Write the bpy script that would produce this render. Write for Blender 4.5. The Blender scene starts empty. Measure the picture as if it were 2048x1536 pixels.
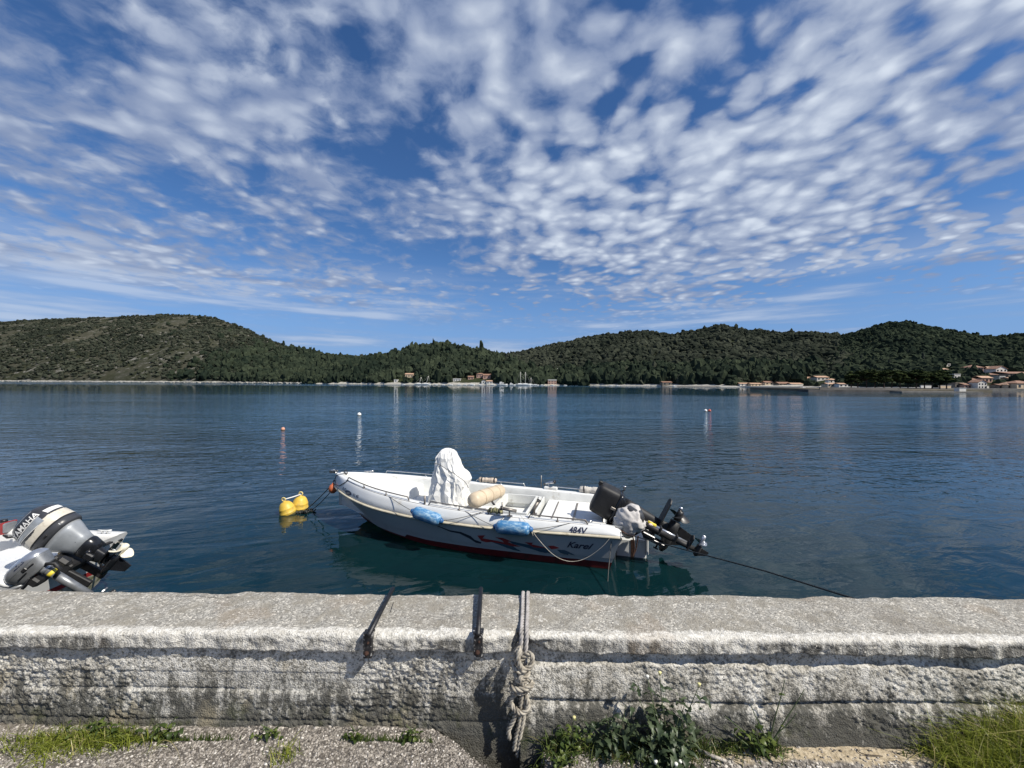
import bpy, math, random
import numpy as np
from mathutils import Vector, Matrix, Euler

random.seed(7)
rng = np.random.default_rng(11)
scene = bpy.context.scene
COL = scene.collection
R = math.radians
PI = math.pi

# ---------------------------------------------------------------- camera
CAM_Z = 2.5
FPX = 769.0
cam_data = bpy.data.cameras.new('camera')
cam_data.sensor_width = 36.0
cam_data.lens = FPX / 2048.0 * 36.0
cam_data.clip_start = 0.05
cam_data.clip_end = 20000.0
cam = bpy.data.objects.new('camera', cam_data)
COL.objects.link(cam)
CAM_M = Matrix.Translation((0, 0, CAM_Z)) @ (Euler((R(90 - 0.17), 0, 0)).to_matrix() @ Euler((0, 0, R(0.30))).to_matrix()).to_4x4()
cam.matrix_world = CAM_M
scene.camera = cam
CAM_R = CAM_M.to_3x3()

def ray(px, py):
    return CAM_R @ Vector(((px - 1024) / FPX, -(py - 768) / FPX, -1.0))
def P(px, py, Y):                 # point on the sight line at depth Y
    d = ray(px, py); return Vector((0, 0, CAM_Z)) + d * (Y / d.y)
def PZ(px, py, z):                # point on the sight line at height z
    d = ray(px, py); return Vector((0, 0, CAM_Z)) + d * ((z - CAM_Z) / d.z)

# ---------------------------------------------------------------- sun, sky, exposure
SUN_DIR = Vector((0.575, -0.335, 0.745)).normalized()
sun_el = math.asin(SUN_DIR.z)
sun_az = math.atan2(SUN_DIR.x, SUN_DIR.y)          # from +Y towards +X
sd = bpy.data.lights.new('sun', 'SUN')
sd.energy = 5.0
sd.angle = R(0.55)
sd.color = (1.0, 0.94, 0.84)
sun = bpy.data.objects.new('sun', sd)
COL.objects.link(sun)
sun.location = SUN_DIR * 60
sun.rotation_euler = (-SUN_DIR).to_track_quat('-Z', 'Y').to_euler()

scene.view_settings.view_transform = 'Standard'
scene.view_settings.look = 'None'
scene.view_settings.gamma = 1.0
scene.view_settings.use_curve_mapping = False
scene.view_settings.exposure = 0.24
scene.cycles.use_denoising = True
scene.cycles.denoiser = 'OPENIMAGEDENOISE'
scene.cycles.denoising_input_passes = 'RGB_ALBEDO_NORMAL'
scene.cycles.max_bounces = 8
scene.cycles.diffuse_bounces = 3
scene.cycles.glossy_bounces = 4
scene.cycles.transparent_max_bounces = 12
scene.cycles.caustics_reflective = False
scene.cycles.caustics_refractive = False
scene.cycles.sample_clamp_indirect = 6.0

# ---------------------------------------------------------------- node helpers
def is_sock(v):
    return isinstance(v, bpy.types.NodeSocket)
def nd(t, typ, ins=None, **props):
    n = t.nodes.new(typ)
    for k, v in props.items(): setattr(n, k, v)
    for k, v in (ins or {}).items():
        s = n.inputs[k]
        if is_sock(v): t.links.new(v, s)
        else: s.default_value = v
    return n
def MA(t, op, a, b=0.0, c=0.0, clamp=False):
    return nd(t, 'ShaderNodeMath', {0: a, 1: b, 2: c}, operation=op, use_clamp=clamp).outputs[0]
def VM(t, op, a, b=(0, 0, 0), s=None):
    n = nd(t, 'ShaderNodeVectorMath', {0: a, 1: b}, operation=op)
    if s is not None:
        if is_sock(s): t.links.new(s, n.inputs['Scale'])
        else: n.inputs['Scale'].default_value = s
    return n.outputs['Value'] if op in ('LENGTH', 'DISTANCE', 'DOT_PRODUCT') else n.outputs[0]
def c4(c):
    return tuple(c) if len(c) == 4 else (c[0], c[1], c[2], 1.0)
def MIX(t, fac, a, b, blend='MIX'):
    n = t.nodes.new('ShaderNodeMix'); n.data_type = 'RGBA'; n.blend_type = blend; n.clamp_factor = True
    for i, v in ((0, fac), (6, a), (7, b)):
        if is_sock(v): t.links.new(v, n.inputs[i])
        else: n.inputs[i].default_value = v if i == 0 else c4(v)
    return n.outputs[2]
def RAMP(t, fac, lo, hi, smooth=True):
    n = nd(t, 'ShaderNodeMapRange', {0: fac, 1: lo, 2: hi, 3: 0.0, 4: 1.0})
    n.interpolation_type = 'SMOOTHSTEP' if smooth else 'LINEAR'
    return n.outputs[0]
def NOISE(t, vec, scale, detail=4.0, rough=0.5, dist=0.0, color=False):
    n = nd(t, 'ShaderNodeTexNoise', {'Vector': vec, 'Scale': scale, 'Detail': detail, 'Roughness': rough, 'Distortion': dist})
    return n.outputs['Color' if color else 'Fac']
def VORO(t, vec, scale, feature='F1', out='Distance', rnd=1.0, smooth=None):
    n = nd(t, 'ShaderNodeTexVoronoi', {'Vector': vec, 'Scale': scale}, feature=feature)
    n.inputs['Randomness'].default_value = rnd
    if smooth is not None: n.inputs['Smoothness'].default_value = smooth
    return n.outputs[out]
def SCALEV(t, vec, s):
    return nd(t, 'ShaderNodeVectorMath', {0: vec, 1: s}, operation='MULTIPLY').outputs[0]

# ---------------------------------------------------------------- world
world = bpy.data.worlds.new('World')
scene.world = world
world.use_nodes = True
world.cycles.sampling_method = 'MANUAL'
world.cycles.sample_map_resolution = 256
wt = world.node_tree
wt.nodes.clear()
tc = nd(wt, 'ShaderNodeTexCoord').outputs['Generated']
sky = nd(wt, 'ShaderNodeTexSky', sky_type='NISHITA', sun_disc=False, sun_elevation=sun_el, sun_rotation=sun_az,
         altitude=400.0, air_density=1.0, dust_density=0.05, ozone_density=2.2)
sep = nd(wt, 'ShaderNodeSeparateXYZ', {0: tc})
zz = MA(wt, 'ADD', MA(wt, 'MAXIMUM', sep.outputs[2], 0.0), 0.11)      # a layer with some thickness: puffs do not flatten to lines
pxp = MA(wt, 'DIVIDE', sep.outputs[0], zz)
pyp = MA(wt, 'DIVIDE', sep.outputs[1], zz)
pl = nd(wt, 'ShaderNodeCombineXYZ', {0: pxp, 1: pyp, 2: 0.0}).outputs[0]      # the cloud layer as a plane overhead
el = sep.outputs[2]
w1 = NOISE(wt, pl, 1.6, 3, 0.5, color=True)
warp = VM(wt, 'SCALE', VM(wt, 'SUBTRACT', w1, (0.5, 0.5, 0.5)), s=0.22)
pw = VM(wt, 'ADD', pl, warp)
CLOUD_BLOBS = [  # centre on the layer, radius, amount
    (0.25, 2.25, 0.75, 0.20), (0.9, 1.6, 0.65, 0.13), (1.2, 1.25, 0.45, 0.14), (1.7, 2.2, 0.8, 0.16), (1.2, 3.3, 0.8, 0.10),
    (2.6, 3.2, 0.6, 0.12), (-0.95, 1.35, 0.35, 0.17), (-1.4, 1.5, 0.35, 0.10), (0.0, 1.22, 0.25, 0.14), (-0.28, 1.1, 0.26, 0.14), (-0.55, 1.4, 0.2, 0.05),
    (-0.47, 1.18, 0.13, -0.16), (-0.62, 1.55, 0.22, -0.08), (-0.55, 1.72, 0.26, -0.11), (0.32, 1.08, 0.16, -0.10), (0.55, 1.3, 0.16, -0.10), (-0.05, 1.0, 0.10, -0.10), (0.1, 1.55, 0.20, -0.08),
    (-1.3, 2.9, 0.7, -0.10), (-0.5, 3.4, 0.7, -0.12), (-1.9, 2.1, 0.35, -0.05), (3.6, 4.2, 1.2, -0.40), (0.3, 5.0, 1.2, -0.22), (2.6, 1.9, 0.4, -0.10),
    (-3.6, 3.4, 1.1, 0.15), (-1.2, 1.1, 0.14, -0.1), (-1.75, 1.55, 0.15, -0.12),
]
cov = None
for bx_, by_, br_, am in CLOUD_BLOBS:
    n_ = math.sqrt(1 + by_ ** 2 + bx_ ** 2); k_ = (1 / n_) / (1 / n_ + 0.11)
    bx_, by_, br_ = bx_ * k_, by_ * k_, br_ * k_ * (0.5 + 0.5 * k_)
    dd = VM(wt, 'LENGTH', VM(wt, 'SCALE', VM(wt, 'SUBTRACT', pw, (bx_, by_, 0)), s=1.0 / br_))
    g = MA(wt, 'MULTIPLY', RAMP(wt, dd, 1.5, 0.0), am)
    cov = g if cov is None else MA(wt, 'ADD', cov, g)
n_big = NOISE(wt, pw, 1.5, 3, 0.5)
pfine = VM(wt, 'ADD', pw, VM(wt, 'SCALE', VM(wt, 'SUBTRACT', NOISE(wt, pl, 6.0, 3, 0.55, color=True), (0.5, 0.5, 0.5)), s=0.10))
n_mid = NOISE(wt, pfine, 5.6, 8, 0.56)
cell = VORO(wt, pfine, 6.2, 'SMOOTH_F1', smooth=0.7)
cell2 = VORO(wt, pfine, 12.5, 'SMOOTH_F1', smooth=0.6)
puff = MA(wt, 'SUBTRACT', 1.0, MA(wt, 'ADD', MA(wt, 'MULTIPLY', cell, 0.70), MA(wt, 'MULTIPLY', cell2, 0.85)))
xs = RAMP(wt, pxp, -0.55, 0.25)                        # smoother veil in the west, separate puffs in the east
dens = MA(wt, 'ADD', MA(wt, 'ADD', MA(wt, 'MULTIPLY', n_mid, 0.75), MA(wt, 'MULTIPLY', puff, MA(wt, 'MULTIPLY_ADD', xs, 0.55, 0.16))),
          MA(wt, 'ADD', MA(wt, 'MULTIPLY', n_big, 0.35), MA(wt, 'MULTIPLY_ADD', xs, -0.02, 0.0)))
dens = MA(wt, 'ADD', dens, cov)
fray = NOISE(wt, pfine, 21.0, 4, 0.6)
dens = MA(wt, 'ADD', dens, MA(wt, 'MULTIPLY', MA(wt, 'SUBTRACT', fray, 0.5), 0.20))
alpha = RAMP(wt, MA(wt, 'ADD', dens, MA(wt, 'MULTIPLY_ADD', xs, -0.07, 0.07)), 0.515, 0.785)
# thin stratus streaks low over the horizon
st = NOISE(wt, SCALEV(wt, tc, (2.2, 2.2, 26.0)), 1.0, 5, 0.55)
low = MA(wt, 'MULTIPLY', RAMP(wt, st, 0.42, 0.64), MA(wt, 'MULTIPLY', RAMP(wt, el, 0.32, 0.16), 0.66))
alpha = MA(wt, 'MULTIPLY', alpha, RAMP(wt, el, 0.12, 0.21))
hi_a = alpha
alpha = MA(wt, 'MAXIMUM', alpha, low)
lit = RAMP(wt, MA(wt, 'ADD', MA(wt, 'MULTIPLY', n_mid, 0.5), MA(wt, 'ADD', MA(wt, 'MULTIPLY', puff, 0.45), MA(wt, 'MULTIPLY', cov, 0.8))), 0.33, 0.76)
lit = MA(wt, 'MULTIPLY', lit, MA(wt, 'MULTIPLY_ADD', xs, 0.32, 0.68))
lit = MA(wt, 'MAXIMUM', lit, MA(wt, 'MULTIPLY', low, 0.95))
ccol = MIX(wt, lit, (2.5, 3.2, 4.9), (7.4, 8.1, 9.1))
skc = MIX(wt, 1.0, sky.outputs[0], (0.80, 0.90, 1.08), 'MULTIPLY')
hsv = nd(wt, 'ShaderNodeHueSaturation', {'Saturation': 1.12, 'Value': 1.0, 'Color': skc}).outputs[0]
hsv = MIX(wt, MA(wt, 'MULTIPLY', RAMP(wt, el, 0.34, 0.0), 0.85), hsv, (1.75, 3.3, 6.6))
fin = MIX(wt, MA(wt, 'MULTIPLY', alpha, 0.93), hsv, ccol)
bg = nd(wt, 'ShaderNodeBackground', {'Color': fin, 'Strength': 0.085})
nd(wt, 'ShaderNodeOutputWorld', {0: bg.outputs[0]})
# ================================================================ materials
MATS = {}
def new_mat(name):
    m = bpy.data.materials.new(name); m.use_nodes = True
    t = m.node_tree; t.nodes.clear()
    out = t.nodes.new('ShaderNodeOutputMaterial')
    return m, t, out
def BUMP(t, h, strength=0.3, dist=0.01, normal=None):
    n = nd(t, 'ShaderNodeBump', {'Strength': strength, 'Distance': dist, 'Height': h})
    if normal is not None: t.links.new(normal, n.inputs['Normal'])
    return n.outputs[0]
def pbr(name, col, rough=0.5, metal=0.0, var=0.12, scale=9.0, bump=0.0, bscale=80.0, dirt=None, dscale=5.0, dlo=0.55, dhi=0.7,
        coat=0.0, tint=None, spec=0.5):
    """Principled surface: base colour broken up by noise, optional patches of dirt/wear, fine relief."""
    m, t, out = new_mat(name)
    o = nd(t, 'ShaderNodeTexCoord').outputs['Object']
    n1 = NOISE(t, o, scale, 5, 0.6)
    lo = tuple(max(0.0, c * (1 - var)) for c in col); hi = tuple(min(1.0, c * (1 + var)) for c in col)
    c = MIX(t, RAMP(t, n1, 0.35, 0.65), lo, hi)
    if dirt is not None:
        n2 = NOISE(t, o, dscale, 6, 0.65)
        c = MIX(t, RAMP(t, n2, dlo, dhi), c, dirt)
    if tint is not None:
        at = nd(t, 'ShaderNodeAttribute', attribute_name='tint')
        c = MIX(t, at.outputs['Fac'], c, tint)
    ins = {'Base Color': c, 'Roughness': rough, 'Metallic': metal, 'Specular IOR Level': spec}
    if coat: ins['Coat Weight'] = coat
    p = nd(t, 'ShaderNodeBsdfPrincipled', ins)
    if bump:
        b = BUMP(t, NOISE(t, o, bscale, 4, 0.6), bump, 0.004)
        t.links.new(b, p.inputs['Normal'])
    t.links.new(p.outputs[0], out.inputs[0])
    MATS[name] = m
    return m

# ================================================================ noise (numpy)
def _h(ix, iy, seed):
    n = (ix.astype(np.int64) * 374761393 + iy.astype(np.int64) * 668265263 + seed * 2147483647 // 3) & 0xFFFFFFFF
    n = ((n ^ (n >> 13)) * 1274126177) & 0xFFFFFFFF
    n = n ^ (n >> 16)
    return (n & 0xFFFFFF) / float(0xFFFFFF)
def vnoise(x, y, seed=0):
    x = np.asarray(x, float); y = np.asarray(y, float)
    ix = np.floor(x); iy = np.floor(y); fx = x - ix; fy = y - iy
    ux = fx * fx * fx * (fx * (fx * 6 - 15) + 10); uy = fy * fy * fy * (fy * (fy * 6 - 15) + 10)
    a = _h(ix, iy, seed); b = _h(ix + 1, iy, seed); c = _h(ix, iy + 1, seed); d = _h(ix + 1, iy + 1, seed)
    return (a + (b - a) * ux) * (1 - uy) + (c + (d - c) * ux) * uy
def fbm(x, y, octv=4, seed=0, gain=0.5):
    s = 0.0; a = 1.0; tot = 0.0
    for k in range(octv):
        s = s + a * vnoise(np.asarray(x) * 2 ** k + 17.3 * k, np.asarray(y) * 2 ** k - 9.1 * k, seed + k * 13)
        tot += a; a *= gain
    return s / tot - 0.5

# ================================================================ objects
def tag(o, label=None, cat=None, group=None, kind=None):
    if label: o['label'] = label
    if cat: o['category'] = cat
    if group: o['group'] = group
    if kind: o['kind'] = kind
    return o
def empty(name, loc=(0, 0, 0), matrix=None):
    o = bpy.data.objects.new(name, None)
    o.empty_display_size = 0.1
    COL.objects.link(o)
    if matrix is not None: o.matrix_world = matrix
    else: o.location = loc
    return o
def thing(name, label, cat, loc=(0, 0, 0), group=None, matrix=None):
    return tag(empty(name, loc, matrix), label, cat, group)
def link_mesh(name, me, parent=None, loc=None):
    o = bpy.data.objects.new(name, me); COL.objects.link(o)
    if parent is not None: o.parent = parent
    if loc is not None: o.location = loc
    return o
def mesh_np(name, V, F, mat=None, parent=None, smooth=True, tint=None):
    """One mesh object from numpy arrays; F is (n,3) or (n,4)."""
    me = bpy.data.meshes.new(name)
    V = np.ascontiguousarray(V, np.float32); F = np.ascontiguousarray(F, np.int32)
    k = F.shape[1]
    me.vertices.add(len(V)); me.vertices.foreach_set('co', V.ravel())
    me.loops.add(F.size); me.loops.foreach_set('vertex_index', F.ravel())
    me.polygons.add(len(F)); me.polygons.foreach_set('loop_start', np.arange(0, F.size, k, dtype=np.int32))
    me.polygons.foreach_set('loop_total', np.full(len(F), k, np.int32))
    me.polygons.foreach_set('use_smooth', np.full(len(F), smooth, bool))
    me.update(calc_edges=True)
    if tint is not None:
        a = me.attributes.new('tint', 'FLOAT', 'POINT'); a.data.foreach_set('value', np.ascontiguousarray(tint, np.float32))
    if mat is not None: me.materials.append(mat)
    return link_mesh(name, me, parent)
def copy_tree(o, parent=None):
    c = o.copy(); COL.objects.link(c)
    if parent is not None:
        c.parent = parent
    for ch in list(o.children): copy_tree(ch, c)
    return c

class MB:
    """Collects verts and faces of one mesh."""
    def __init__(self): self.v = []; self.f = []; self.s = []; self.m = []; self.mi = 0
    def add(self, vs, fs, smooth=False, M=None):
        b = len(self.v)
        for p in vs:
            p = Vector(p); self.v.append(M @ p if M is not None else p)
        for f in fs: self.f.append([b + i for i in f]); self.s.append(smooth); self.m.append(self.mi)
        return self
    def box(self, c, d, M=None, bev=0.0, smooth=False):
        x, y, z = (d[0] / 2, d[1] / 2, d[2] / 2)
        if bev <= 0:
            vs = [(c[0] + i * x, c[1] + j * y, c[2] + k * z) for k in (-1, 1) for j in (-1, 1) for i in (-1, 1)]
            return self.add(vs, [(0, 2, 3, 1), (4, 5, 7, 6), (0, 1, 5, 4), (2, 6, 7, 3), (0, 4, 6, 2), (1, 3, 7, 5)], smooth, M)
        rings = []
        for zz_, ins in ((-z, bev), (-z + bev, 0), (z - bev, 0), (z, bev)):
            a, b = x - ins, y - ins; e = bev * (0.9 if ins == 0 else 0.6)
            rings.append([(c[0] + p, c[1] + q, c[2] + zz_) for p, q in
                          ((-a + e, -b), (a - e, -b), (a, -b + e), (a, b - e), (a - e, b), (-a + e, b), (-a, b - e), (-a, -b + e))])
        return self.loft(rings, True, True, True, smooth, M)
    def loft(self, rings, closed=True, cap0=False, cap1=False, smooth=True, M=None):
        n = len(rings[0]); vs = [p for r in rings for p in r]; fs = []
        for i in range(len(rings) - 1):
            for j in range(n if closed else n - 1):
                k = (j + 1) % n
                fs.append((i * n + j, i * n + k, (i + 1) * n + k, (i + 1) * n + j))
        if cap0: fs.append(tuple(reversed(range(n))))
        if cap1: fs.append(tuple(range((len(rings) - 1) * n, len(rings) * n)))
        return self.add(vs, fs, smooth, M)
    def tube(self, path, r, seg=8, cap=True, M=None, closed=False, flat=1.0):
        path = [Vector(p) for p in path]; n = len(path)
        T = []
        for i in range(n):
            a = path[(i - 1) % n] if closed else path[max(i - 1, 0)]
            b = path[(i + 1) % n] if closed else path[min(i + 1, n - 1)]
            d = b - a; T.append(d.normalized() if d.length > 1e-9 else Vector((0, 0, 1)))
        up = Vector((0, 0, 1)) if abs(T[0].z) < 0.9 else Vector((1, 0, 0))
        u = (up - T[0] * up.dot(T[0])).normalized(); rings = []
        for i in range(n):
            u = u - T[i] * u.dot(T[i])
            u = u.normalized() if u.length > 1e-6 else T[i].orthogonal().normalized()
            w = T[i].cross(u); rr = r[i] if isinstance(r, (list, tuple)) else r
            rings.append([path[i] + (u * math.cos(2 * PI * k / seg) * flat + w * math.sin(2 * PI * k / seg)) * rr for k in range(seg)])
        if closed: rings.append(rings[0])
        return self.loft(rings, True, cap and not closed, cap and not closed, True, M)
    def lathe(self, prof, seg=16, M=None, smooth=True, cap=True):
        rings = [[(r * math.cos(2 * PI * k / seg), r * math.sin(2 * PI * k / seg), z) for k in range(seg)] for r, z in prof]
        return self.loft(rings, True, cap, cap, smooth, M)
    def prism(self, poly, z0, z1, M=None):
        n = len(poly); vs = [(x, y, z0) for x, y in poly] + [(x, y, z1) for x, y in poly]
        fs = [tuple(reversed(range(n))), tuple(range(n, 2 * n))] + [(i, (i + 1) % n, n + (i + 1) % n, n + i) for i in range(n)]
        return self.add(vs, fs, False, M)
    def build(self, name, mat, parent=None, shift=None, loc=None):
        me = bpy.data.meshes.new(name)
        sh = Vector(shift) if shift is not None else Vector((0, 0, 0))
        me.from_pydata([tuple(p - sh) for p in self.v], [], self.f)
        me.polygons.foreach_set('use_smooth', self.s)
        ms = mat if isinstance(mat, (list, tuple)) else [mat]
        for m_ in ms: me.materials.append(m_)
        if len(ms) > 1: me.polygons.foreach_set('material_index', self.m)
        me.update()
        return link_mesh(name, me, parent, loc)

def Tm(x, y, z): return Matrix.Translation((x, y, z))
def Rm(ang, ax): return Matrix.Rotation(ang, 4, ax)
def catmull(pts, n):
    pts = [Vector(p) for p in pts]; out = []
    q = [pts[0]] + pts + [pts[-1]]
    for i in range(1, len(q) - 2):
        for k in range(n):
            t = k / n; a, b, c, d = q[i - 1], q[i], q[i + 1], q[i + 2]
            out.append(0.5 * ((2 * b) + (c - a) * t + (2 * a - 5 * b + 4 * c - d) * t * t + (3 * b - a - 3 * c + d) * t ** 3))
    out.append(pts[-1]); return out
def sag(a, b, drop, n=14):
    a = Vector(a); b = Vector(b)
    return [a.lerp(b, i / n) - Vector((0, 0, drop * 4 * (i / n) * (1 - i / n))) for i in range(n + 1)]
def resample(pts, step):
    pts = [Vector(p) for p in pts]
    L = [0.0]
    for a, b in zip(pts, pts[1:]): L.append(L[-1] + (b - a).length)
    n = max(2, int(L[-1] / step)); out = []; j = 0
    for i in range(n + 1):
        s = L[-1] * i / n
        while j < len(L) - 2 and L[j + 1] < s: j += 1
        f = (s - L[j]) / max(1e-9, L[j + 1] - L[j]); out.append(pts[j].lerp(pts[j + 1], min(1, f)))
    return out
def laid_rope(mb, path, r, pitch=None, seg=6, strands=3):
    """Three-strand laid rope swept along a path."""
    path = resample(path, r * 0.55); n = len(path); pitch = pitch or r * 6.0
    T = [(path[min(i + 1, n - 1)] - path[max(i - 1, 0)]).normalized() for i in range(n)]
    u = T[0].orthogonal().normalized(); fr = []
    for i in range(n):
        u = (u - T[i] * u.dot(T[i])).normalized(); fr.append((u.copy(), T[i].cross(u)))
    step = sum(((b - a).length for a, b in zip(path, path[1:]))) / (n - 1)
    for k in range(strands):
        rings = []
        for i in range(n):
            th = 2 * PI * (i * step / pitch + k / strands); a, b = fr[i]
            c = path[i] + (a * math.cos(th) + b * math.sin(th)) * r * 0.52
            rings.append([c + (a * math.cos(2 * PI * j / seg) + b * math.sin(2 * PI * j / seg)) * r * 0.54 for j in range(seg)])
        mb.loft(rings, True, True, True, True)
    return mb

def text_verts(s, size=0.1, shear=0.0, bold=0.0, sx=1.0):
    """Lettering as flat polygons (x along the line, y up), built from the default font."""
    cu = bpy.data.curves.new('lettering', 'FONT'); cu.body = s; cu.size = size; cu.shear = shear; cu.offset = bold; cu.resolution_u = 3
    ob = bpy.data.objects.new('lettering', cu); COL.objects.link(ob)
    dg = bpy.context.evaluated_depsgraph_get()
    me = bpy.data.meshes.new_from_object(ob.evaluated_get(dg))
    vs = [(v.co.x * sx, v.co.y) for v in me.vertices]; fs = [tuple(p.vertices) for p in me.polygons]
    bpy.data.objects.remove(ob); bpy.data.curves.remove(cu); bpy.data.meshes.remove(me)
    return refine2d(vs, fs, size * 0.16)

def refine2d(vs, fs, lim):
    """Split flat triangles until their edges are short, so that print can follow a curved surface."""
    vs = [tuple(v) for v in vs]; tris = [(f[0], f[k], f[k + 1]) for f in fs for k in range(1, len(f) - 1)]; mids = {}
    def mid(a, b):
        k = (min(a, b), max(a, b))
        if k not in mids: vs.append(((vs[a][0] + vs[b][0]) / 2, (vs[a][1] + vs[b][1]) / 2)); mids[k] = len(vs) - 1
        return mids[k]
    for _ in range(4):
        out = []; big = False
        for a, b, c in tris:
            if max(math.dist(vs[a], vs[b]), math.dist(vs[b], vs[c]), math.dist(vs[a], vs[c])) > lim:
                big = True
        if not big: break
        for a, b, c in tris:
            ab, bc, ca = mid(a, b), mid(b, c), mid(c, a); out += [(a, ab, ca), (ab, b, bc), (ca, bc, c), (ab, bc, ca)]
        tris = out
        if len(tris) > 6000: break
    return vs, tris

# unit blobs for foliage, stones
def ico(sub):
    import bmesh
    bm = bmesh.new(); bmesh.ops.create_icosphere(bm, subdivisions=sub, radius=1.0)
    bm.verts.ensure_lookup_table()
    V = np.array([v.co[:] for v in bm.verts]); F = np.array([[v.index for v in f.verts] for f in bm.faces]); bm.free()
    return V, F
ICO1 = ico(1); ICO2 = ico(2)
def blobs(centres, radii, base=ICO1, rough=0.35, seed=0, squash=None):
    """Many ragged clumps as one vertex/face array."""
    r_ = np.random.default_rng(seed); V0, F0 = base; n = len(centres); m = len(V0)
    centres = np.asarray(centres, float); radii = np.asarray(radii, float)
    if radii.ndim == 1: radii = np.repeat(radii[:, None], 3, 1)
    a = r_.uniform(0, 2 * PI, n); ca, sa = np.cos(a)[:, None], np.sin(a)[:, None]
    k = 1 + rough * (r_.random((n, m)) - 0.5) * 2
    X = (V0[None, :, 0] * ca - V0[None, :, 1] * sa) * k * radii[:, 0:1] + centres[:, 0:1]
    Y = (V0[None, :, 0] * sa + V0[None, :, 1] * ca) * k * radii[:, 1:2] + centres[:, 1:2]
    Z = V0[None, :, 2] * k * radii[:, 2:3] + centres[:, 2:3]
    V = np.stack([X, Y, Z], -1).reshape(-1, 3)
    F = (F0[None] + (np.arange(n) * m)[:, None, None]).reshape(-1, 3)
    return V, F
# ================================================================ water and sea floor
def water_material():
    m, t, out = new_mat('sea_water')
    g = nd(t, 'ShaderNodeNewGeometry').outputs['Position']
    s = nd(t, 'ShaderNodeSeparateXYZ', {0: g}); y = s.outputs[1]
    wob = MA(t, 'MULTIPLY', MA(t, 'SUBTRACT', NOISE(t, SCALEV(t, g, (0.012, 0.05, 0.0)), 1.0, 3, 0.55), 0.5), 1.0)
    yy = MA(t, 'MULTIPLY', y, MA(t, 'MULTIPLY_ADD', wob, 0.9, 1.0))
    a = RAMP(t, yy, 4.5, 17.0)
    b = RAMP(t, yy, 100.0, 58.0)
    c = RAMP(t, yy, 200.0, 300.0)
    lanes = NOISE(t, SCALEV(t, g, (0.03, 0.16, 0.0)), 1.0, 4, 0.6)
    wind = MA(t, 'MULTIPLY', a, MA(t, 'MAXIMUM', b, MA(t, 'MAXIMUM', c, 0.16)))
    wind = MA(t, 'MULTIPLY', wind, MA(t, 'MULTIPLY_ADD', RAMP(t, lanes, 0.35, 0.65), 0.75, 0.45))
    lee = RAMP(t, MA(t, 'ADD', s.outputs[0], MA(t, 'MULTIPLY', MA(t, 'SUBTRACT', lanes, 0.5), 14.0)), -19.0, -6.0)
    wind = MA(t, 'MULTIPLY', wind, MA(t, 'MULTIPLY_ADD', MA(t, 'MAXIMUM', lee, c), 0.62, 0.38))
    # long lazy undulation, wavelets, fine ripples (heights in metres)
    rot = nd(t, 'ShaderNodeVectorRotate', {'Vector': g, 'Angle': R(-16)}, rotation_type='Z_AXIS').outputs[0]
    h1 = NOISE(t, SCALEV(t, rot, (0.55, 1.5, 0.0)), 1.0, 2, 0.5, 0.6)
    h2 = NOISE(t, SCALEV(t, rot, (1.3, 3.3, 0.0)), 1.0, 3, 0.55, 0.8)
    h3 = NOISE(t, SCALEV(t, g, (5.5, 11.0, 0.0)), 1.0, 3, 0.6, 0.3)
    h = MA(t, 'MULTIPLY', h1, MA(t, 'MULTIPLY_ADD', wind, 0.050, 0.024))
    h = MA(t, 'ADD', h, MA(t, 'MULTIPLY', h2, MA(t, 'MULTIPLY_ADD', wind, 0.072, 0.006)))
    h = MA(t, 'ADD', h, MA(t, 'MULTIPLY', h3, MA(t, 'MULTIPLY_ADD', wind, 0.004, 0.0005)))
    h4 = NOISE(t, SCALEV(t, rot, (4.2, 1.7, 0.0)), 1.0, 2, 0.5, 0.4)            # cross chop, breaks reflections sideways
    h = MA(t, 'ADD', h, MA(t, 'MULTIPLY', h4, MA(t, 'MULTIPLY_ADD', wind, 0.042, 0.002)))
    nrm = BUMP(t, h, 1.0, 1.0)
    fr = nd(t, 'ShaderNodeFresnel', {'IOR': 1.333, 'Normal': nrm}).outputs[0]
    gl = nd(t, 'ShaderNodeBsdfGlossy', {'Color': (1, 1, 1, 1), 'Roughness': MA(t, 'MULTIPLY_ADD', wind, 0.05, 0.012), 'Normal': nrm})
    depth = RAMP(t, y, 9.0, 30.0)                      # the bottom shelves away from the quay
    body = nd(t, 'ShaderNodeBsdfDiffuse', {'Color': MIX(t, depth, (0.004, 0.025, 0.031), (0.014, 0.062, 0.110))})
    tr = nd(t, 'ShaderNodeBsdfTransparent', {'Color': (0.13, 0.34, 0.34, 1)})
    under = nd(t, 'ShaderNodeMixShader', {0: MA(t, 'MULTIPLY_ADD', depth, -0.45, 0.45), 1: body.outputs[0], 2: tr.outputs[0]})
    mx = nd(t, 'ShaderNodeMixShader', {0: fr, 1: under.outputs[0], 2: gl.outputs[0]})
    t.links.new(mx.outputs[0], out.inputs[0])
    return m
def plane(name, x0, x1, y0, y1, z, mat, kind='structure'):
    o = mesh_np(name, np.array([(x0, y0, z), (x1, y0, z), (x1, y1, z), (x0, y1, z)]), np.array([[0, 1, 2, 3]]), mat, smooth=False)
    return tag(o, kind=kind)
water = plane('water', -6000, 6000, 1.97, 9000, 0.0, water_material())
def seabed_material():
    m, t, out = new_mat('sea_floor')
    g = nd(t, 'ShaderNodeNewGeometry').outputs['Position']
    n = NOISE(t, g, 0.35, 6, 0.65); n2 = NOISE(t, g, 2.2, 5, 0.6)
    c = MIX(t, RAMP(t, n, 0.42, 0.60), (0.10, 0.17, 0.14), (0.018, 0.04, 0.035))
    c = MIX(t, RAMP(t, n2, 0.45, 0.7), c, (0.03, 0.06, 0.05))
    p = nd(t, 'ShaderNodeBsdfDiffuse', {'Color': c}); t.links.new(p.outputs[0], out.inputs[0]); return m
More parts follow.
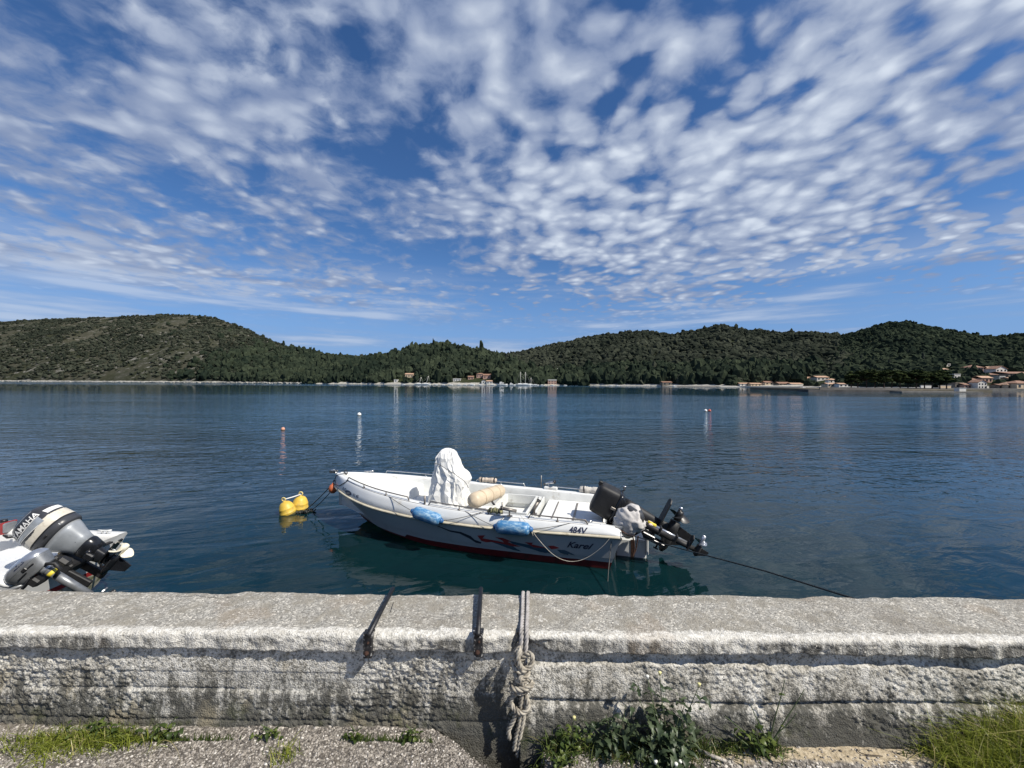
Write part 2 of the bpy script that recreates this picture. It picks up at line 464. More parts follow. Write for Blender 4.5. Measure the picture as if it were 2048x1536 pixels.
seabed = plane('seabed', -6000, 6000, 1.97, 9000, -3.0, seabed_material())

# ================================================================ hills round the bay
CAM_I = CAM_M.inverted()
def proj(p):
    q = CAM_I @ Vector(p); return 1024 + FPX * q.x / -q.z, 768 - FPX * q.y / -q.z
CAM_INP = np.array(CAM_I)
def proj_np(V):
    q = np.c_[V, np.ones(len(V))] @ CAM_INP.T
    return 1024 + FPX * q[:, 0] / -q[:, 2], 768 - FPX * q[:, 1] / -q[:, 2]
def horizon_y(px): return 768 + FPX * (math.tan(R(-0.17))) + (px - 1024) * math.tan(R(0.30))

class Hill:
    """A ridge: crest line and shore line given by bearings; the slope between them is one height field."""
    def __init__(s, name, crest, shore, crest_d, p, seed, gully, z0=0.8, nu=320, nt=56):
        px = np.linspace(crest[0][0], crest[-1][0], nu)
        s.u = np.array([ (ray(x, 766).x / ray(x, 766).y) for x in px ])
        cy = np.interp(px, [c[0] for c in crest], [c[1] for c in crest])
        k = np.hanning(9); k /= k.sum(); cy = np.convolve(np.pad(cy, 4, 'edge'), k, 'valid')
        Ys = np.interp(px, [c[0] for c in shore], [c[1] for c in shore]); Yc = np.interp(px, [c[0] for c in crest_d], [c[1] for c in crest_d])
        hy = np.array([horizon_y(x) for x in px])
        zc = CAM_Z + (hy - cy) / FPX * Yc
        s.t = np.concatenate([np.linspace(0, 1, nt), [1.08, 1.25, 1.6, 2.2]])
        T, _ = np.meshgrid(s.t, px, indexing='ij')
        Y = Ys[None] + (Yc - Ys)[None] * T
        X = s.u[None] * Y
        tt = np.clip(T, 0, 1); Z = z0 + (zc - z0)[None] * tt ** p
        over = np.clip(T - 1, 0, None); Z = Z * (1 - 0.45 * over) - 6 * over
        g = fbm(X / 130, Y / 130, 4, seed) * np.sin(PI * np.clip(tt, 0, 1)) * np.clip(zc - z0, 0, None)[None] * gully
        Z = Z + g + fbm(X / 22, Y / 22, 3, seed + 5) * 2.0 * np.clip(tt * 4, 0, 1)
        Z = np.where(T == 0, z0, Z)
        s.X, s.Y, s.Z, s.px = X, Y, Z, px; s.nu = nu; s.seed = seed
        top = np.stack([X, Y, Z], -1).reshape(-1, 3)
        sk = np.stack([X[0], Y[0] - 1.0, np.full(nu, -2.5)], -1)
        V = np.concatenate([sk, top]); nr = len(s.t) + 1
        i = np.arange(nr - 1)[:, None] * nu + np.arange(nu - 1)[None]
        F = np.stack([i, i + 1, i + nu + 1, i + nu], -1).reshape(-1, 4)
        s.obj = tag(mesh_np(name, V, F, MATS['hill_' + name], smooth=True), kind='structure')
    def at(s, u, t):
        ui = np.interp(u, s.u, np.arange(s.nu)); ti = np.interp(t, s.t, np.arange(len(s.t)))
        a = np.clip(ui.astype(int), 0, s.nu - 2); b = np.clip(ti.astype(int), 0, len(s.t) - 2); fu = ui - a; ft = ti - b
        def L(A): return (A[b, a] * (1 - fu) + A[b, a + 1] * fu) * (1 - ft) + (A[b + 1, a] * (1 - fu) + A[b + 1, a + 1] * fu) * ft
        return np.stack([L(s.X), L(s.Y), L(s.Z)], -1)
    def hit(s, px, py):
        r_ = ray(px, py); u = r_.x / r_.y
        t = np.linspace(0, 1, 400); pts = s.at(np.full(400, u), t); _, yy = proj_np(pts)
        k = np.argmax(yy <= py) if np.any(yy <= py) else 399
        return Vector(pts[k])

def hill_material(name, dark, light, rock, rlo, rhi, rscale):
    m, t, out = new_mat(name)
    g = nd(t, 'ShaderNodeNewGeometry').outputs['Position']
    z = nd(t, 'ShaderNodeSeparateXYZ', {0: g}).outputs[2]
    c = MIX(t, RAMP(t, NOISE(t, g, 0.05, 6, 0.7), 0.35, 0.65), dark, light)
    st = NOISE(t, SCALEV(t, g, (rscale, rscale, rscale * 2.6)), 1.0, 7, 0.72)
    c = MIX(t, RAMP(t, st, rlo, rhi), c, rock)
    big = RAMP(t, NOISE(t, g, 0.012, 3, 0.5), 0.5, 0.62)
    c = MIX(t, MA(t, 'MULTIPLY', big, 0.45), c, (0.070, 0.066, 0.048))
    shore = MA(t, 'ADD', z, MA(t, 'MULTIPLY', NOISE(t, g, 0.12, 4, 0.6), -3.0))
    c = MIX(t, RAMP(t, shore, 1.2, 0.4), c, (0.42, 0.40, 0.35))
    p = nd(t, 'ShaderNodeBsdfDiffuse', {'Color': c, 'Normal': BUMP(t, NOISE(t, g, 0.25, 5, 0.7), 0.6, 2.0)})
    t.links.new(p.outputs[0], out.inputs[0]); MATS[name] = m
hill_material('hill_headland', (0.032, 0.036, 0.020), (0.060, 0.060, 0.046), (0.22, 0.21, 0.19), 0.52, 0.66, 0.06)
hill_material('hill_knoll', (0.026, 0.034, 0.018), (0.045, 0.050, 0.026), (0.20, 0.18, 0.15), 0.68, 0.78, 0.06)
hill_material('hill_ridge', (0.026, 0.034, 0.018), (0.048, 0.052, 0.028), (0.20, 0.18, 0.15), 0.66, 0.78, 0.06)
hill_material('hill_eastern_hill', (0.026, 0.034, 0.019), (0.046, 0.050, 0.028), (0.20, 0.18, 0.15), 0.68, 0.80, 0.06)

ridge = Hill('ridge', [(600, 742), (660, 722), (700, 717), (760, 713), (830, 716), (930, 716), (985, 714), (1000, 713), (1040, 706), (1090, 695), (1150, 681), (1200, 673), (1260, 666),
             (1290, 664), (1330, 671), (1350, 672), (1380, 663), (1430, 654), (1460, 656), (1490, 663), (1510, 663), (1560, 668), (1600, 667), (1640, 669), (1690, 673), (1760, 682), (1850, 700), (1950, 730)],
             [(600, 520), (1100, 425), (1200, 390), (1350, 350), (1600, 300), (1950, 290)], [(600, 900), (1000, 850), (1300, 800), (1950, 760)], 0.95, 21, 0.16)
headland = Hill('headland', [(-700, 720), (-300, 665), (0, 643), (100, 639), (200, 635), (280, 631), (360, 629), (420, 633), (460, 646), (500, 661), (540, 681), (570, 693), (610, 701), (640, 711),
             (680, 718), (740, 728), (800, 742), (860, 756), (920, 769)],
             [(-700, 900), (0, 700), (300, 600), (640, 500), (800, 455), (920, 430)], [(-700, 1300), (0, 1150), (400, 1050), (640, 760), (800, 600), (920, 470)], 0.85, 3, 0.22)
knoll = Hill('knoll', [(610, 768), (680, 728), (740, 722), (770, 718), (800, 711), (830, 699), (870, 694), (900, 696), (940, 705), (960, 707), (985, 712), (1010, 722), (1050, 738), (1110, 755), (1170, 769)],
             [(610, 470), (800, 430), (1000, 402), (1170, 392)], [(610, 560), (870, 600), (1170, 480)], 0.85, 9, 0.15)
eastern = Hill('eastern_hill', [(1450, 772), (1520, 752), (1570, 730), (1620, 707), (1690, 674), (1720, 666), (1760, 652), (1800, 647), (1830, 650), (1870, 658), (1900, 665), (1930, 670), (1960, 674), (1985, 677),
             (2010, 676), (2048, 670), (2200, 650), (2600, 640), (3000, 690)],
             [(1450, 330), (1600, 275), (1800, 225), (1900, 205), (2048, 188), (3000, 160)], [(1450, 430), (1620, 640), (1800, 640), (2048, 600), (3000, 560)], 1.22, 31, 0.12)

# ---------------------------------------------------------------- houses across the bay
pbr('limewash', (0.62, 0.60, 0.55), 0.85, var=0.08, scale=0.8, dirt=(0.42, 0.38, 0.32), dscale=0.6, dlo=0.58, dhi=0.75)
pbr('cream_render', (0.56, 0.44, 0.30), 0.85, var=0.10, scale=0.8)
pbr('pink_render', (0.36, 0.24, 0.20), 0.85, var=0.10, scale=0.8)
pbr('coral_render', (0.42, 0.27, 0.21), 0.85, var=0.10, scale=0.8)
pbr('grey_render', (0.40, 0.42, 0.44), 0.85, var=0.10, scale=0.8)
pbr('field_stone', (0.20, 0.17, 0.135), 0.9, var=0.35, scale=2.0)
pbr('roof_tile', (0.24, 0.135, 0.09), 0.85, var=0.25, scale=1.5)
pbr('roof_tile_pale', (0.42, 0.27, 0.18), 0.85, var=0.22, scale=1.5)
pbr('flat_roof', (0.48, 0.47, 0.44), 0.85, var=0.1, scale=1.0)
pbr('dark_window', (0.02, 0.024, 0.03), 0.25, var=0.2)
HOUSE_RECTS = []
def house(hill, px0, px1, roof_y, eave_y, base_y, wall, roof, style, nx, ny, label, yaw=0.0, name='house', depth_k=0.75, cat='house', Y=None):
    pm = (px0 + px1) / 2
    b = hill.hit(pm, base_y) if Y is None else P(pm, base_y, Y)
    k = b.y / FPX; w = (px1 - px0) * k; h = max(1.8, (base_y - eave_y) * k); rh = max(0.25, (eave_y - roof_y) * k); d = max(4.0, w * depth_k)
    root = thing(name, label, cat, (b.x, b.y + d / 2, b.z), 'houses across the bay'); root.rotation_euler.z = R(yaw)
    HOUSE_RECTS.append((px0 - 2, px1 + 2, roof_y - 1, base_y + 1, b.y + d))
    MB().box((0, 0, h / 2 - 2.0), (w, d, h + 4.0)).build('wall', MATS[wall], root)
    o = 0.35; m = MB(); W, D = w / 2 + o, d / 2 + o; th = 0.18
    if style == 'gable_x':       # ridge runs across the view
        for sgn in (-1, 1):
            m.add([(-W, sgn * D, h), (W, sgn * D, h), (W, 0, h + rh), (-W, 0, h + rh), (-W, sgn * D, h + th), (W, sgn * D, h + th), (W, 0, h + rh + th), (-W, 0, h + rh + th)],
                  [(0, 1, 2, 3), (4, 5, 6, 7), (0, 1, 5, 4), (1, 2, 6, 5), (0, 3, 7, 4)])
    elif style == 'gable_y':     # gable end faces the water
        for sgn in (-1, 1):
            m.add([(sgn * W, -D, h), (sgn * W, D, h), (0, D, h + rh), (0, -D, h + rh), (sgn * W, -D, h + th), (sgn * W, D, h + th), (0, D, h + rh + th), (0, -D, h + rh + th)],
                  [(0, 1, 2, 3), (4, 5, 6, 7), (0, 1, 5, 4), (0, 3, 7, 4), (1, 2, 6, 5)])
        g = MB(); g.prism([(-w / 2, 0), (w / 2, 0), (0, rh * 0.95)], -d / 2 + 0.02, d / 2 - 0.02, Tm(0, 0, h) @ Rm(PI / 2, 'X')); g.build('gable', MATS[wall], root)
    elif style == 'hip':
        q = min(W * 0.85, D)
        m.add([(-W, -D, h), (W, -D, h), (W, D, h), (-W, D, h), (-W + q, 0, h + rh), (W - q, 0, h + rh), (-W, -D, h + th), (W, -D, h + th), (W, D, h + th), (-W, D, h + th)],
              [(6, 7, 5, 4), (7, 8, 5), (8, 9, 4, 5), (9, 6, 4), (0, 3, 2, 1), (0, 1, 7, 6), (1, 2, 8, 7), (2, 3, 9, 8), (3, 0, 6, 9)])
    else:
        m.box((0, 0, h + rh / 2), (w + 0.3, d + 0.3, rh))
    m.build('roof', MATS[roof], root)
    for j in range(ny):
        for i in range(nx):
            ww, wh = min(1.0, w / nx * 0.42), min(1.3, h / ny * 0.5)
            MB().box((-w / 2 + w * (i + 0.5) / nx, -d / 2 - 0.02, h * (j + 0.52) / ny), (ww, 0.12, wh)).build('window', MATS['dark_window'], root)
    return root
E, K, G_, H_ = eastern, knoll, ridge, headland
HOUSES = [
 (E, 1943, 1967, 730, 735.5, 748, 'pink_render', 'roof_tile', 'hip', 4, 2, 'big dusky pink hip roofed house left of the hillside white gabled house'),
 (E, 1978, 1992, 733.5, 738, 747, 'grey_render', 'roof_tile_pale', 'gable_x', 1, 1, 'low grey wing with tan roof against the left of the hillside white gabled house'),
 (E, 1992, 2014, 732.5, 738.5, 750, 'limewash', 'roof_tile', 'gable_y', 3, 2, 'tall white gabled house with six dark windows, highest white one on the town slope'),
 (E, 1908, 1921, 748, 749.2, 761, 'limewash', 'flat_roof', 'flat', 2, 1, 'small flat roofed white house standing alone above the ruined stone house'),
 (E, 1977, 1996, 746.5, 750, 758, 'field_stone', 'roof_tile', 'hip', 2, 1, 'old bare stone house just below the white gabled house'),
 (E, 1963, 1985, 752.5, 756.5, 765.5, 'coral_render', 'roof_tile_pale', 'gable_x', 3, 1, 'coral coloured house with three dark windows in a row'),
 (E, 1956, 1974, 760, 765.5, 777.5, 'limewash', 'roof_tile', 'gable_y', 3, 2, 'white gabled house down on the town quay below the coral house'),
 (E, 1929, 1950, 768, 771, 778, 'coral_render', 'roof_tile', 'gable_x', 3, 1, 'long low reddish quayside house left of the white gabled quay house'),
 (E, 1911, 1927, 766, 767.5, 778, 'field_stone', 'field_stone', 'flat', 2, 1, 'roofless ruined stone house at the right end of the pine row'),
 (E, 2017, 2072, 744, 748, 753.5, 'field_stone', 'roof_tile', 'gable_x', 5, 1, 'long terrace building with dark openings at the right edge above the quay'),
 (E, 2015, 2035, 765, 771, 779, 'cream_render', 'roof_tile_pale', 'hip', 3, 1, 'cream quayside taverna under a wide pale orange roof'),
 (E, 2034, 2066, 763, 769, 780, 'cream_render', 'roof_tile', 'hip', 3, 1, 'broad cream house with brown hipped roof cut by the right edge of the view'),
 (E, 1999, 2010, 754, 756, 760, 'limewash', 'flat_roof', 'flat', 2, 1, 'small flat white terrace house right of the coral coloured house'),
 (E, 1940, 1953, 757, 760, 766, 'field_stone', 'roof_tile', 'gable_x', 2, 1, 'brown stone cottage left of the coral coloured house'),
 (E, 2018, 2034, 757, 759, 763, 'cream_render', 'roof_tile_pale', 'gable_x', 3, 1, 'low cream house between the terrace building and the quayside taverna'),
 (E, 1893, 1903, 728, 729.5, 733, 'limewash', 'flat_roof', 'flat', 1, 1, 'tiny white hut high in the scrub left of the dusky pink house'),
 (E, 1998, 2012, 769, 771, 778, 'field_stone', 'roof_tile', 'gable_x', 2, 1, 'little stone shed left of the cream taverna on the quay'),
 (E, 1878, 1896, 737, 739.5, 744, 'cream_render', 'roof_tile_pale', 'gable_x', 2, 1, 'tan house half hidden behind the top of the pine row'),
 (E, 1609, 1631, 754, 757, 763, 'cream_render', 'roof_tile_pale', 'gable_x', 3, 1, 'cream house with long pale roof at the foot of the wooded gully'),
 (E, 1634, 1658, 752, 755, 761, 'limewash', 'roof_tile_pale', 'gable_x', 3, 1, 'white house with pale tiles right of the cream house in the gully'),
 (E, 1659, 1674, 757, 760, 766, 'limewash', 'roof_tile_pale', 'hip', 2, 1, 'small white hip roofed house nearest the left end of the pine row'),
 (E, 1655, 1676, 767, 769.5, 774, 'cream_render', 'roof_tile_pale', 'gable_x', 3, 1, 'low cream boathouse with pale roof on the shore left of the pines'),
 (E, 1678, 1696, 768, 770, 774, 'limewash', 'roof_tile_pale', 'gable_x', 2, 1, 'low white boathouse touching the leftmost pine'),
 (G_, 1583, 1606, 768, 770.5, 775, 'limewash', 'roof_tile_pale', 'gable_x', 3, 1, 'white waterside house with pale roof facing the left end of the pier'),
 (G_, 1558, 1580, 765.5, 768.5, 774, 'field_stone', 'roof_tile', 'gable_x', 3, 1, 'brown stone waterside house left of the white one facing the pier end'),
 (G_, 1530, 1547, 763, 765.5, 770, 'cream_render', 'roof_tile', 'gable_x', 2, 1, 'cream house set a little above the row of waterside roofs'),
 (G_, 1502, 1523, 767, 769, 773, 'cream_render', 'roof_tile_pale', 'gable_x', 3, 1, 'long low cream house in the waterside row'),
 (G_, 1480, 1499, 767, 769, 773.5, 'limewash', 'roof_tile_pale', 'gable_x', 2, 1, 'white end house at the left of the waterside row, next to the pale beach'),
 (G_, 1325, 1344, 764, 766, 772, 'field_stone', 'roof_tile', 'gable_x', 2, 1, 'lone brown stone house on the beach under the big ridge'),
 (K, 810, 826, 746.5, 749, 755.5, 'cream_render', 'roof_tile_pale', 'gable_x', 3, 1, 'cream villa among trees above the two leaning masts'),
 (K, 788, 795, 759, 760, 764.5, 'limewash', 'flat_roof', 'flat', 1, 1, 'tiny white hut in the grass left of the cream villa'),
 (K, 906, 921, 757, 758.5, 762.5, 'limewash', 'flat_roof', 'flat', 3, 1, 'low flat white building half way along the marina'),
 (K, 936, 947, 752, 754.5, 759, 'coral_render', 'roof_tile', 'gable_x', 2, 1, 'small orange roofed house at the left of the terracotta group'),
 (K, 953, 968, 746, 748.5, 756, 'coral_render', 'roof_tile', 'hip', 3, 1, 'terracotta roofed house, upper left of the marina group'),
 (K, 966, 981, 748, 751, 758, 'coral_render', 'roof_tile', 'gable_x', 2, 1, 'terracotta roofed house, lower right of the marina group'),
 (K, 963, 971, 760, 762, 768, 'limewash', 'roof_tile', 'gable_y', 1, 1, 'narrow white gabled house on the marina front'),
 (K, 973, 985, 761, 763, 768.5, 'limewash', 'roof_tile_pale', 'gable_x', 2, 1, 'white marina front house under the terracotta group'),
 (K, 1040, 1050, 741.5, 743, 748, 'pink_render', 'roof_tile', 'hip', 2, 1, 'reddish square house showing between the two tall masts'),
 (K, 1096, 1113, 759, 761, 769, 'coral_render', 'flat_roof', 'flat', 3, 2, 'unfinished brick coloured building near the right end of the marina'),
 (G_, 1110, 1124, 736.5, 739, 744.5, 'cream_render', 'flat_roof', 'hip', 3, 1, 'large pale house on the ridge slope above the brick building'),
 (G_, 1075, 1083, 736, 737.5, 741, 'coral_render', 'roof_tile', 'gable_x', 1, 1, 'small orange house on the ridge slope left of the large pale house'),
 (G_, 1004, 1011, 723.5, 725, 728.5, 'limewash', 'flat_roof', 'flat', 1, 1, 'small white house alone high on the saddle between knoll and ridge'),
 (G_, 1155, 1163, 738.5, 740, 743, 'limewash', 'roof_tile_pale', 'gable_x', 1, 1, 'small white house in the trees, rightmost on the ridge slope'),
]
for a in HOUSES:
    house(a[0], *a[1:])
for q, (x0, x1, lab) in enumerate([(1836, 1868, 'long low white garden wall seen between the right hand pine trunks'), (1872, 1907, 'pale stone wall right of the white garden wall behind the pines')]):
    a_ = P(x0, 778, 196 - q * 4); b_ = P(x1, 778, 192 - q * 4); c_ = (a_ + b_) / 2
    w_ = thing('garden_wall', lab, 'wall', (c_.x, c_.y, 0.6))
    MB().box((0, 0, 0.75), ((b_ - a_).length, 0.5, 1.9)).build('wall', MATS['limewash' if q == 0 else 'cream_render'], w_)
    MB().box((0, 0, 1.76), ((b_ - a_).length + 0.2, 0.7, 0.12)).build('coping', MATS['flat_roof'], w_)

# ---------------------------------------------------------------- woods and scrub (nobody could count them)
def leaf_material(name, dark, light):
    m, t, out = new_mat(name)
    at = nd(t, 'ShaderNodeAttribute', attribute_name='tint')
    o = nd(t, 'ShaderNodeNewGeometry').outputs['Position']
    c = MIX(t, at.outputs['Fac'], dark, light)
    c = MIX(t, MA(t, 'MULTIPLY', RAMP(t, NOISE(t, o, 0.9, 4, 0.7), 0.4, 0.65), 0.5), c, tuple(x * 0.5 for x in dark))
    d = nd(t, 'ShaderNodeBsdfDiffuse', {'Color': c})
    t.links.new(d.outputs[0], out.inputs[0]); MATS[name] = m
leaf_material('scrub_leaf', (0.022, 0.027, 0.020), (0.062, 0.068, 0.049))
leaf_material('wood_leaf', (0.017, 0.025, 0.018), (0.048, 0.060, 0.037))
def free_of_houses(P3, rad=None):
    x, y = proj_np(P3); m = 0 if rad is None else rad * FPX / P3[:, 1] * 0.8; ok = np.ones(len(P3), bool)
    for (a, b, c, d, Yh) in HOUSE_RECTS:
        ok &= ~((x > a - m) & (x < b + m) & (y > c - m * 0.5) & (y < d + 1 + m * 1.2) & (P3[:, 1] < Yh + 3))
    return ok
def cover(name, hill, n, r0, r1, seed, base, mat, tall=0.75, tmax=1.03, pxr=None, keep=None, tmin=0.012, squeeze=1.0, tintbase=0.0):
    g = np.random.default_rng(seed)
    lo, hi = pxr or (hill.px[0], hill.px[-1])
    lo = max(lo, -120); hi = min(hi, 2200)
    px = g.uniform(lo, hi, n); u = np.interp(px, hill.px, hill.u)
    t = tmin + (tmax - tmin) * g.random(n) ** squeeze
    C = hill.at(u, t)
    if keep is not None: C = C[keep(C, g)]
    C = C[free_of_houses(C, (r0 + r1) * 0.5)]
    n = len(C); r_ = g.uniform(r0, r1, n) * (0.8 + 0.5 * g.random(n))
    tl_ = np.where(g.random(n) < 0.04, 1.55, 1.0); rad = np.stack([r_ / tl_ ** 0.7, r_ / tl_ ** 0.7, r_ * tall * g.uniform(0.75, 1.35, n) * tl_], -1)
    C[:, 2] += rad[:, 2] * 0.55
    V, F = blobs(C, rad, base, 0.38, seed + 1)
    tint = np.clip(g.random(n) * 0.8 + fbm(C[:, 0] / 45, C[:, 1] / 45, 3, seed) * 1.2 + tintbase, 0, 1)
    return tag(mesh_np(name, V, F, MATS[mat], smooth=False, tint=np.repeat(tint, len(base[0]))), kind='stuff')
def patchy(th, sc, seed):
    return lambda C, g: (fbm(C[:, 0] / sc, C[:, 1] / sc, 4, seed) + g.normal(0, 0.07, len(C))) > th
cover('scrub', headland, 15000, 1.8, 3.6, 41, ICO1, 'scrub_leaf', 0.6, keep=patchy(-0.085, 60, 5), pxr=(-120, 760))
cover('woodland', headland, 5200, 2.6, 4.6, 42, ICO2, 'wood_leaf', 1.15, pxr=(330, 920), tmax=1.0, squeeze=1.5, keep=lambda C, g: g.random(len(C)) < np.clip((C[:, 0] + 560) / 260, 0.02, 1))
cover('woodland', knoll, 4600, 2.4, 4.4, 43, ICO2, 'wood_leaf', 1.15)
cover('woodland', ridge, 13000, 2.2, 4.6, 44, ICO1, 'scrub_leaf', 0.8, pxr=(640, 1800))
cover('woodland', ridge, 3000, 2.8, 4.6, 45, ICO2, 'wood_leaf', 1.2, pxr=(960, 1640), tmax=0.16)
cover('woodland', eastern, 10000, 1.5, 3.4, 46, ICO2, 'wood_leaf', 0.85, pxr=(1460, 2130), tintbase=0.05)
# single cypresses that stand out on the slopes
pbr('cypress_leaf', (0.012, 0.02, 0.012), 0.9, var=0.4, scale=1.5)
pbr('far_bark', (0.06, 0.045, 0.035), 0.9, var=0.3, scale=2)
def cypress(hill, px, py, hpx, label, seed):
    b = hill.hit(px, py); h = hpx * b.y / FPX
    root = thing('cypress_tree', label, 'tree', (b.x, b.y - 1.5, b.z), 'slim cypresses on the far slopes')
    zz_ = np.linspace(0.12, 0.98, 9); r_ = np.sin(np.clip(zz_ * 1.06, 0, 1) * PI) ** 0.8 * 0.105 * h + 0.1
    C = np.stack([0 * zz_, 0 * zz_, zz_ * h], -1) + np.random.default_rng(seed).normal(0, 0.03 * h, (9, 3)) * [0.35, 0.35, 0.3]
    V, F = blobs(C, np.stack([r_, r_, np.full(9, h * 0.1)], -1), ICO2, 0.4, seed)
    mesh_np('crown', V, F, MATS['cypress_leaf'], root, smooth=False)
    MB().tube([(0, 0, -0.8), (0, 0, h * 0.5)], [h * 0.02, h * 0.01], 6).build('trunk', MATS['far_bark'], root)
for i, (x, y, h_, lab) in enumerate([
    (1842, 726, 22, 'tallest slim cypress, standing above the middle of the pine row'), (1775, 735, 18, 'dark cypress spire over the left half of the pine row'),
    (1812, 712, 14, 'cypress spire on the middle of the right hand hill'), (2017, 710, 15, 'cypress above the white gabled house'),
    (1605, 764, 16, 'cypress beside the cream house at the foot of the gully'), (1720, 724, 17, 'cypress spire on the left shoulder of the right hand hill'),
    (1924, 762, 15, 'cypress beside the small flat roofed white house'), (1933, 764, 12, 'shorter cypress right of the one by the flat roofed white house'),
    (949, 712, 10, 'pointed cypress on the skyline right of the knoll top'), (966, 715, 9, 'smaller pointed cypress on the saddle skyline'), (1425, 756, 14, 'cypress near the shore under the high point of the ridge'), (1997, 714, 13, 'cypress left of the one above the white gabled house')]):
    cypress(eastern if x > 1560 and x != 1605 else (eastern if x == 1605 else (ridge if x > 1150 else knoll)), x, y, h_, lab, 300 + i)

# pale limestone boulders along the left shore
def shore_boulders():
    g = np.random.default_rng(5); n = 2600
    px = g.uniform(-80, 930, n); u = np.interp(px, headland.px, headland.u); C = headland.at(u, g.random(n) * 0.006)
    C[:, 1] -= g.random(n) * 3.0; C[:, 2] = g.uniform(-0.2, 1.3, n) * np.where(px < 660, 1.0, 0.5); s = g.uniform(0.5, 1.5, n)
    V, F = blobs(C, np.stack([s * 1.5, s, s * 0.7], -1), ICO1, 0.35, 8)
    pbr('limestone', (0.31, 0.30, 0.27), 0.9, var=0.2, scale=0.5)
    tag(mesh_np('shore_boulders', V, F, MATS['limestone'], smooth=False), kind='stuff')
shore_boulders()

# ---------------------------------------------------------------- pier and pine islet on the right
pbr('pier_concrete', (0.14, 0.13, 0.115), 0.9, var=0.2, scale=0.4, dirt=(0.10, 0.09, 0.08), dscale=0.2)
pbr('pier_dark', (0.07, 0.065, 0.06), 0.9, var=0.3, scale=0.4)
pbr('islet_soil', (0.13, 0.11, 0.075), 0.95, var=0.3, scale=0.3)
def span_box(x0, x1, Y0, Y1, z0, z1, mb):
    a = P(x0, 775, Y0).x; b = P(x1, 775, Y0).x
    mb.box(((a + b) / 2, (Y0 + Y1) / 2, (z0 + z1) / 2), (b - a, Y1 - Y0, z1 - z0)); return mb
pier = thing('pier', 'long low concrete pier running in front of the pine islet', 'pier', (P(1790, 780, 132).x, 132, 0))
inv = Vector(pier.location)
span_box(1617, 1802, 131, 136, -3, 0.72, MB()).build('deck', MATS['pier_dark'], pier, inv)
span_box(1804, 1966, 127, 134, -3, 0.42, MB()).build('deck', MATS['pier_concrete'], pier, inv).__setitem__('label', 'lighter lower landing stage at the right')
span_box(1640, 1800, 134.2, 134.6, 0.72, 1.5, MB()).build('parapet', MATS['pier_concrete'], pier, inv)
mp = thing('lamp_post', 'thin pale post standing on the left part of the pier', 'post', P(1656, 779, 132.5))
MB().tube([(0, 0, -0.3), (0, 0, 2.6)], 0.09, 6).build('pole', MATS['flat_roof'], mp); MB().lathe([(0.0, 2.6), (0.2, 2.65), (0.16, 2.95), (0.0, 3.0)], 8).build('lantern', MATS['flat_roof'], mp)
bx = thing('kiosk', 'small white kiosk box on the right part of the pier', 'box', P(1920, 781, 129))
MB().box((0, 0, 0.2), (2.2, 1.6, 1.3)).build('body', MATS['limewash'], bx); MB().box((0, 0, 0.9), (2.4, 1.8, 0.1)).build('roof', MATS['flat_roof'], bx)
isl = MB(); span_box(1660, 1985, 136.3, 182, -3, 0.95, isl); tag(isl.build('islet_ground', MATS['islet_soil']), kind='structure')
qy = MB(); span_box(1880, 2250, 182.3, 215, -3, 1.0, qy); tag(qy.build('town_quay', MATS['pier_concrete']), kind='structure')
pbr('pine_bark', (0.07, 0.05, 0.04), 0.95, var=0.3, scale=3)
leaf_material('pine_leaf', (0.016, 0.024, 0.012), (0.044, 0.056, 0.022))
ORD = ['leftmost', 'second from the left', 'third from the left', 'fourth from the left', 'fifth from the left', 'sixth from the left', 'seventh from the left', 'sixth from the right', 'fifth from the right',
       'fourth from the right', 'third from the right', 'second from the right', 'rightmost']
def pine(px, top, Y, i, label):
    g = np.random.default_rng(500 + i); b = P(px, 776, Y); b.z = 0.95; h = CAM_Z + (horizon_y(px) - top) / FPX * Y - 0.95
    root = thing('pine_tree', label, 'tree', b, 'pines on the low islet')
    lean = g.normal(0, 0.5)
    tr = [(0, 0, -0.3), (lean * 0.3, 0, h * 0.25), (lean * 0.8, 0.1, h * 0.55), (lean, 0, h * 0.85)]
    mb = MB().tube(catmull(tr, 3), [0.24 - 0.014 * k for k in range(10)], 6)
    for k in range(5):
        a = g.uniform(0, 2 * PI); z = h * g.uniform(0.3, 0.55); x0 = lean * z / h
        mb.tube([(x0, 0, z), (x0 + math.cos(a) * h * 0.2, math.sin(a) * h * 0.2, z + h * 0.15), (x0 + math.cos(a) * h * 0.33, math.sin(a) * h * 0.33, z + h * 0.22)], [0.1, 0.07, 0.03], 5)
    mb.build('trunk', MATS['pine_bark'], root)
    n = 34; a = g.uniform(0, 2 * PI, n); rr = h * 0.42 * np.sqrt(g.random(n)); zf = g.uniform(0.36, 0.94, n)
    C = np.stack([lean + np.cos(a) * rr * (1.15 - 0.5 * zf), np.sin(a) * rr * (1.15 - 0.5 * zf), h * zf], -1)
    rad = np.stack([g.uniform(0.09, 0.17, n) * h] * 2 + [g.uniform(0.045, 0.085, n) * h], -1)
    V, F = blobs(C, rad, ICO2, 0.5, 600 + i); tint = np.repeat(np.clip(g.random(n), 0, 1), len(ICO2[0]))
    m = 900; j = g.integers(0, n, m); d = g.normal(0, 1, (m, 3)); d /= np.linalg.norm(d, axis=1)[:, None]     # needle tufts round the clumps
    c = C[j] + d * rad[j] * g.uniform(0.9, 1.35, (m, 1)); s = h * 0.022
    tv = (c[:, None, :] + g.normal(0, s, (m, 3, 3))).reshape(-1, 3); tf = np.arange(m * 3).reshape(-1, 3) + len(V)
    mesh_np('crown', np.concatenate([V, tv]), np.concatenate([F, tf]), MATS['pine_leaf'], root, smooth=False, tint=np.concatenate([tint, np.repeat(g.random(m), 3)]))
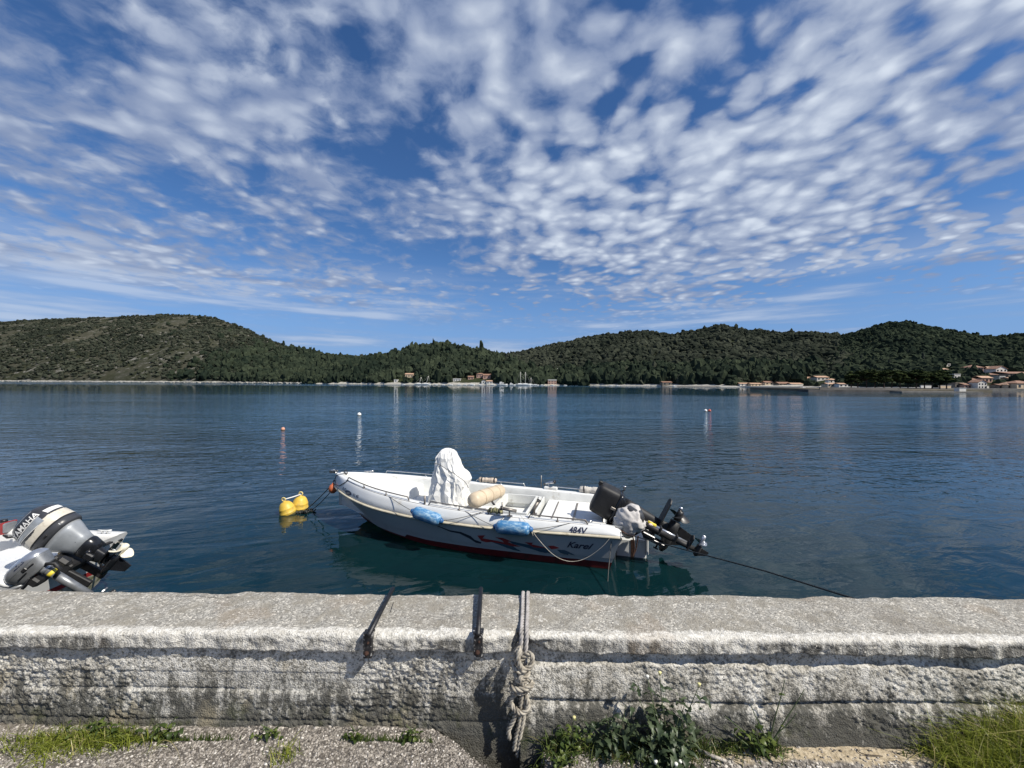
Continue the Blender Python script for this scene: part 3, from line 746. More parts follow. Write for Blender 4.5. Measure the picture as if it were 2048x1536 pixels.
for i, (x, tp, Y) in enumerate([(1702, 748, 158), (1716, 741, 166), (1733, 739, 160), (1750, 741, 170), (1768, 742, 158), (1783, 739, 168), (1800, 741, 160), (1816, 743, 170), (1832, 740, 158), (1849, 742, 166), (1864, 743, 160), (1880, 741, 168), (1893, 748, 158)]):
    pine(x, tp, Y, i, f'dark broad crowned pine on the islet, {ORD[i]} in the row')

# ---------------------------------------------------------------- boats moored across the bay
pbr('far_gelcoat', (0.72, 0.72, 0.70), 0.4, var=0.05)
pbr('far_mast', (0.62, 0.60, 0.55), 0.4, var=0.05)
pbr('far_hull_blue', (0.05, 0.09, 0.16), 0.4, var=0.05)
def far_boat(px, L, label, mast=0.0, lean=0.0, Y=384, kind='motor', hull='far_gelcoat', yaw=0, group='boats moored across the bay'):
    b = P(px, 769, Y); root = thing('sailing_boat' if mast else 'motor_boat', label, 'boat', (b.x, Y, 0), group); root.rotation_euler.z = R(yaw)
    rings = []
    for t in np.linspace(0, 1, 9):
        w = L * 0.16 * (1 - max(0, (t - 0.45) / 0.55) ** 2.2) + 0.02; f = 0.10 * L + 0.05 * L * t * t; x = L * (t - 0.5)
        rings.append([(x, -w, f), (x, -w * 0.9, f * 0.4), (x, -w * 0.4, -0.25), (x, w * 0.4, -0.25), (x, w * 0.9, f * 0.4), (x, w, f), (x, 0, f * 1.02)])
    MB().loft(rings, True, True, True, False).build('hull', MATS[hull], root)
    if kind == 'cruiser':
        MB().box((-L * 0.08, 0, L * 0.19), (L * 0.45, L * 0.22, L * 0.16), bev=L * 0.02).build('cabin', MATS['far_gelcoat'], root)
        MB().box((-L * 0.02, 0, L * 0.20), (L * 0.35, L * 0.225, L * 0.05)).build('window', MATS['dark_window'], root)
        MB().box((-L * 0.15, 0, L * 0.32), (L * 0.22, L * 0.18, L * 0.06), bev=L * 0.01).build('flybridge', MATS['far_gelcoat'], root)
    else:
        MB().box((-L * 0.02, 0, L * 0.15), (L * 0.4, L * 0.18, L * 0.09), bev=L * 0.015).build('cabin', MATS['far_gelcoat'], root)
    if mast:
        tip = Vector((math.sin(R(lean)) * mast, 0, mast))
        MB().tube([(0, 0, 0.6), tip], [0.20, 0.14], 6).build('mast', MATS['far_mast'], root)
        MB().tube([(0, 0, 2.0), (-L * 0.42, 0, 1.9)], [0.12, 0.12], 6).build('boom', MATS['far_mast'], root)
        MB().tube([tip, (L * 0.48, 0, 1.3)], 0.035, 4).tube([tip, (-L * 0.48, 0, 1.3)], 0.035, 4).build('rigging', MATS['far_mast'], root)
far_boat(838, 9.5, 'sailing boat with the shorter leaning mast below the cream villa', 8.0, 18, 410)
far_boat(852, 9.5, 'sailing boat with the taller leaning mast below the cream villa', 9.4, 17, 405)
far_boat(1041, 11, 'white sailing boat with the left of the two tall upright masts', 13.6, 0, 388)
far_boat(1051, 11, 'white sailing boat with the right of the two tall upright masts', 13.4, 0, 386)
far_boat(1062, 8, 'small sailing boat with short mast right of the two tall masts', 8.0, 0, 392)
far_boat(1005, 10, 'big white motor cruiser left of the tall masts', 0, 0, 384, 'cruiser')
far_boat(1024, 7, 'white motor boat just left of the left tall mast', 0, 0, 386, 'cruiser')
for x, L, lab in [(806, 4.5, 'small white boat on the shore below the tiny hut'), (872, 4, 'little white boat right of the leaning masts'), (886, 4, 'little white boat in the gap before the low flat building'), (901, 4.5, 'white boat under the left end of the low flat building'),
                  (918, 4.5, 'white boat under the right end of the low flat building'), (930, 4, 'little white boat left of the large white launch'), (943, 6.5, 'large white launch under the orange roofed house'), (960, 4.5, 'white boat under the narrow gabled house'),
                  (985, 5, 'white boat left of the big motor cruiser'), (1072, 6, 'white boat right of the short mast'), (1084, 5, 'white boat left of the brick coloured building'), (1104, 4.5, 'white boat in front of the brick coloured building'), (1130, 4, 'lone little boat right of the brick coloured building')]:
    far_boat(x, L, lab, 0, 0, 388)
for x, L, Y, lab in [(1222, 3.5, 375, 'small white boat under the ridge, left one of two'), (1235, 4, 372, 'small white boat under the ridge, right one of two'), (1349, 4, 340, 'white boat beside the lone brown house'),
                     (1541, 4, 300, 'white boat in front of the cream house in the waterside row'), (1572, 4, 290, 'white boat in front of the brown waterside house'), (1607, 3.0, 262, 'little white boat off the left end of the pier')]:
    far_boat(x, L, lab, 0, 0, Y)
bch = MB(); a_ = P(1440, 773, 318); b_ = P(1480, 773, 308)
bch.add([(a_.x, a_.y - 4, -0.1), (b_.x, b_.y - 4, -0.1), (b_.x, b_.y + 6, 1.1), (a_.x, a_.y + 6, 1.1)], [(0, 1, 2, 3)]); tag(bch.build('beach', MATS['limestone']), kind='structure')
a_ = P(1330, 773, 345); b_ = P(1440, 773, 322); bch = MB()
bch.add([(a_.x, a_.y - 3, -0.1), (b_.x, b_.y - 3, -0.1), (b_.x, b_.y + 5, 0.7), (a_.x, a_.y + 5, 0.7)], [(0, 1, 2, 3)]); tag(bch.build('beach', MATS['pier_concrete']), kind='structure')
# ================================================================ quay wall in front
GROUND_Z = 1.0
TOP_Z = 1.425
COP_B = 1.357
def wall_material(name, aggregate):
    m, t, out = new_mat(name)
    o = nd(t, 'ShaderNodeTexCoord').outputs['Object']
    s = nd(t, 'ShaderNodeSeparateXYZ', {0: o}); z = s.outputs[2]
    big = NOISE(t, o, 2.6, 5, 0.6); med = NOISE(t, o, 11.0, 7, 0.68); fine = NOISE(t, o, 60.0, 5, 0.7)
    stre = NOISE(t, SCALEV(t, o, (16.0, 16.0, 5.0)), 1.0, 6, 0.7)
    # bare mortar with aggregate
    agg = VORO(t, o, 150.0, out='Color'); aggd = VORO(t, o, 150.0)
    ag = nd(t, 'ShaderNodeSeparateColor', {0: agg}).outputs[0]
    bare = MIX(t, ag, (0.19, 0.18, 0.158), (0.48, 0.46, 0.41))
    bare = MIX(t, RAMP(t, ag, 0.86, 0.97), bare, (0.66, 0.62, 0.54))
    bare = MIX(t, RAMP(t, med, 0.45, 0.62), bare, (0.265, 0.245, 0.205))
    bare = MIX(t, MA(t, 'MULTIPLY', RAMP(t, big, 0.52, 0.68), 0.45), bare, (0.20, 0.18, 0.15))
    white = MIX(t, RAMP(t, fine, 0.35, 0.7), (0.46, 0.44, 0.39), (0.74, 0.72, 0.665))
    if aggregate:      # coping: limewash only survives along its front edge
        n = nd(t, 'ShaderNodeNewGeometry').outputs['Normal']
        y = s.outputs[1]
        edge = MA(t, 'ADD', RAMP(t, y, 1.70, 1.645), MA(t, 'MULTIPLY', MA(t, 'SUBTRACT', med, 0.5), 2.6))
        edge = RAMP(t, MA(t, 'ADD', edge, MA(t, 'MULTIPLY', MA(t, 'SUBTRACT', fine, 0.5), 1.2)), 0.35, 0.75)
        c = MIX(t, edge, bare, white)
        front = RAMP(t, z, TOP_Z - 0.008, TOP_Z - 0.03)
        blk = RAMP(t, MA(t, 'ADD', MA(t, 'MULTIPLY', stre, 0.7), MA(t, 'ADD', MA(t, 'MULTIPLY', big, 0.45), MA(t, 'MULTIPLY', fine, 0.30))), 0.64, 0.80)
        c = MIX(t, MA(t, 'MULTIPLY', MA(t, 'MULTIPLY', blk, front), 0.88), c, (0.045, 0.043, 0.038))
        pit = RAMP(t, NOISE(t, o, 105.0, 3, 0.65), 0.56, 0.66)
        c = MIX(t, MA(t, 'MULTIPLY', pit, 0.55), c, (0.10, 0.095, 0.085))
        stone = RAMP(t, VORO(t, o, 38.0, 'F1'), 0.20, 0.13); sel = RAMP(t, nd(t, 'ShaderNodeSeparateColor', {0: VORO(t, o, 38.0, out='Color')}).outputs[1], 0.80, 0.84)
        c = MIX(t, MA(t, 'MULTIPLY', MA(t, 'MULTIPLY', stone, sel), 0.8), c, (0.66, 0.62, 0.54))
        scr = RAMP(t, NOISE(t, SCALEV(t, nd(t, 'ShaderNodeVectorRotate', {'Vector': o, 'Angle': 0.9}, rotation_type='Z_AXIS').outputs[0], (9.0, 240.0, 9.0)), 1.0, 3, 0.5), 0.66, 0.72)
        c = MIX(t, MA(t, 'MULTIPLY', scr, 0.45), c, (0.60, 0.57, 0.50))
        spots = RAMP(t, NOISE(t, o, 26.0, 4, 0.6), 0.60, 0.70)
        c = MIX(t, MA(t, 'MULTIPLY', spots, 0.45), c, (0.11, 0.105, 0.09))
        rust = MA(t, 'MULTIPLY', RAMP(t, NOISE(t, o, 3.3, 3, 0.5), 0.60, 0.70), 0.14)
        c = MIX(t, rust, c, (0.34, 0.22, 0.12))
    else:
        pit = RAMP(t, MA(t, 'ADD', MA(t, 'MULTIPLY', NOISE(t, o, 95.0, 3, 0.65), 0.75), MA(t, 'MULTIPLY', med, 0.30)), 0.535, 0.60)
        peel = RAMP(t, MA(t, 'ADD', MA(t, 'MULTIPLY', med, 0.7), MA(t, 'MULTIPLY', big, 0.5)), 0.53, 0.68)
        c = MIX(t, peel, white, MIX(t, 0.6, bare, (0.50, 0.475, 0.415)))
        up = RAMP(t, z, 1.33, 0.98, smooth=False)      # algae and lichen growth, denser where the wall stays damp
        blk = RAMP(t, MA(t, 'ADD', MA(t, 'MULTIPLY', stre, 0.75), MA(t, 'ADD', MA(t, 'MULTIPLY', fine, 0.45), MA(t, 'MULTIPLY_ADD', up, 0.30, MA(t, 'MULTIPLY', big, 0.25)))), 0.80, 0.96)
        c = MIX(t, MA(t, 'MULTIPLY', blk, 0.9), c, (0.045, 0.045, 0.038))
        c = MIX(t, MA(t, 'MULTIPLY', pit, 0.72), c, (0.10, 0.095, 0.08))
        ochre = RAMP(t, NOISE(t, o, 4.3, 4, 0.6), 0.56, 0.70)
        c = MIX(t, MA(t, 'MULTIPLY', ochre, 0.35), c, (0.42, 0.36, 0.24))
        moss = MA(t, 'MULTIPLY', RAMP(t, NOISE(t, o, 8.0, 5, 0.65), 0.52, 0.66), RAMP(t, z, 1.16, 1.03))
        c = MIX(t, MA(t, 'MULTIPLY', moss, 0.7), c, (0.06, 0.065, 0.032))
    hgt = MA(t, 'ADD', MA(t, 'MULTIPLY', fine, 0.6), MA(t, 'ADD', MA(t, 'MULTIPLY', aggd, -0.5), MA(t, 'MULTIPLY', NOISE(t, o, 170.0, 3, 0.6), 0.5)))
    p = nd(t, 'ShaderNodeBsdfPrincipled', {'Base Color': c, 'Roughness': 0.92, 'Specular IOR Level': 0.2, 'Normal': BUMP(t, hgt, 0.85, 0.006)})
    t.links.new(p.outputs[0], out.inputs[0]); MATS[name] = m
wall_material('old_coping', True)
wall_material('old_limewash', False)
wall = thing('quay_wall', 'long low whitewashed concrete wall with weathered coping along the quay edge', 'wall', (0, 1.65, GROUND_Z))
wall.rotation_euler.z = -0.0062
def grid_np(name, Xg, Yg, Zg, mat, parent, smooth=True, shift=(0, 0, 0)):
    nr, nc = Xg.shape; V = np.stack([Xg, Yg, Zg], -1).reshape(-1, 3)
    i = np.arange(nr - 1)[:, None] * nc + np.arange(nc - 1)[None]
    F = np.stack([i, i + 1, i + nc + 1, i + nc], -1).reshape(-1, 4)
    o = mesh_np(name, V, F, mat, parent, smooth)
    return o
wx = np.concatenate([np.linspace(-9, -2.9, 60, endpoint=False), np.arange(-2.9, 2.9, 0.006), np.linspace(2.9, 9, 60)])
# the object coordinates of the parts stay in world-like metres: the parts are shifted back by the parent's place
def wall_part(o): o.matrix_parent_inverse = Matrix.Translation((0, -1.65, -GROUND_Z)); return o
yb = np.concatenate([[1.962] * 8, [1.961, 1.957, 1.950], np.linspace(1.943, 1.652, 40), [1.645, 1.638, 1.634], np.full(10, 1.632), np.linspace(1.634, 1.70, 8)])
zb = np.concatenate([np.linspace(1.20, 1.408, 8), [1.416, 1.421, 1.4245], np.full(40, TOP_Z), [1.4235, 1.419, 1.411], np.linspace(1.402, COP_B + 0.004, 10), np.full(8, COP_B)])
Xg, Yb = np.meshgrid(wx, yb); _, Zb = np.meshgrid(wx, zb)
top = (Zb > TOP_Z - 0.002); front = (Yb < 1.6345) & (Zb > COP_B + 0.003); back = Yb > 1.95
Yg = Yb.copy(); Zg = Zb.copy()
Zg = Zg + np.where(top, fbm(Xg * 9, Yb * 9, 5, 2, 0.6) * 0.014 + fbm(Xg * 1.1, Yb * 3, 3, 8) * 0.012, 0)
edge_w = fbm(Xg * 7, Xg * 0 + 3, 4, 5, 0.6) * 0.03 + np.minimum(0, fbm(Xg * 2.6, Xg * 0 + 1, 2, 7) + 0.12) * 0.10
Yg = Yg + np.where(Yb > 1.915, edge_w, 0)
Zg = Zg + np.where(Yb > 1.915, np.minimum(0, fbm(Xg * 3.1, Xg * 0 + 9, 3, 17)) * 0.03, 0)
low = np.clip((1.66 - Yb) / 0.03, 0, 1)
Yg = Yg + low * (fbm(Xg * 22, Zb * 30, 4, 3, 0.6) * 0.020 + fbm(Xg * 3, Zb * 5, 3, 4) * 0.016)
under = (Zb < COP_B + 0.02)
Zg = Zg + np.where(under, fbm(Xg * 6, Xg * 0 + 5, 4, 6, 0.6) * 0.028 - 0.004, 0)
notch = np.exp(-((Xg - 0.038) / 0.030) ** 2) + 0.55 * np.exp(-((Xg - 0.10) / 0.045) ** 2) * (Zb < 1.40)
Yg = Yg + notch * np.clip((1.72 - Yb) / 0.09, 0, 1) * 0.045
Zg = Zg + np.where((Yb < 1.66) & (Zb < 1.40), 0.026 * np.exp(-((Xg - 0.095) / 0.05) ** 2), 0) - np.where(top, 0.012 * np.exp(-((Xg - 0.04) / 0.03) ** 2) * np.clip((1.70 - Yb) / 0.05, 0, 1), 0)
wall_part(grid_np('coping', Xg, Yg, Zg, MATS['old_coping'], wall))
XS = 0.040                                                # joint between the two pours
def face(cols, z, yfun, name):
    Xf, Zf = np.meshgrid(cols, z); Yf = yfun(Xf, Zf)
    return wall_part(grid_np(name, Xf, Yf, Zf, MATS['old_limewash'], wall))
zf = np.linspace(COP_B + 0.02, 0.76, 112)
def rough(X, Z, s):
    a = fbm(X * 70 + Z * 25, Z * 90, 3, s, 0.7) * 0.024
    b = np.abs(fbm(X * 15 + Z * 5, Z * 34, 4, s + 3, 0.6)) * 0.017
    patch_ = np.clip(fbm(X * 2.2, Z * 4, 3, s + 20) * 5 + 0.9, 0.30, 1.15)
    return (a - b + 0.004) * patch_ * 0.70 + fbm(X * 2, Z * 3, 3, s + 9) * 0.010
def yleft(X, Z):
    fade = np.clip((1.335 - Z) / 0.03, 0.25, 1)
    g = 0.006 * np.exp(-((Z - 1.156 - 0.006 * np.sin(X * 3)) / 0.004) ** 2) + 0.006 * np.exp(-((Z - 1.035 - fbm(X * 5, X * 0, 3, 88) * 0.02) / 0.006) ** 2)
    for zl, am, wb in ((1.245, 0.004, 0.010), (1.208, 0.003, 0.014), (1.098, 0.005, 0.012)):     # board marks of the shuttering
        g = g + am * np.clip((zl + fbm(X * 1.5, X * 0 + zl * 9, 2, 120) * wb - Z) / 0.004, 0, 1) * np.clip(vnoise(X * 1.7, X * 0 + zl * 7, 9) * 3 - 0.8, 0, 1) - am * 0.5
    smooth_zone = np.clip((X + 0.22 - (Z - 1.2) * 0.5) / 0.06, 0, 1)
    return 1.663 + rough(X, Z, 31) * fade * (1 - 0.7 * smooth_zone) + g - np.clip((1.09 - Z), 0, 0.2) * 0.10 - 0.006 * (Z < 1.156)
lc = wx[wx < XS + 0.035]
face(lc, zf, yleft, 'wall_section')
def yright(X, Z):
    led = 1.296 + fbm(X * 4, X * 0 + 2, 3, 77) * 0.035
    step1 = np.clip((led - Z) / 0.010, 0, 1); gz = 1.147 + fbm(X * 1.2, X * 0, 2, 78) * 0.02
    groove = np.exp(-((Z - gz) / 0.009) ** 2) * (0.4 + vnoise(X * 3, X * 0 + 4, 5))
    base = 1.674 - 0.018 * step1 - np.clip((1.34 - Z) / 0.34, 0, 1.6) * 0.055 + 0.022 * groove - 0.006 * (Z < gz)
    y = base + rough(X, Z, 53) * (0.35 + 0.65 * step1)
    return y
rc = np.concatenate([[XS, XS + 0.0005], XS + 0.001 + np.arange(0.006, 0.1, 0.0075), wx[wx > XS + 0.1]])
def yright_c(X, Z):
    y = yright(X, Z); y[:, 0] = 1.76; return y
o_ = face(rc, zf, yright_c, 'wall_section')
# quay body under the wall, down into the water
pbr('quay_stone', (0.16, 0.15, 0.13), 0.9, var=0.3, scale=4, bump=0.4, bscale=20)
qb = MB().box((0, 1.815, -0.92), (60, 0.22, 4.2)); tag(qb.build('quay_face', MATS['quay_stone']), kind='structure')
for sx_ in (-1, 1):
    e_ = thing('quay_wall', ('far left' if sx_ < 0 else 'far right') + ' run of the low quay wall beyond the view', 'wall', (sx_ * 19.5, 1.79, 1.0))
    MB().box((0, 0, 0.18), (21, 0.25, 0.35)).build('wall_section', MATS['old_limewash'], e_); MB().box((0, 0, 0.39), (21, 0.31, 0.07), bev=0.008).build('coping', MATS['old_coping'], e_)

# ---------------------------------------------------------------- pavement of exposed gravel
def pavement_material():
    m, t, out = new_mat('pavement')
    o = nd(t, 'ShaderNodeNewGeometry').outputs['Position']
    s = nd(t, 'ShaderNodeSeparateXYZ', {0: o})
    v = VORO(t, o, 95.0, out='Color'); d = VORO(t, o, 95.0)
    f = nd(t, 'ShaderNodeSeparateColor', {0: v}).outputs[0]
    c = MIX(t, f, (0.11, 0.10, 0.09), (0.36, 0.33, 0.29))
    c = MIX(t, RAMP(t, f, 0.85, 0.96), c, (0.60, 0.56, 0.50))
    c = MIX(t, RAMP(t, d, 0.50, 0.75), c, (0.10, 0.09, 0.08))
    wob = MA(t, 'MULTIPLY', MA(t, 'SUBTRACT', NOISE(t, o, 7.0, 5, 0.65), 0.5), 0.16)
    yy = MA(t, 'ADD', s.outputs[1], wob)
    sand = MA(t, 'MULTIPLY', RAMP(t, yy, 1.515, 1.535), MA(t, 'MULTIPLY', RAMP(t, s.outputs[0], 0.66, 0.84), RAMP(t, s.outputs[0], 1.78, 1.70)))
    sc = MIX(t, RAMP(t, NOISE(t, o, 40.0, 5, 0.65), 0.35, 0.65), (0.34, 0.275, 0.18), (0.52, 0.44, 0.315))
    c = MIX(t, MA(t, 'MULTIPLY', sand, 0.92), c, sc)
    c = MIX(t, MA(t, 'MULTIPLY', RAMP(t, NOISE(t, o, 3.5, 5, 0.6), 0.50, 0.66), 0.45), c, (0.14, 0.12, 0.09))
    h = MA(t, 'ADD', MA(t, 'MULTIPLY', d, -0.8), NOISE(t, o, 140.0, 4, 0.65))
    p = nd(t, 'ShaderNodeBsdfPrincipled', {'Base Color': c, 'Roughness': 0.93, 'Specular IOR Level': 0.15, 'Normal': BUMP(t, h, 0.8, 0.005)})
    t.links.new(p.outputs[0], out.inputs[0]); MATS['pavement'] = m
pavement_material()
plane('ground', -80, 80, -70, 1.30, GROUND_Z - 0.004, MATS['pavement'])
def hole(X, Y):
    # the slab has broken away beside the rope
    e = fbm(X * 14, Y * 14, 4, 66) * 0.06
    d = (X - np.interp(Y, [1.40, 1.50, 1.56, 1.62, 1.68], [-0.02, -0.085, -0.17, -0.25, -0.36])) + e
    return np.clip(d / 0.02, 0, 1) * np.clip((0.13 - X + e * 0.6) / 0.03, 0, 1) * np.clip((Y - 1.475 + e * 0.5) / 0.03, 0, 1)
gx = np.concatenate([np.linspace(-12, -2.4, 50, endpoint=False), np.arange(-2.4, 2.4, 0.008), np.linspace(2.4, 12, 50)]); gy = np.concatenate([np.linspace(1.29, 1.44, 12, endpoint=False), np.arange(1.44, 1.70, 0.007)])
GX, GY = np.meshgrid(gx, gy)
def ground_h(X, Y):
    z = GROUND_Z + fbm(X * 3, Y * 5, 3, 12) * 0.018 + fbm(X * 26, Y * 26, 3, 13) * 0.008 + np.clip(Y - 1.60, 0, 0.1) * 0.12 * (X < -0.3)
    z = z - 0.016 * np.clip((X - 0.2) / 0.4, 0, 1)
    z = z + 0.014 * np.clip((Y - 1.50 + fbm(X * 6, Y * 2, 3, 15) * 0.06) / 0.02, 0, 1) * np.clip((X - 0.7) / 0.1, 0, 1) * np.clip((1.74 - X) / 0.06, 0, 1)
    return z - hole(X, Y) * 0.17
tag(grid_np('pavement', GX, GY, ground_h(GX, GY), MATS['pavement'], None), kind='structure')
def pebbles():
    g = np.random.default_rng(77); n = 19000
    X = g.uniform(-2.35, 2.35, n); Y = g.uniform(1.42, 1.665, n)
    keep = (hole(X, Y) < 0.25) & ~((X > 0.72) & (X < 1.72) & (Y > 1.515 + g.normal(0, 0.012, n)) & (g.random(n) > 0.12)) & ~((X < -0.3) & (Y > 1.655))
    X, Y = X[keep], Y[keep]; n = len(X); s = g.uniform(0.0020, 0.0052, n) * (1 + 0.5 * (g.random(n) > 0.9)) * 0.9
    C = np.stack([X, Y, ground_h(X, Y) + s * 0.15], -1)
    V, F = blobs(C, np.stack([s * g.uniform(0.9, 1.5, n), s, s * 0.75], -1), ICO1, 0.3, 5)
    m, t, out = new_mat('pebble'); at = nd(t, 'ShaderNodeAttribute', attribute_name='tint').outputs['Fac']
    c = MIX(t, RAMP(t, at, 0.0, 0.8), (0.085, 0.075, 0.065), (0.33, 0.30, 0.265)); c = MIX(t, RAMP(t, at, 0.88, 0.99), c, (0.62, 0.59, 0.54))
    p = nd(t, 'ShaderNodeBsdfPrincipled', {'Base Color': c, 'Roughness': 0.85, 'Specular IOR Level': 0.25}); t.links.new(p.outputs[0], out.inputs[0]); MATS['pebble'] = m
    tag(mesh_np('pebbles', V, F, m, smooth=True, tint=np.repeat(g.random(n), len(ICO1[0]))), kind='stuff')
pebbles()

# ---------------------------------------------------------------- iron straps over the coping
pbr('black_iron', (0.018, 0.018, 0.020), 0.45, 0.3, var=0.3, scale=30, dirt=(0.06, 0.028, 0.02), dscale=22, dlo=0.64, dhi=0.72, bump=0.3, bscale=120)
pbr('rust', (0.042, 0.018, 0.011), 0.9, var=0.35, scale=60, bump=0.4, bscale=150)
pbr('worn_iron', (0.022, 0.022, 0.024), 0.5, 0.2, var=0.3, scale=40, dirt=(0.55, 0.54, 0.52), dscale=45, dlo=0.56, dhi=0.62, bump=0.3, bscale=120)
def strap(pf, pn, plate, label):
    a = PZ(pf[0], pf[1], TOP_Z + 0.030); b = PZ(pn[0], pn[1], TOP_Z + 0.022)
    pc = PZ(plate[0], plate[1], TOP_Z + 0.008); pc.y = 1.612
    pc = P(plate[0], plate[1], 1.612); ph = (plate[3] - plate[1]) / FPX * 1.612; pw = plate[2] / FPX * 1.612
    root = thing('iron_strap', label, 'strap', (pc.x, 1.63, TOP_Z), 'iron straps bolted over the wall'); sh = Vector((pc.x, 1.63, TOP_Z))
    d = (a - b).normalized(); s = d.cross(Vector((0, 0, 1))).normalized()
    m = MB(); path = [b + Vector((0, 0, 0)), b.lerp(a, 0.5) + Vector((0, 0, 0.003)), a]
    for p0, p1 in zip(path, path[1:]):
        pass
    m.tube(path, 0.0105, 10)
    m.build('rod', MATS['black_iron'], root, sh)
    q = MB(); x, y, z = pc
    q.box((x, y - 0.002, z - ph / 2), (pw, 0.006, ph), bev=0.0015); q.box((x - pw / 2 + 0.003, y + 0.011, z - ph / 2), (0.006, 0.026, ph)); q.box((x + pw / 2 - 0.003, y + 0.011, z - ph / 2), (0.0058, 0.026, ph * 0.98))
    q.box((x, y + 0.014, z + 0.003), (pw + 0.006, 0.032, 0.006)); q.build('plate', MATS['worn_iron'], root, sh)
    c = MB(); M = Tm(x - 0.002, y - 0.005, z - ph * 0.76) @ Rm(PI / 2, 'X'); c.lathe([(0, 0), (0.0105, 0.0), (0.0105, 0.004), (0.006, 0.009), (0, 0.0095)], 8, M)
    c.lathe([(0, 0), (0.006, 0.0), (0.005, 0.006), (0, 0.0065)], 6, Tm(x + 0.004, y - 0.005, z - ph * 0.3) @ Rm(PI / 2, 'X')); c.build('bolt', MATS['rust'], root, sh)
strap((786, 1177), (737, 1271), (735.5, 1270, 17, 1316), 'slanting black iron strap with rusty bolt plate, left of the other strap')
strap((962, 1177), (956, 1270), (956.5, 1268, 18, 1314), 'straight black iron strap with rusty bolt plate, nearer the knotted rope')
st_ = thing('straw', 'thin dry straw lying on the coping right of the slanting strap', 'straw', PZ(784, 1210, TOP_Z)); a, b = PZ(787, 1205, TOP_Z + 0.004), PZ(781, 1224, TOP_Z + 0.004)
MB().tube([a - st_.location, b - st_.location], 0.0012, 4).build('stem', MATS['black_iron'], st_)

# ---------------------------------------------------------------- knotted mooring rope
def rope_material(name, col, dark):
    m, t, out = new_mat(name); o = nd(t, 'ShaderNodeTexCoord').outputs['Object']
    c = MIX(t, RAMP(t, NOISE(t, o, 30, 5, 0.65), 0.40, 0.68), col, dark)
    p = nd(t, 'ShaderNodeBsdfPrincipled', {'Base Color': c, 'Roughness': 0.85, 'Specular IOR Level': 0.2, 'Normal': BUMP(t, NOISE(t, SCALEV(t, o, (900, 900, 500)), 1.0, 2), 0.35, 0.001)})
    t.links.new(p.outputs[0], out.inputs[0]); MATS[name] = m
rope_material('old_rope', (0.42, 0.385, 0.32), (0.17, 0.15, 0.12))
rope_material('grey_rope', (0.40, 0.38, 0.37), (0.24, 0.225, 0.21))
def knotted_rope():
    base = Vector((0.045, 1.60, TOP_Z)); YF = 1.598
    root = thing('mooring_rope', 'thick laid rope looped over the wall and knotted in front of it', 'rope', base)
    r = 0.0098
    def Q(px, py, dy=0.0): return P(px, py, YF + dy)
    for i, (xt, xn, xk) in enumerate(((1046.5, 1043, 1040), (1056.5, 1053.5, 1051))):
        far = PZ(xt, 1188, TOP_Z + 0.012)
        path = [far + Vector((0, 0.05, -0.5)), far + Vector((0, 0.05, -0.12)), far + Vector((0, 0.022, -0.006)), PZ(xt - 1, 1215, TOP_Z + 0.008), PZ(xt - 2.0, 1240, TOP_Z + 0.007), PZ(xn, 1266, TOP_Z + 0.008), Q(xn - 1, 1284, 0.028), Q(xk, 1310, 0.012), Q(xk - 1, 1336, 0.004)]
        mb = MB(); laid_rope(mb, catmull(path, 8), r); mb.build('strand', MATS['grey_rope'], root, base)
    def knot(path, name='knot', rr=r, n=8, pieces=True):
        mb = MB(); laid_rope(mb, catmull([Q(*p) for p in path], n), rr); mb.build(name, MATS['old_rope'], root, base)
    # main bowline-like knot
    knot([(1041, 1296, -0.004), (1034, 1302, -0.016), (1031, 1316, -0.022), (1036, 1330, -0.024), (1048, 1338, -0.022), (1060, 1332, -0.02), (1065, 1318, -0.016), (1060, 1307, -0.008), (1050, 1312, -0.002), (1042, 1320, 0.0)], rr=0.0105)
    knot([(1023, 1330, 0.002), (1024, 1316, -0.008), (1032, 1308, -0.014), (1040, 1300, -0.026), (1036, 1312, -0.036), (1038, 1326, -0.038), (1042, 1336, -0.030), (1040, 1346, -0.018)], rr=0.0105)
    knot([(1026, 1322, -0.008), (1027, 1334, -0.02), (1037, 1342, -0.028), (1050, 1340, -0.026), (1062, 1332, -0.014)], rr=0.0105)
    # the middle bunch
    knot([(1029, 1344, -0.004), (1033, 1354, -0.016), (1043, 1358, -0.022), (1054, 1352, -0.016), (1058, 1343, -0.004)])
    knot([(1031, 1352, 0.0), (1036, 1362, -0.016), (1046, 1364, -0.020), (1056, 1358, -0.012)])
    knot([(1045, 1345, -0.018), (1040, 1356, -0.026), (1044, 1366, -0.022), (1052, 1372, -0.010)])
    # collar turns
    knot([(1021, 1368, 0.004), (1024, 1374, -0.016), (1034, 1379, -0.026), (1048, 1378, -0.028), (1060, 1373, -0.022), (1065, 1367, -0.006), (1060, 1364, 0.01)], rr=0.0108)
    knot([(1024, 1377, -0.002), (1030, 1383, -0.016), (1042, 1386, -0.020), (1054, 1381, -0.012), (1060, 1378, 0.0)])
    # hanging tails and the lower loop
    knot([(1036, 1384, -0.010), (1026, 1392, -0.010), (1022, 1404, -0.008), (1027, 1416, -0.016), (1032, 1424, -0.022), (1027, 1440, -0.016), (1021, 1452, -0.012), (1017, 1462, -0.012), (1019, 1478, -0.012)])
    knot([(1044, 1386, -0.010), (1042, 1400, -0.008), (1040, 1420, -0.002), (1038, 1446, 0.0), (1032, 1474, 0.002), (1028, 1500, 0.004)])
    knot([(1050, 1384, -0.004), (1054, 1398, -0.008), (1057, 1410, -0.016), (1054, 1420, -0.024), (1046, 1426, -0.028), (1037, 1424, -0.026), (1030, 1416, -0.020)])
    knot([(1048, 1388, 0.004), (1048, 1410, 0.002), (1047, 1436, 0.0), (1041, 1466, 0.002), (1036, 1494, 0.006), (1034, 1512, 0.008)])
knotted_rope()
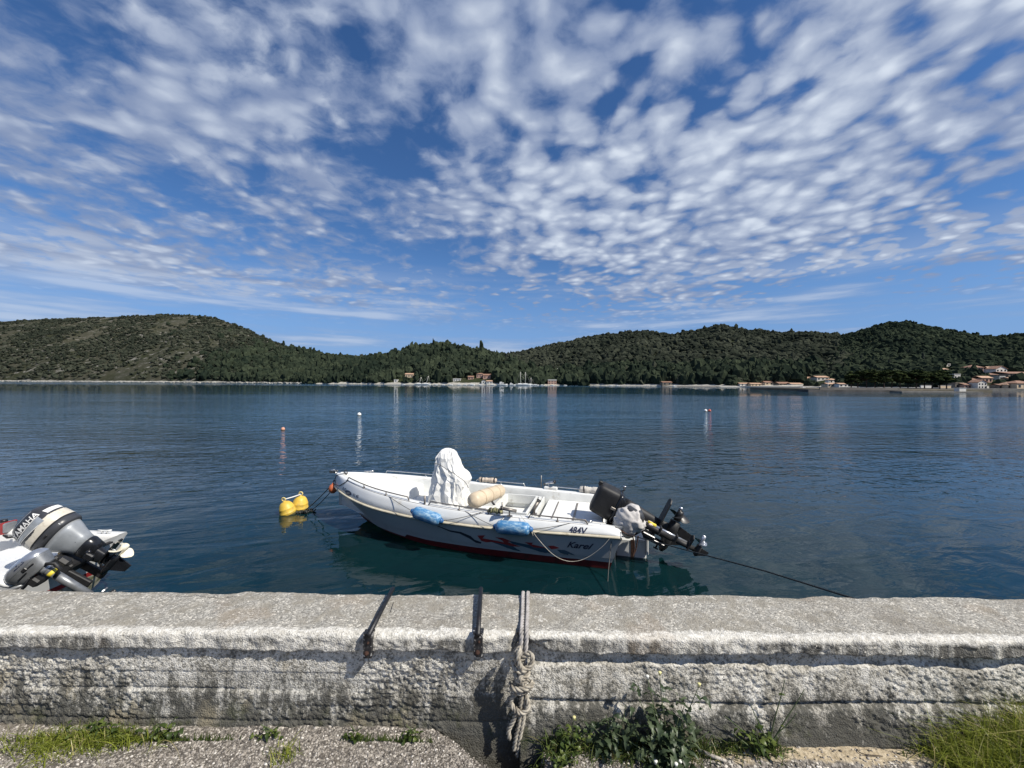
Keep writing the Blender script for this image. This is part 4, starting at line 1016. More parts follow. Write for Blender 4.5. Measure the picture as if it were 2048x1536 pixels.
# ================================================================ the white open boat at its mooring
HEAD = R(165.8)
BOAT_M = Matrix.Translation((1.408, 5.898, 0.0)) @ Matrix.Rotation(HEAD, 4, 'Z')
BOAT_I = BOAT_M.inverted()
BOAT = 'boat'
pbr('gelcoat', (0.70, 0.71, 0.70), 0.32, var=0.04, scale=3, dirt=(0.58, 0.55, 0.48), dscale=3.5, dlo=0.60, dhi=0.78, coat=0.2)
pbr('gelcoat_inside', (0.68, 0.69, 0.67), 0.5, var=0.06, scale=5, dirt=(0.46, 0.44, 0.40), dscale=4, dlo=0.56, dhi=0.72)
pbr('nonskid_deck', (0.72, 0.72, 0.70), 0.7, var=0.05, scale=14, dirt=(0.55, 0.53, 0.49), dscale=7, dlo=0.56, dhi=0.72, bump=0.3, bscale=200)
pbr('rail_rubber', (0.55, 0.50, 0.38), 0.6, var=0.10, scale=7, dirt=(0.33, 0.28, 0.19), dscale=8)
pbr('steel', (0.60, 0.60, 0.60), 0.22, 0.95, var=0.08)
pbr('dull_steel', (0.22, 0.20, 0.18), 0.45, 0.5, var=0.25, scale=18)
pbr('black_plastic', (0.014, 0.014, 0.016), 0.42, var=0.25, scale=12, bump=0.15, bscale=150)
pbr('lettering_navy', (0.012, 0.018, 0.05), 0.5, var=0.1)
pbr('flash_red', (0.30, 0.028, 0.03), 0.4, var=0.12, scale=12)
pbr('flash_blue', (0.035, 0.085, 0.13), 0.4, var=0.12, scale=12)
pbr('flash_black', (0.018, 0.024, 0.04), 0.4, var=0.1)
pbr('thin_line', (0.10, 0.10, 0.095), 0.8, var=0.2, scale=30)
pbr('pale_line', (0.50, 0.47, 0.40), 0.8, var=0.2, scale=30)
pbr('wet_line', (0.02, 0.022, 0.02), 0.6, var=0.2)
def hull_material():
    m, t, out = new_mat('hull_paint'); o = nd(t, 'ShaderNodeTexCoord').outputs['Object']
    s = nd(t, 'ShaderNodeSeparateXYZ', {0: o}); x, z = s.outputs[0], s.outputs[2]
    top = MA(t, 'MULTIPLY_ADD', RAMP(t, x, 3.02, 2.97, False), 0.052, MA(t, 'MULTIPLY_ADD', RAMP(t, x, 2.6, 4.3, False), 0.10, 0.050))
    red = RAMP(t, MA(t, 'SUBTRACT', top, z), -0.002, 0.002)
    c = MIX(t, RAMP(t, NOISE(t, o, 3.0, 5, 0.6), 0.55, 0.8), (0.43, 0.45, 0.455), (0.36, 0.365, 0.355))
    rc_ = MIX(t, RAMP(t, NOISE(t, o, 9.0, 5, 0.6), 0.45, 0.7), (0.13, 0.014, 0.016), (0.06, 0.012, 0.012))
    c = MIX(t, red, c, rc_)
    slime = MA(t, 'MULTIPLY', RAMP(t, MA(t, 'ADD', z, MA(t, 'MULTIPLY', NOISE(t, o, 14.0, 4), 0.03)), 0.035, 0.015), 0.75)
    c = MIX(t, slime, c, (0.018, 0.022, 0.014))
    p = nd(t, 'ShaderNodeBsdfPrincipled', {'Base Color': c, 'Roughness': 0.34}); t.links.new(p.outputs[0], out.inputs[0]); MATS['hull_paint'] = m
hull_material()

SS = [-0.10, 1.0, 2.0, 3.0, 3.7, 4.25, 4.55, 4.72]
def I(vals): return lambda s: float(np.interp(s, SS, vals))
def sm(vals):                                                # smooth interpolation through the stations
    xs, ys = np.array(SS), np.array(vals, float); d = np.gradient(ys, xs)
    def f(s):
        s = min(max(s, xs[0]), xs[-1]); k = min(len(xs) - 2, int(np.searchsorted(xs, s, 'right') - 1)); h = xs[k + 1] - xs[k]; t = (s - xs[k]) / h
        return float((2 * t**3 - 3 * t**2 + 1) * ys[k] + (t**3 - 2 * t**2 + t) * h * d[k] + (-2 * t**3 + 3 * t**2) * ys[k + 1] + (t**3 - t**2) * h * d[k + 1])
    return f
z_rail = sm([0.475, 0.452, 0.445, 0.470, 0.510, 0.560, 0.590, 0.605]); b_rail = sm([0.83, 0.86, 0.855, 0.775, 0.630, 0.400, 0.220, 0.085])
z_gun = sm([0.580, 0.600, 0.625, 0.680, 0.735, 0.790, 0.820, 0.835]); b_gun = sm([0.76, 0.79, 0.785, 0.705, 0.555, 0.335, 0.170, 0.060])
z_keel = sm([-0.20, -0.19, -0.185, -0.175, -0.115, 0.085, 0.425, 0.580]); b_ch = sm([0.735, 0.755, 0.735, 0.615, 0.405, 0.165, 0.060, 0.012]); z_ch = sm([-0.015, -0.012, 0.0, 0.045, 0.125, 0.30, 0.48, 0.590])
def rake(s, z): return -0.30 * max(z, -0.1) * max(0.0, 1 - (s + 0.1) / 0.5) ** 2
def hull_y(s, z):
    zc, zr = z_ch(s), z_rail(s)
    f = min(max((z - zc) / max(1e-4, zr - zc), 0), 1)
    return b_ch(s) + (b_rail(s) - b_ch(s)) * f ** 1.12 + 0.010 * (f > 0.36) * min(1.0, (4.7 - s))
def topside(s):
    zr, zg, br, bg = z_rail(s), z_gun(s), b_rail(s), b_gun(s); e_ = math.sqrt(max(0.06, 1 - max(0.0, (0.10 - s) / 0.205) ** 2.4)); zg = zr + (zg - zr) * e_; h = zg - zr; k = max(0.25, min(1, (4.85 - s) / 0.6))
    return [(br - 0.004, zr + 0.010), (br + 0.004 * k, zr + 0.22 * h), (bg + (br - bg) * 0.80, zr + 0.48 * h), (bg + (br - bg) * 0.50, zr + 0.74 * h), (bg + (br - bg) * 0.26, zr + 0.90 * h), (bg, zg), (max(0, bg - 0.03), zg + 0.006),
            (max(0, bg - 0.085), zg + 0.004), (max(0, bg - 0.10), zg - 0.012)]
def topside_y(s, z):
    p = topside(s)[:6]; return float(np.interp(z, [q[1] for q in p], [q[0] for q in p]))
def inner_b(s): return max(0.0, b_gun(s) - 0.115)
stations = [-0.10, -0.085, -0.06, -0.03, 0.0, 0.04, 0.08] + list(np.linspace(0.13, 3.0, 25)) + list(np.linspace(3.1, 4.72, 26))
boat = thing('motor_boat', 'white open boat with cream rub rail moored in the middle of the water', BOAT, matrix=BOAT_M)
def strips(mb, fn):
    for side in (1, -1):
        rings = [[(s + rake(s, z), side * y, z) for y, z in fn(s)] for s in stations]
        mb.loft(rings if side == 1 else [list(reversed(r_)) for r_ in rings], closed=False)
def sec_bottom(s):
    zk, zc, bc = z_keel(s), z_ch(s), b_ch(s); return [(bc * f, zk + (zc - zk) * f ** 1.15) for f in np.linspace(0, 1, 6)]
def sec_low(s):
    zc, zr = z_ch(s), z_rail(s); return [(hull_y(s, zc + (zr - zc) * f), zc + (zr - zc) * f) for f in np.linspace(0, 0.358, 5)]
def sec_high(s):
    zc, zr = z_ch(s), z_rail(s); return [(hull_y(s, zc + (zr - zc) * f), zc + (zr - zc) * f) for f in np.linspace(0.364, 1, 7)]
hb = MB()
for fn in (sec_bottom, sec_low, sec_high): strips(hb, fn)
def sec_step(s):
    return [sec_low(s)[-1], sec_high(s)[0]]
strips(hb, sec_step)
tr_pts = [(y, z) for y, z in sec_bottom(-0.1) + sec_low(-0.1) + sec_high(-0.1)]
hb.add([(-0.1 + rake(-0.1, z), y, z) for y, z in tr_pts] + [(-0.1 + rake(-0.1, z), -y, z) for y, z in reversed(tr_pts)], [tuple(range(2 * len(tr_pts)))])
hb.build('hull', MATS['hull_paint'], boat)
tb = MB(); strips(tb, topside)
tp = topside(-0.1)[:6]; tb.add([(-0.1 + rake(-0.1, z), y, z) for y, z in tp] + [(-0.1 + rake(-0.1, z), -y, z) for y, z in reversed(tp)], [tuple(range(2 * len(tp)))])
tp = topside(4.72)[:6]; tb.add([(4.72, y, z) for y, z in tp] + [(4.72, -y, z) for y, z in reversed(tp)], [tuple(range(2 * len(tp)))])
tb.build('topside_moulding', MATS['gelcoat'], boat)
# rub rail all round
path = [Vector((s + rake(s, z_rail(s)), b_rail(s) + 0.006, z_rail(s))) for s in stations]
nose = [Vector((4.745, 0.05, 0.607)), Vector((4.755, 0.0, 0.608)), Vector((4.745, -0.05, 0.607))]
full = path + nose + [Vector((p.x, -p.y, p.z)) for p in reversed(path)]
full = full + [Vector((full[-1].x - 0.012, 0.4, 0.475)), Vector((full[-1].x - 0.012, 0.8, 0.475))]
rings = []
for i, p in enumerate(full):
    a, b = full[max(0, i - 1)], full[min(len(full) - 1, i + 1)]; d = (b - a); d.z = 0; d.normalize(); n_ = Vector((-d.y, d.x, 0)) * -1
    if (p.x < -0.05 and i > len(path) * 2): n_ = Vector((-1, 0, 0))
    c = p; o_ = n_ if n_.dot(Vector((p.x - 2.0, p.y * 6, 0))) > 0 else -n_
    rings.append([c + o_ * q - Vector((0, 0, w)) for q, w in ((-0.012, 0.020), (0.012, 0.020), (0.024, 0.010), (0.027, 0.0), (0.024, -0.010), (0.012, -0.018), (-0.012, -0.018))])
MB().loft(rings[:len(path) * 2 + 3], True, True, True).build('rub_rail', MATS['rail_rubber'], boat)
# liner: sides, floor, platforms
def panel(mb, s0, s1, z, n=10, inset=0.0, ymax=9):
    sl = np.linspace(s0, s1, n); vs = []; fs = []
    for s in sl:
        b = min(ymax, max(0.001, inner_b(s) - inset)); vs += [(s, b, z), (s, -b, z)]
    for i in range(n - 1): fs.append((2 * i, 2 * i + 2, 2 * i + 3, 2 * i + 1))
    mb.add(vs, fs); return mb
def wall_x(mb, s, z0, z1, inset=0.0):
    b = max(0.001, inner_b(s) - inset); mb.add([(s, b, z0), (s, -b, z0), (s, -b, z1), (s, b, z1)], [(0, 1, 2, 3)]); return mb
def sec_liner(s):
    b = inner_b(s); zg = z_gun(s); zl = max(0.20, min(0.24, zg - 0.1))
    return [(max(0, b_gun(s) - 0.10), zg - 0.012), (b, zg - 0.05), (max(0.0, b - 0.012), 0.40 if zg > 0.45 else zg - 0.06), (max(0, b - 0.03), zl)]
lb = MB(); strips(lb, sec_liner); lb.build('liner', MATS['gelcoat_inside'], boat)
panel(MB(), -0.05, 4.3, 0.24, 24, 0.02).build('floor', MATS['nonskid_deck'], boat)
bp = panel(MB(), 3.30, 4.42, 0.60, 14, 0.004); wall_x(bp, 3.30, 0.24, 0.60, 0.004); bp.build('bow_platform', MATS['nonskid_deck'], boat)
bp = panel(MB(), 2.85, 3.298, 0.42, 8, 0.006); wall_x(bp, 2.85, 0.24, 0.42, 0.006); bp.build('bow_step', MATS['nonskid_deck'], boat)
def bl(px, py, Y): return BOAT_I @ P(px, py, Y)
sb = MB()
w0 = inner_b(0.4) - 0.006
# stern locker with a cut-away well near the port corner
sb.box((0.47, -0.22, 0.345), (0.94, 2 * w0 - 0.44, 0.22), bev=0.012)
sb.box((0.69, 0.44, 0.342), (0.50, 2 * (w0 - 0.44), 0.214), bev=0.012)
sb.box((0.06, 0.44, 0.343), (0.20, 2 * (w0 - 0.44), 0.212), bev=0.012)
sb.build('stern_locker', MATS['nonskid_deck'], boat)
MB().box((0.43, -0.05, 0.459), (0.03, 1.0, 0.006)).box((0.75, -0.05, 0.459), (0.02, 1.0, 0.006)).build('hatch_seam', MATS['dull_steel'], boat)
# seat box amidships with open lockers
kb = MB()
def open_box(mb, x0, x1, y0, y1, z0, z1, t=0.035):
    mb.box(((x0 + x1) / 2, y0 + t / 2, (z0 + z1) / 2), (x1 - x0, t, z1 - z0)); mb.box(((x0 + x1) / 2, y1 - t / 2, (z0 + z1) / 2), (x1 - x0, t, z1 - z0))
    mb.box((x0 + t / 2, (y0 + y1) / 2, (z0 + z1) / 2), (t, y1 - y0 - 2 * t - 0.002, z1 - z0 - 0.002)); mb.box((x1 - t / 2, (y0 + y1) / 2, (z0 + z1) / 2), (t, y1 - y0 - 2 * t - 0.002, z1 - z0 - 0.002))
open_box(kb, 1.05, 1.72, -0.56, 0.48, 0.24, 0.52); open_box(kb, 1.11, 1.66, -0.50, 0.42, 0.40, 0.545, 0.025)
kb.box((1.38, -0.04, 0.30), (0.60, 0.96, 0.02)); kb.build('seat_box', MATS['gelcoat_inside'], boat)
MB().box((1.02, -0.04, 0.40), (0.02, 1.20, 0.20), Tm(0, 0, 0)).build('locker_lid', MATS['gelcoat_inside'], boat)
MB().box((1.30, 0.10, 0.335), (0.38, 0.42, 0.05), bev=0.01).build('locker_board', MATS['rail_rubber'], boat)
# far side reinforced gunwale pad
MB().box((0.92, -0.755, 0.625), (0.24, 0.07, 0.06), bev=0.015).build('gunwale_pad', MATS['gelcoat_inside'], boat)
MB().tube([(1.10, -0.80, 0.60), (1.10, -0.80, 0.83)], 0.009, 8).build('antenna_post', MATS['dull_steel'], boat)
def rail(s0, s1, side, mat, legs, h=0.055, name='grab_rail'):
    m = MB(); sl = np.linspace(s0, s1, 12)
    pts = [Vector((s, side * (b_gun(s) - 0.015), z_gun(s) + h)) for s in sl]
    e0 = Vector((s0 - 0.03, side * (b_gun(s0) - 0.01), z_gun(s0))); e1 = Vector((s1 + 0.03, side * (b_gun(s1) - 0.01), z_gun(s1)))
    m.tube([e0] + pts + [e1], 0.0095, 8)
    for s in legs:
        m.tube([(s, side * (b_gun(s) - 0.012), z_gun(s)), (s, side * (b_gun(s) - 0.015), z_gun(s) + h)], 0.008, 6); m.lathe([(0.022, 0.0), (0.022, 0.006), (0.012, 0.014), (0, 0.014)], 8, Tm(s, side * (b_gun(s) - 0.012), z_gun(s) + 0.002))
    m.build(name, mat, boat)
rail(2.93, 4.28, 1, MATS['dull_steel'], (3.35, 3.85)); rail(1.62, 2.52, 1, MATS['dull_steel'], (2.05,)); rail(0.22, 0.98, 1, MATS['dull_steel'], (0.6,))
rail(2.75, 4.0, -1, MATS['steel'], (3.3,)); rail(1.42, 2.30, -1, MATS['steel'], (1.85,)); rail(0.0, 0.85, -1, MATS['steel'], (0.4,))
ln = MB(); ln.tube([(s, b_gun(s) + 0.004, z_gun(s) - 0.004) for s in np.linspace(0.05, 4.35, 40)], 0.0035, 5); ln.build('gunwale_seam', MATS['dull_steel'], boat)
def rod_holder(p, d, mat='dull_steel'):
    p = Vector(p); d = Vector(d).normalized(); m = MB(); m.tube([p, p + d * 0.20], 0.024, 12); m.tube([p + d * 0.20, p + d * 0.212], 0.030, 12); m.tube([p + d * 0.10, p + d * 0.10 - Vector((0, 0, 0.09))], 0.012, 6)
    m.box(p + d * 0.10 - Vector((0, 0, 0.085)), (0.07, 0.05, 0.01)); o = m.build('rod_holder', MATS[mat], boat)
    MB().tube([p + d * 0.213, p + d * 0.232], 0.032, 12).build('rod_holder_cap', MATS['black_plastic'], boat)
rod_holder((1.18, 0.79, 0.69), (0.9, 0.35, 0.22)); rod_holder((0.98, 0.76, 0.66), (-0.45, -0.3, 0.75)); rod_holder((1.05, -0.80, 0.68), (-0.9, 0.3, 0.30), 'steel')
MB().tube([(1.40, 0.74, 0.60), (1.40, 0.74, 0.78)], 0.012, 8).build('thole_pin', MATS['dull_steel'], boat)
MB().tube([(2.62, 0.74, 0.64), (2.62, 0.74, 0.78)], 0.016, 8).build('thole_pin', MATS['dull_steel'], boat)
def cleat(mb, p, ax, L=0.12):
    p = Vector(p); a = Vector(ax).normalized(); mb.tube([p - a * L / 2 + Vector((0, 0, 0.035)), p - a * L * 0.2 + Vector((0, 0, 0.03)), p + a * L * 0.2 + Vector((0, 0, 0.03)), p + a * L / 2 + Vector((0, 0, 0.035))], 0.010, 8)
    for k in (-0.18, 0.18): mb.tube([p + a * L * k, p + a * L * k + Vector((0, 0, 0.03))], 0.010, 6)
c_ = MB(); cleat(c_, (4.28, -0.27, 0.80), (1, 0.4, 0), 0.17); c_.build('cleat', MATS['steel'], boat)
c_ = MB(); cleat(c_, (4.52, 0.07, 0.825), (1, -0.5, 0), 0.12); c_.build('cleat', MATS['dull_steel'], boat)
c_ = MB(); cleat(c_, (0.20, 0.72, 0.588), (1, 0, 0), 0.12); c_.build('cleat', MATS['steel'], boat)
# stem head roller
br_ = MB(); br_.box((4.79, 0, 0.835), (0.20, 0.07, 0.014), bev=0.004); br_.box((4.83, 0.035, 0.85), (0.13, 0.008, 0.05)); br_.box((4.83, -0.035, 0.85), (0.13, 0.008, 0.05)); br_.tube([(4.88, -0.035, 0.857), (4.88, 0.035, 0.857)], 0.022, 10); br_.build('bow_roller', MATS['steel'], boat)
e_ = MB(); e_.tube([(4.74, 0.0, 0.66), (4.84, 0.02, 0.645)], 0.014, 8); e_.lathe([(0, 0), (0.03, 0), (0.03, 0.01), (0, 0.01)], 10, Tm(4.74, 0, 0.66) @ Rm(PI / 2, 'Y')); e_.build('bow_eye', MATS['steel'], boat)
# transom bracket and rust streak
tk = MB(); tk.box((-0.40, 0.10, 0.10), (0.42, 0.34, 0.30), bev=0.015); tk.box((-0.62, 0.10, 0.25), (0.03, 0.44, 0.36), bev=0.006); tk.build('engine_bracket', MATS['gelcoat'], boat)
MB().box((-0.42, 0.274, 0.12), (0.05, 0.006, 0.26)).build('rust_streak', MATS['rust'], boat)
mt = MB(); mt.box((-0.18, 0.0, 0.50), (0.05, 0.62, 0.12), bev=0.01); mt.build('engine_mount', MATS['gelcoat'], boat)
# --- writing and flashes on the port side
from mathutils.geometry import tessellate_polygon
def side_hit(px, py, yfun):
    o = BOAT_I @ Vector((0, 0, CAM_Z)); d = BOAT_I.to_3x3() @ ray(px, py); y = 0.8
    for _ in range(8):
        k = (y - o.y) / d.y; s, z = o.x + d.x * k, o.z + d.z * k; y = yfun(s, z)
    return s, y, z
def decal(name, polys, mat, yfun, off=0.003):
    m = MB()
    for poly in polys:
        pts = [side_hit(x, y, yfun) for x, y in poly]
        # subdivide the outline so that it follows the curve of the side
        fine = []
        for a, b in zip(pts, pts[1:] + pts[:1]):
            n = max(1, int(math.hypot(a[0] - b[0], a[2] - b[2]) / 0.05))
            for i in range(n):
                fine.append((a[0] + (b[0] - a[0]) * i / n, a[2] + (b[2] - a[2]) * i / n))
        tri = tessellate_polygon([[Vector((p[0], p[1], 0)) for p in fine]]); v2, tri = refine2d(fine, tri, 0.06)
        m.add([(s + rake(s, z), yfun(s, z) + off, z) for s, z in v2], [tuple(t) for t in tri])
    return m.build(name, mat, boat)
def C2(pts): return [(900 + 0.166 * x, 1060 + 0.166 * y) for x, y in pts]
decal('painted_flash', [C2([(-150, -55), (0, 2), (130, 22), (250, 72), (300, 118), (380, 146), (372, 164), (310, 152), (235, 102), (115, 42), (0, 20), (-150, -46)])], MATS['flash_black'], hull_y)
decal('painted_flash', [C2([(330, 65), (425, 62), (392, 98), (560, 128), (650, 148), (630, 125), (545, 85), (640, 95), (740, 135), (695, 142), (780, 176), (860, 200), (760, 196), (640, 166), (500, 142), (440, 146), (378, 130)])], MATS['flash_red'], hull_y, 0.005)
decal('painted_flash', [C2([(435, 120), (600, 155), (740, 180), (860, 260), (760, 240), (650, 200), (560, 165)])], MATS['flash_blue'], hull_y, 0.003)
decal('painted_flash', [C2([(700, 125), (880, 165), (1050, 192), (1180, 227), (1215, 275), (1140, 275), (1010, 237), (880, 197), (760, 170)])], MATS['flash_blue'], hull_y, 0.003)
decal('painted_flash', [C2([(900, 145), (1000, 152), (985, 172), (1080, 193), (1180, 217), (1120, 214), (1010, 206)]), C2([(1180, 190), (1250, 188), (1320, 215), (1270, 226), (1220, 230)])], MATS['flash_red'], hull_y, 0.005)
decal('painted_flash', [C2([(1290, 235), (1380, 240), (1440, 265), (1510, 305), (1430, 287), (1420, 301), (1330, 275)])], MATS['flash_blue'], hull_y, 0.004)
def lettering(name, text, px, py, size, yfun, mat, shear=0.0, bold=0.0, sx=1.0, off=0.004, slope=0.0):
    vs, fs = text_verts(text, size, shear, bold, sx); s0, _, z0 = side_hit(px, py, yfun); m = MB(); out = []
    for x, y in vs:
        s, z = s0 - x, z0 + y + slope * x; out.append((s + rake(s, z), yfun(s, z) + off, z))
    m.add(out, fs); return m.build(name, mat, boat)
lettering('lettering', '484V', 1138, 1064.5, 0.098, topside_y, MATS['lettering_navy'], 0.18, 0.0026, off=0.006)
lettering('lettering', 'Karel', 1133, 1094, 0.125, hull_y, MATS['lettering_navy'], 0.5, 0.0026, 1.08)
lettering('lettering', 'Λ.Ω', 684.5, 979, 0.075, topside_y, MATS['lettering_navy'], 0.1, 0.001, 1.0, slope=-0.12)
lettering('lettering', '11 45', 705.5, 991.5, 0.066, topside_y, MATS['lettering_navy'], 0.1, 0.001, 1.0, slope=-0.08)
bd = [(697 + 6.0 * math.cos(a) + 1.2 * math.sin(a), 985.5 + 5.0 * math.sin(a) + 1.2 * math.cos(a)) for a in np.linspace(0, 2 * PI, 20, endpoint=False)]
decal('badge', [bd], MATS['lettering_navy'], topside_y, 0.004)
decal('badge_face', [[(697 + 3.4 * math.cos(a), 986 + 2.0 * math.sin(a)) for a in np.linspace(0, 2 * PI, 12, endpoint=False)]], MATS['dull_steel'], topside_y, 0.006)

# ---------------------------------------------------------------- things on and around the boat
def boat_thing(name, label, cat, p, group=None): return thing(name, label, cat, group=group, matrix=BOAT_M @ Matrix.Translation(Vector(p)))
pbr('tarp', (0.70, 0.70, 0.68), 0.6, var=0.04, scale=6, dirt=(0.60, 0.59, 0.56), dscale=9, dlo=0.56, dhi=0.74, bump=0.5, bscale=30)
pbr('beige_vinyl', (0.56, 0.46, 0.33), 0.5, var=0.08, scale=5, bump=0.15, bscale=60)
pbr('vinyl_seam', (0.44, 0.355, 0.25), 0.6)
def fender_material():
    m, t, out = new_mat('fender_blue'); o = nd(t, 'ShaderNodeTexCoord').outputs['Object']
    worn = RAMP(t, NOISE(t, SCALEV(t, o, (9, 26, 26)), 1.0, 7, 0.7), 0.42, 0.66)
    c = MIX(t, MA(t, 'MULTIPLY', worn, 0.75), (0.045, 0.18, 0.38), (0.46, 0.62, 0.70))
    p = nd(t, 'ShaderNodeBsdfPrincipled', {'Base Color': c, 'Roughness': 0.45}); t.links.new(p.outputs[0], out.inputs[0]); MATS['fender_blue'] = m
fender_material()
pbr('fender_end', (0.02, 0.10, 0.26), 0.5, var=0.2)
# console under its tied white cover: outlines taken at heights, then creased
cov_t = boat_thing('console_cover', 'crumpled white tarpaulin tied over the steering console', 'cover', (2.54, 0.0, 0.24))
prof = [(1020, 851, 950), (1005, 853, 944), (990, 855, 940), (970, 858, 937), (955, 861, 941), (948, 863, 936), (940, 866, 924), (928, 868, 919), (915, 871, 915), (906, 875, 911), (901, 880, 906), (898, 886, 899)]
rings = []; nseg = 46
Yc_ = 6.47
for i, (py, xl, xr) in enumerate(resample([Vector(p) for p in [(*q, 0) if len(q) == 2 else q for q in prof]], 9.0)):
    a, b = bl(xl, py, Yc_), bl(xr, py, Yc_); z = a.z; cx, hw = (a.x + b.x) / 2, abs(a.x - b.x) / 2
    hd = float(np.interp(py, [898, 903, 915, 948, 970, 1020], [0.03, 0.12, 0.20, 0.26, 0.30, 0.34])); f = (1020 - py) / 122
    ring = []
    for k in range(nseg):
        th = 2 * PI * k / nseg; c, s = math.cos(th), math.sin(th); e = 2 / 2.6
        ring.append([cx + hw * math.copysign(abs(c) ** e, c), (hd * math.copysign(abs(s) ** e, s)) , z])
    rings.append(ring)
Rg = np.array(rings); cen = Rg.mean(1, keepdims=True); D = Rg - cen; D[:, :, 2] = 0; Ln = np.linalg.norm(D, axis=2, keepdims=True) + 1e-6
ii, kk = np.meshgrid(np.arange(Rg.shape[0]), np.arange(nseg), indexing='ij'); th = kk / nseg
ang = np.sin(2 * PI * th) * 1.5; an2 = np.cos(2 * PI * th) * 1.5
hh = ii / Rg.shape[0]
def ridged(a_, b_, o_, sd, gn): return 0.16 - np.abs(fbm(a_, b_, o_, sd, gn))
drape = ridged(ang * 1.7 + hh * 1.1 + 3, an2 * 1.7 - hh * 0.8, 2, 90, 0.4) * (1.15 - hh) * 0.09          # hanging folds
gk = np.random.default_rng(31); crush = 0 * drape                                                        # straight creases in all directions
wx_ = fbm(ang * 0.9, an2 * 0.9 + hh * 2, 2, 95) * 1.6
for q in range(16):
    ph = gk.uniform(0, PI); fq = gk.uniform(1.0, 4.2); ax_ = gk.normal(0, 1, 3); ax_ /= np.linalg.norm(ax_)
    w_ = (np.cos(2 * PI * th) * 0.30 * ax_[0] + np.sin(2 * PI * th) * 0.30 * ax_[1] + hh * 0.85 * ax_[2]) * fq * 2.0 + ph + wx_ * 0.5
    crush = crush + (np.abs((w_ % 1.0) - 0.5) - 0.25) * 0.060 / fq ** 0.55 * np.clip(fbm(ang + q, an2 - q, 2, 60 + q) * 4 + 0.8, 0, 1.5)
fold = drape * -2.2 + crush * 0.5 + 0.03
fold = fold * np.clip((Rg.shape[0] - 1 - ii) / 10, 0, 1)
jt = gk.normal(0, 0.0085, Rg.shape) * np.clip(Ln / 0.15, 0, 1)
Rg = Rg - D / Ln * fold[..., None] * np.clip(Ln / 0.2, 0, 1) + jt
V = Rg.reshape(-1, 3) - np.array([2.54, 0, 0.24]); nr = Rg.shape[0]
i = np.arange(nr - 1)[:, None] * nseg; k = np.arange(nseg)[None]; k1 = (k + 1) % nseg
F = np.stack([i + k, i + nseg + k, i + nseg + k1, i + k1], -1).reshape(-1, 4)
V = np.concatenate([V, [V[-nseg:].mean(0) + [0, 0, 0.01]]]); 
cm_ = MB(); cm_.add([tuple(v) for v in V], [tri_ for f in F for tri_ in (((int(f[0]), int(f[1]), int(f[2])), (int(f[0]), int(f[2]), int(f[3]))) if gk.random() < 0.5 else ((int(f[0]), int(f[1]), int(f[3])), (int(f[1]), int(f[2]), int(f[3]))))] + [(int((nr - 1) * nseg + q), int((nr - 1) * nseg + (q + 1) % nseg), nr * nseg) for q in range(nseg)], False)
cm_.build('cover', MATS['tarp'], cov_t)
def on_cover(px, py):
    return bl(px, py, Yc_ - 0.27) - Vector((2.54, 0, 0.24))
MB().tube(catmull([on_cover(*p) for p in ((868, 926), (880, 930), (897, 941), (915, 952), (930, 964), (937, 976))], 5), 0.005, 6).build('tie_cord', MATS['thin_line'], cov_t)
# beige bolster across the boat
a, b = bl(944, 1003, 5.80), bl(1003, 980, 6.72)
bo = boat_thing('bolster_cushion', 'beige padded seat bolster lying across the open lockers', 'cushion', (a + b) / 2); mid_ = (a + b) / 2
pts = [a.lerp(b, t) for t in np.linspace(-0.02, 1.02, 33)]; rr = [(0.126 - 0.016 * t) * min(1, (1 - abs(2 * t - 1) ** 10) ** 0.5 + 0.02) * (1 - 0.10 * math.exp(-((t * 4 % 1) - 0.5 * 0) ** 2 * 400)) for t in np.linspace(0.0, 1.0, 33)]
MB().tube([p - mid_ for p in pts], rr, 20).build('padding', MATS['beige_vinyl'], bo)
for t in (0.25, 0.5, 0.75):
    c = a.lerp(b, t) - mid_; d = (b - a).normalized(); MB().tube([c - d * 0.006, c + d * 0.006], 0.1265 - 0.016 * t, 20).build('seam', MATS['vinyl_seam'], bo)
mk = MB(); mk.tube([a.lerp(b, 0.5) - mid_ + Vector((-0.06, 0, -0.08)), a.lerp(b, 0.5) - mid_ + Vector((-0.12, 0, -0.16))], 0.018, 8); mk.build('hinge', MATS['black_plastic'], bo)
# fenders
def fender(px0, py0, px1, py1, yl, label, rad):
    o = BOAT_I @ Vector((0, 0, CAM_Z))
    def h(px, py):
        d = BOAT_I.to_3x3() @ ray(px, py); k = (yl - o.y) / d.y; return o + d * k
    a, b = h(px0, py0), h(px1, py1); c = (a + b) / 2; f = boat_thing('fender', label, 'fender', c, 'blue fenders along the side'); d = (b - a); L = d.length; d.normalize()
    q = d.to_track_quat('Z', 'Y').to_matrix().to_4x4()
    pr = [(0.0, -L / 2 + 0.012), (rad * 0.5, -L / 2 + 0.015), (rad * 0.88, -L / 2 + 0.045), (rad, -L / 2 + 0.085), (rad, L / 2 - 0.085), (rad * 0.88, L / 2 - 0.045), (rad * 0.5, L / 2 - 0.015), (0, L / 2 - 0.012)]
    rings = [[Vector((r_ * math.cos(2 * PI * k / 40) * (1 + (0.02 if k % 2 else 0)), r_ * math.sin(2 * PI * k / 40) * (1 + (0.02 if k % 2 else 0)), z)) for k in range(40)] for r_, z in pr]
    MB().loft(rings, True, True, True, True, q).build('body', MATS['fender_blue'], f)
    for e in (-1, 1):
        MB().lathe([(rad * 0.52, 0), (rad * 0.42, 0.02), (rad * 0.28, 0.042), (0.0, 0.05)], 12, q @ Tm(0, 0, e * (L / 2 - 0.018)) @ (Rm(PI, 'X') if e < 0 else Matrix())).build('eye_end', MATS['fender_end'], f)
    return a, b
fa, fb = fender(825, 1022, 883, 1042, 0.945, 'worn blue cylindrical fender nearer the bow, below the white cover', 0.088)
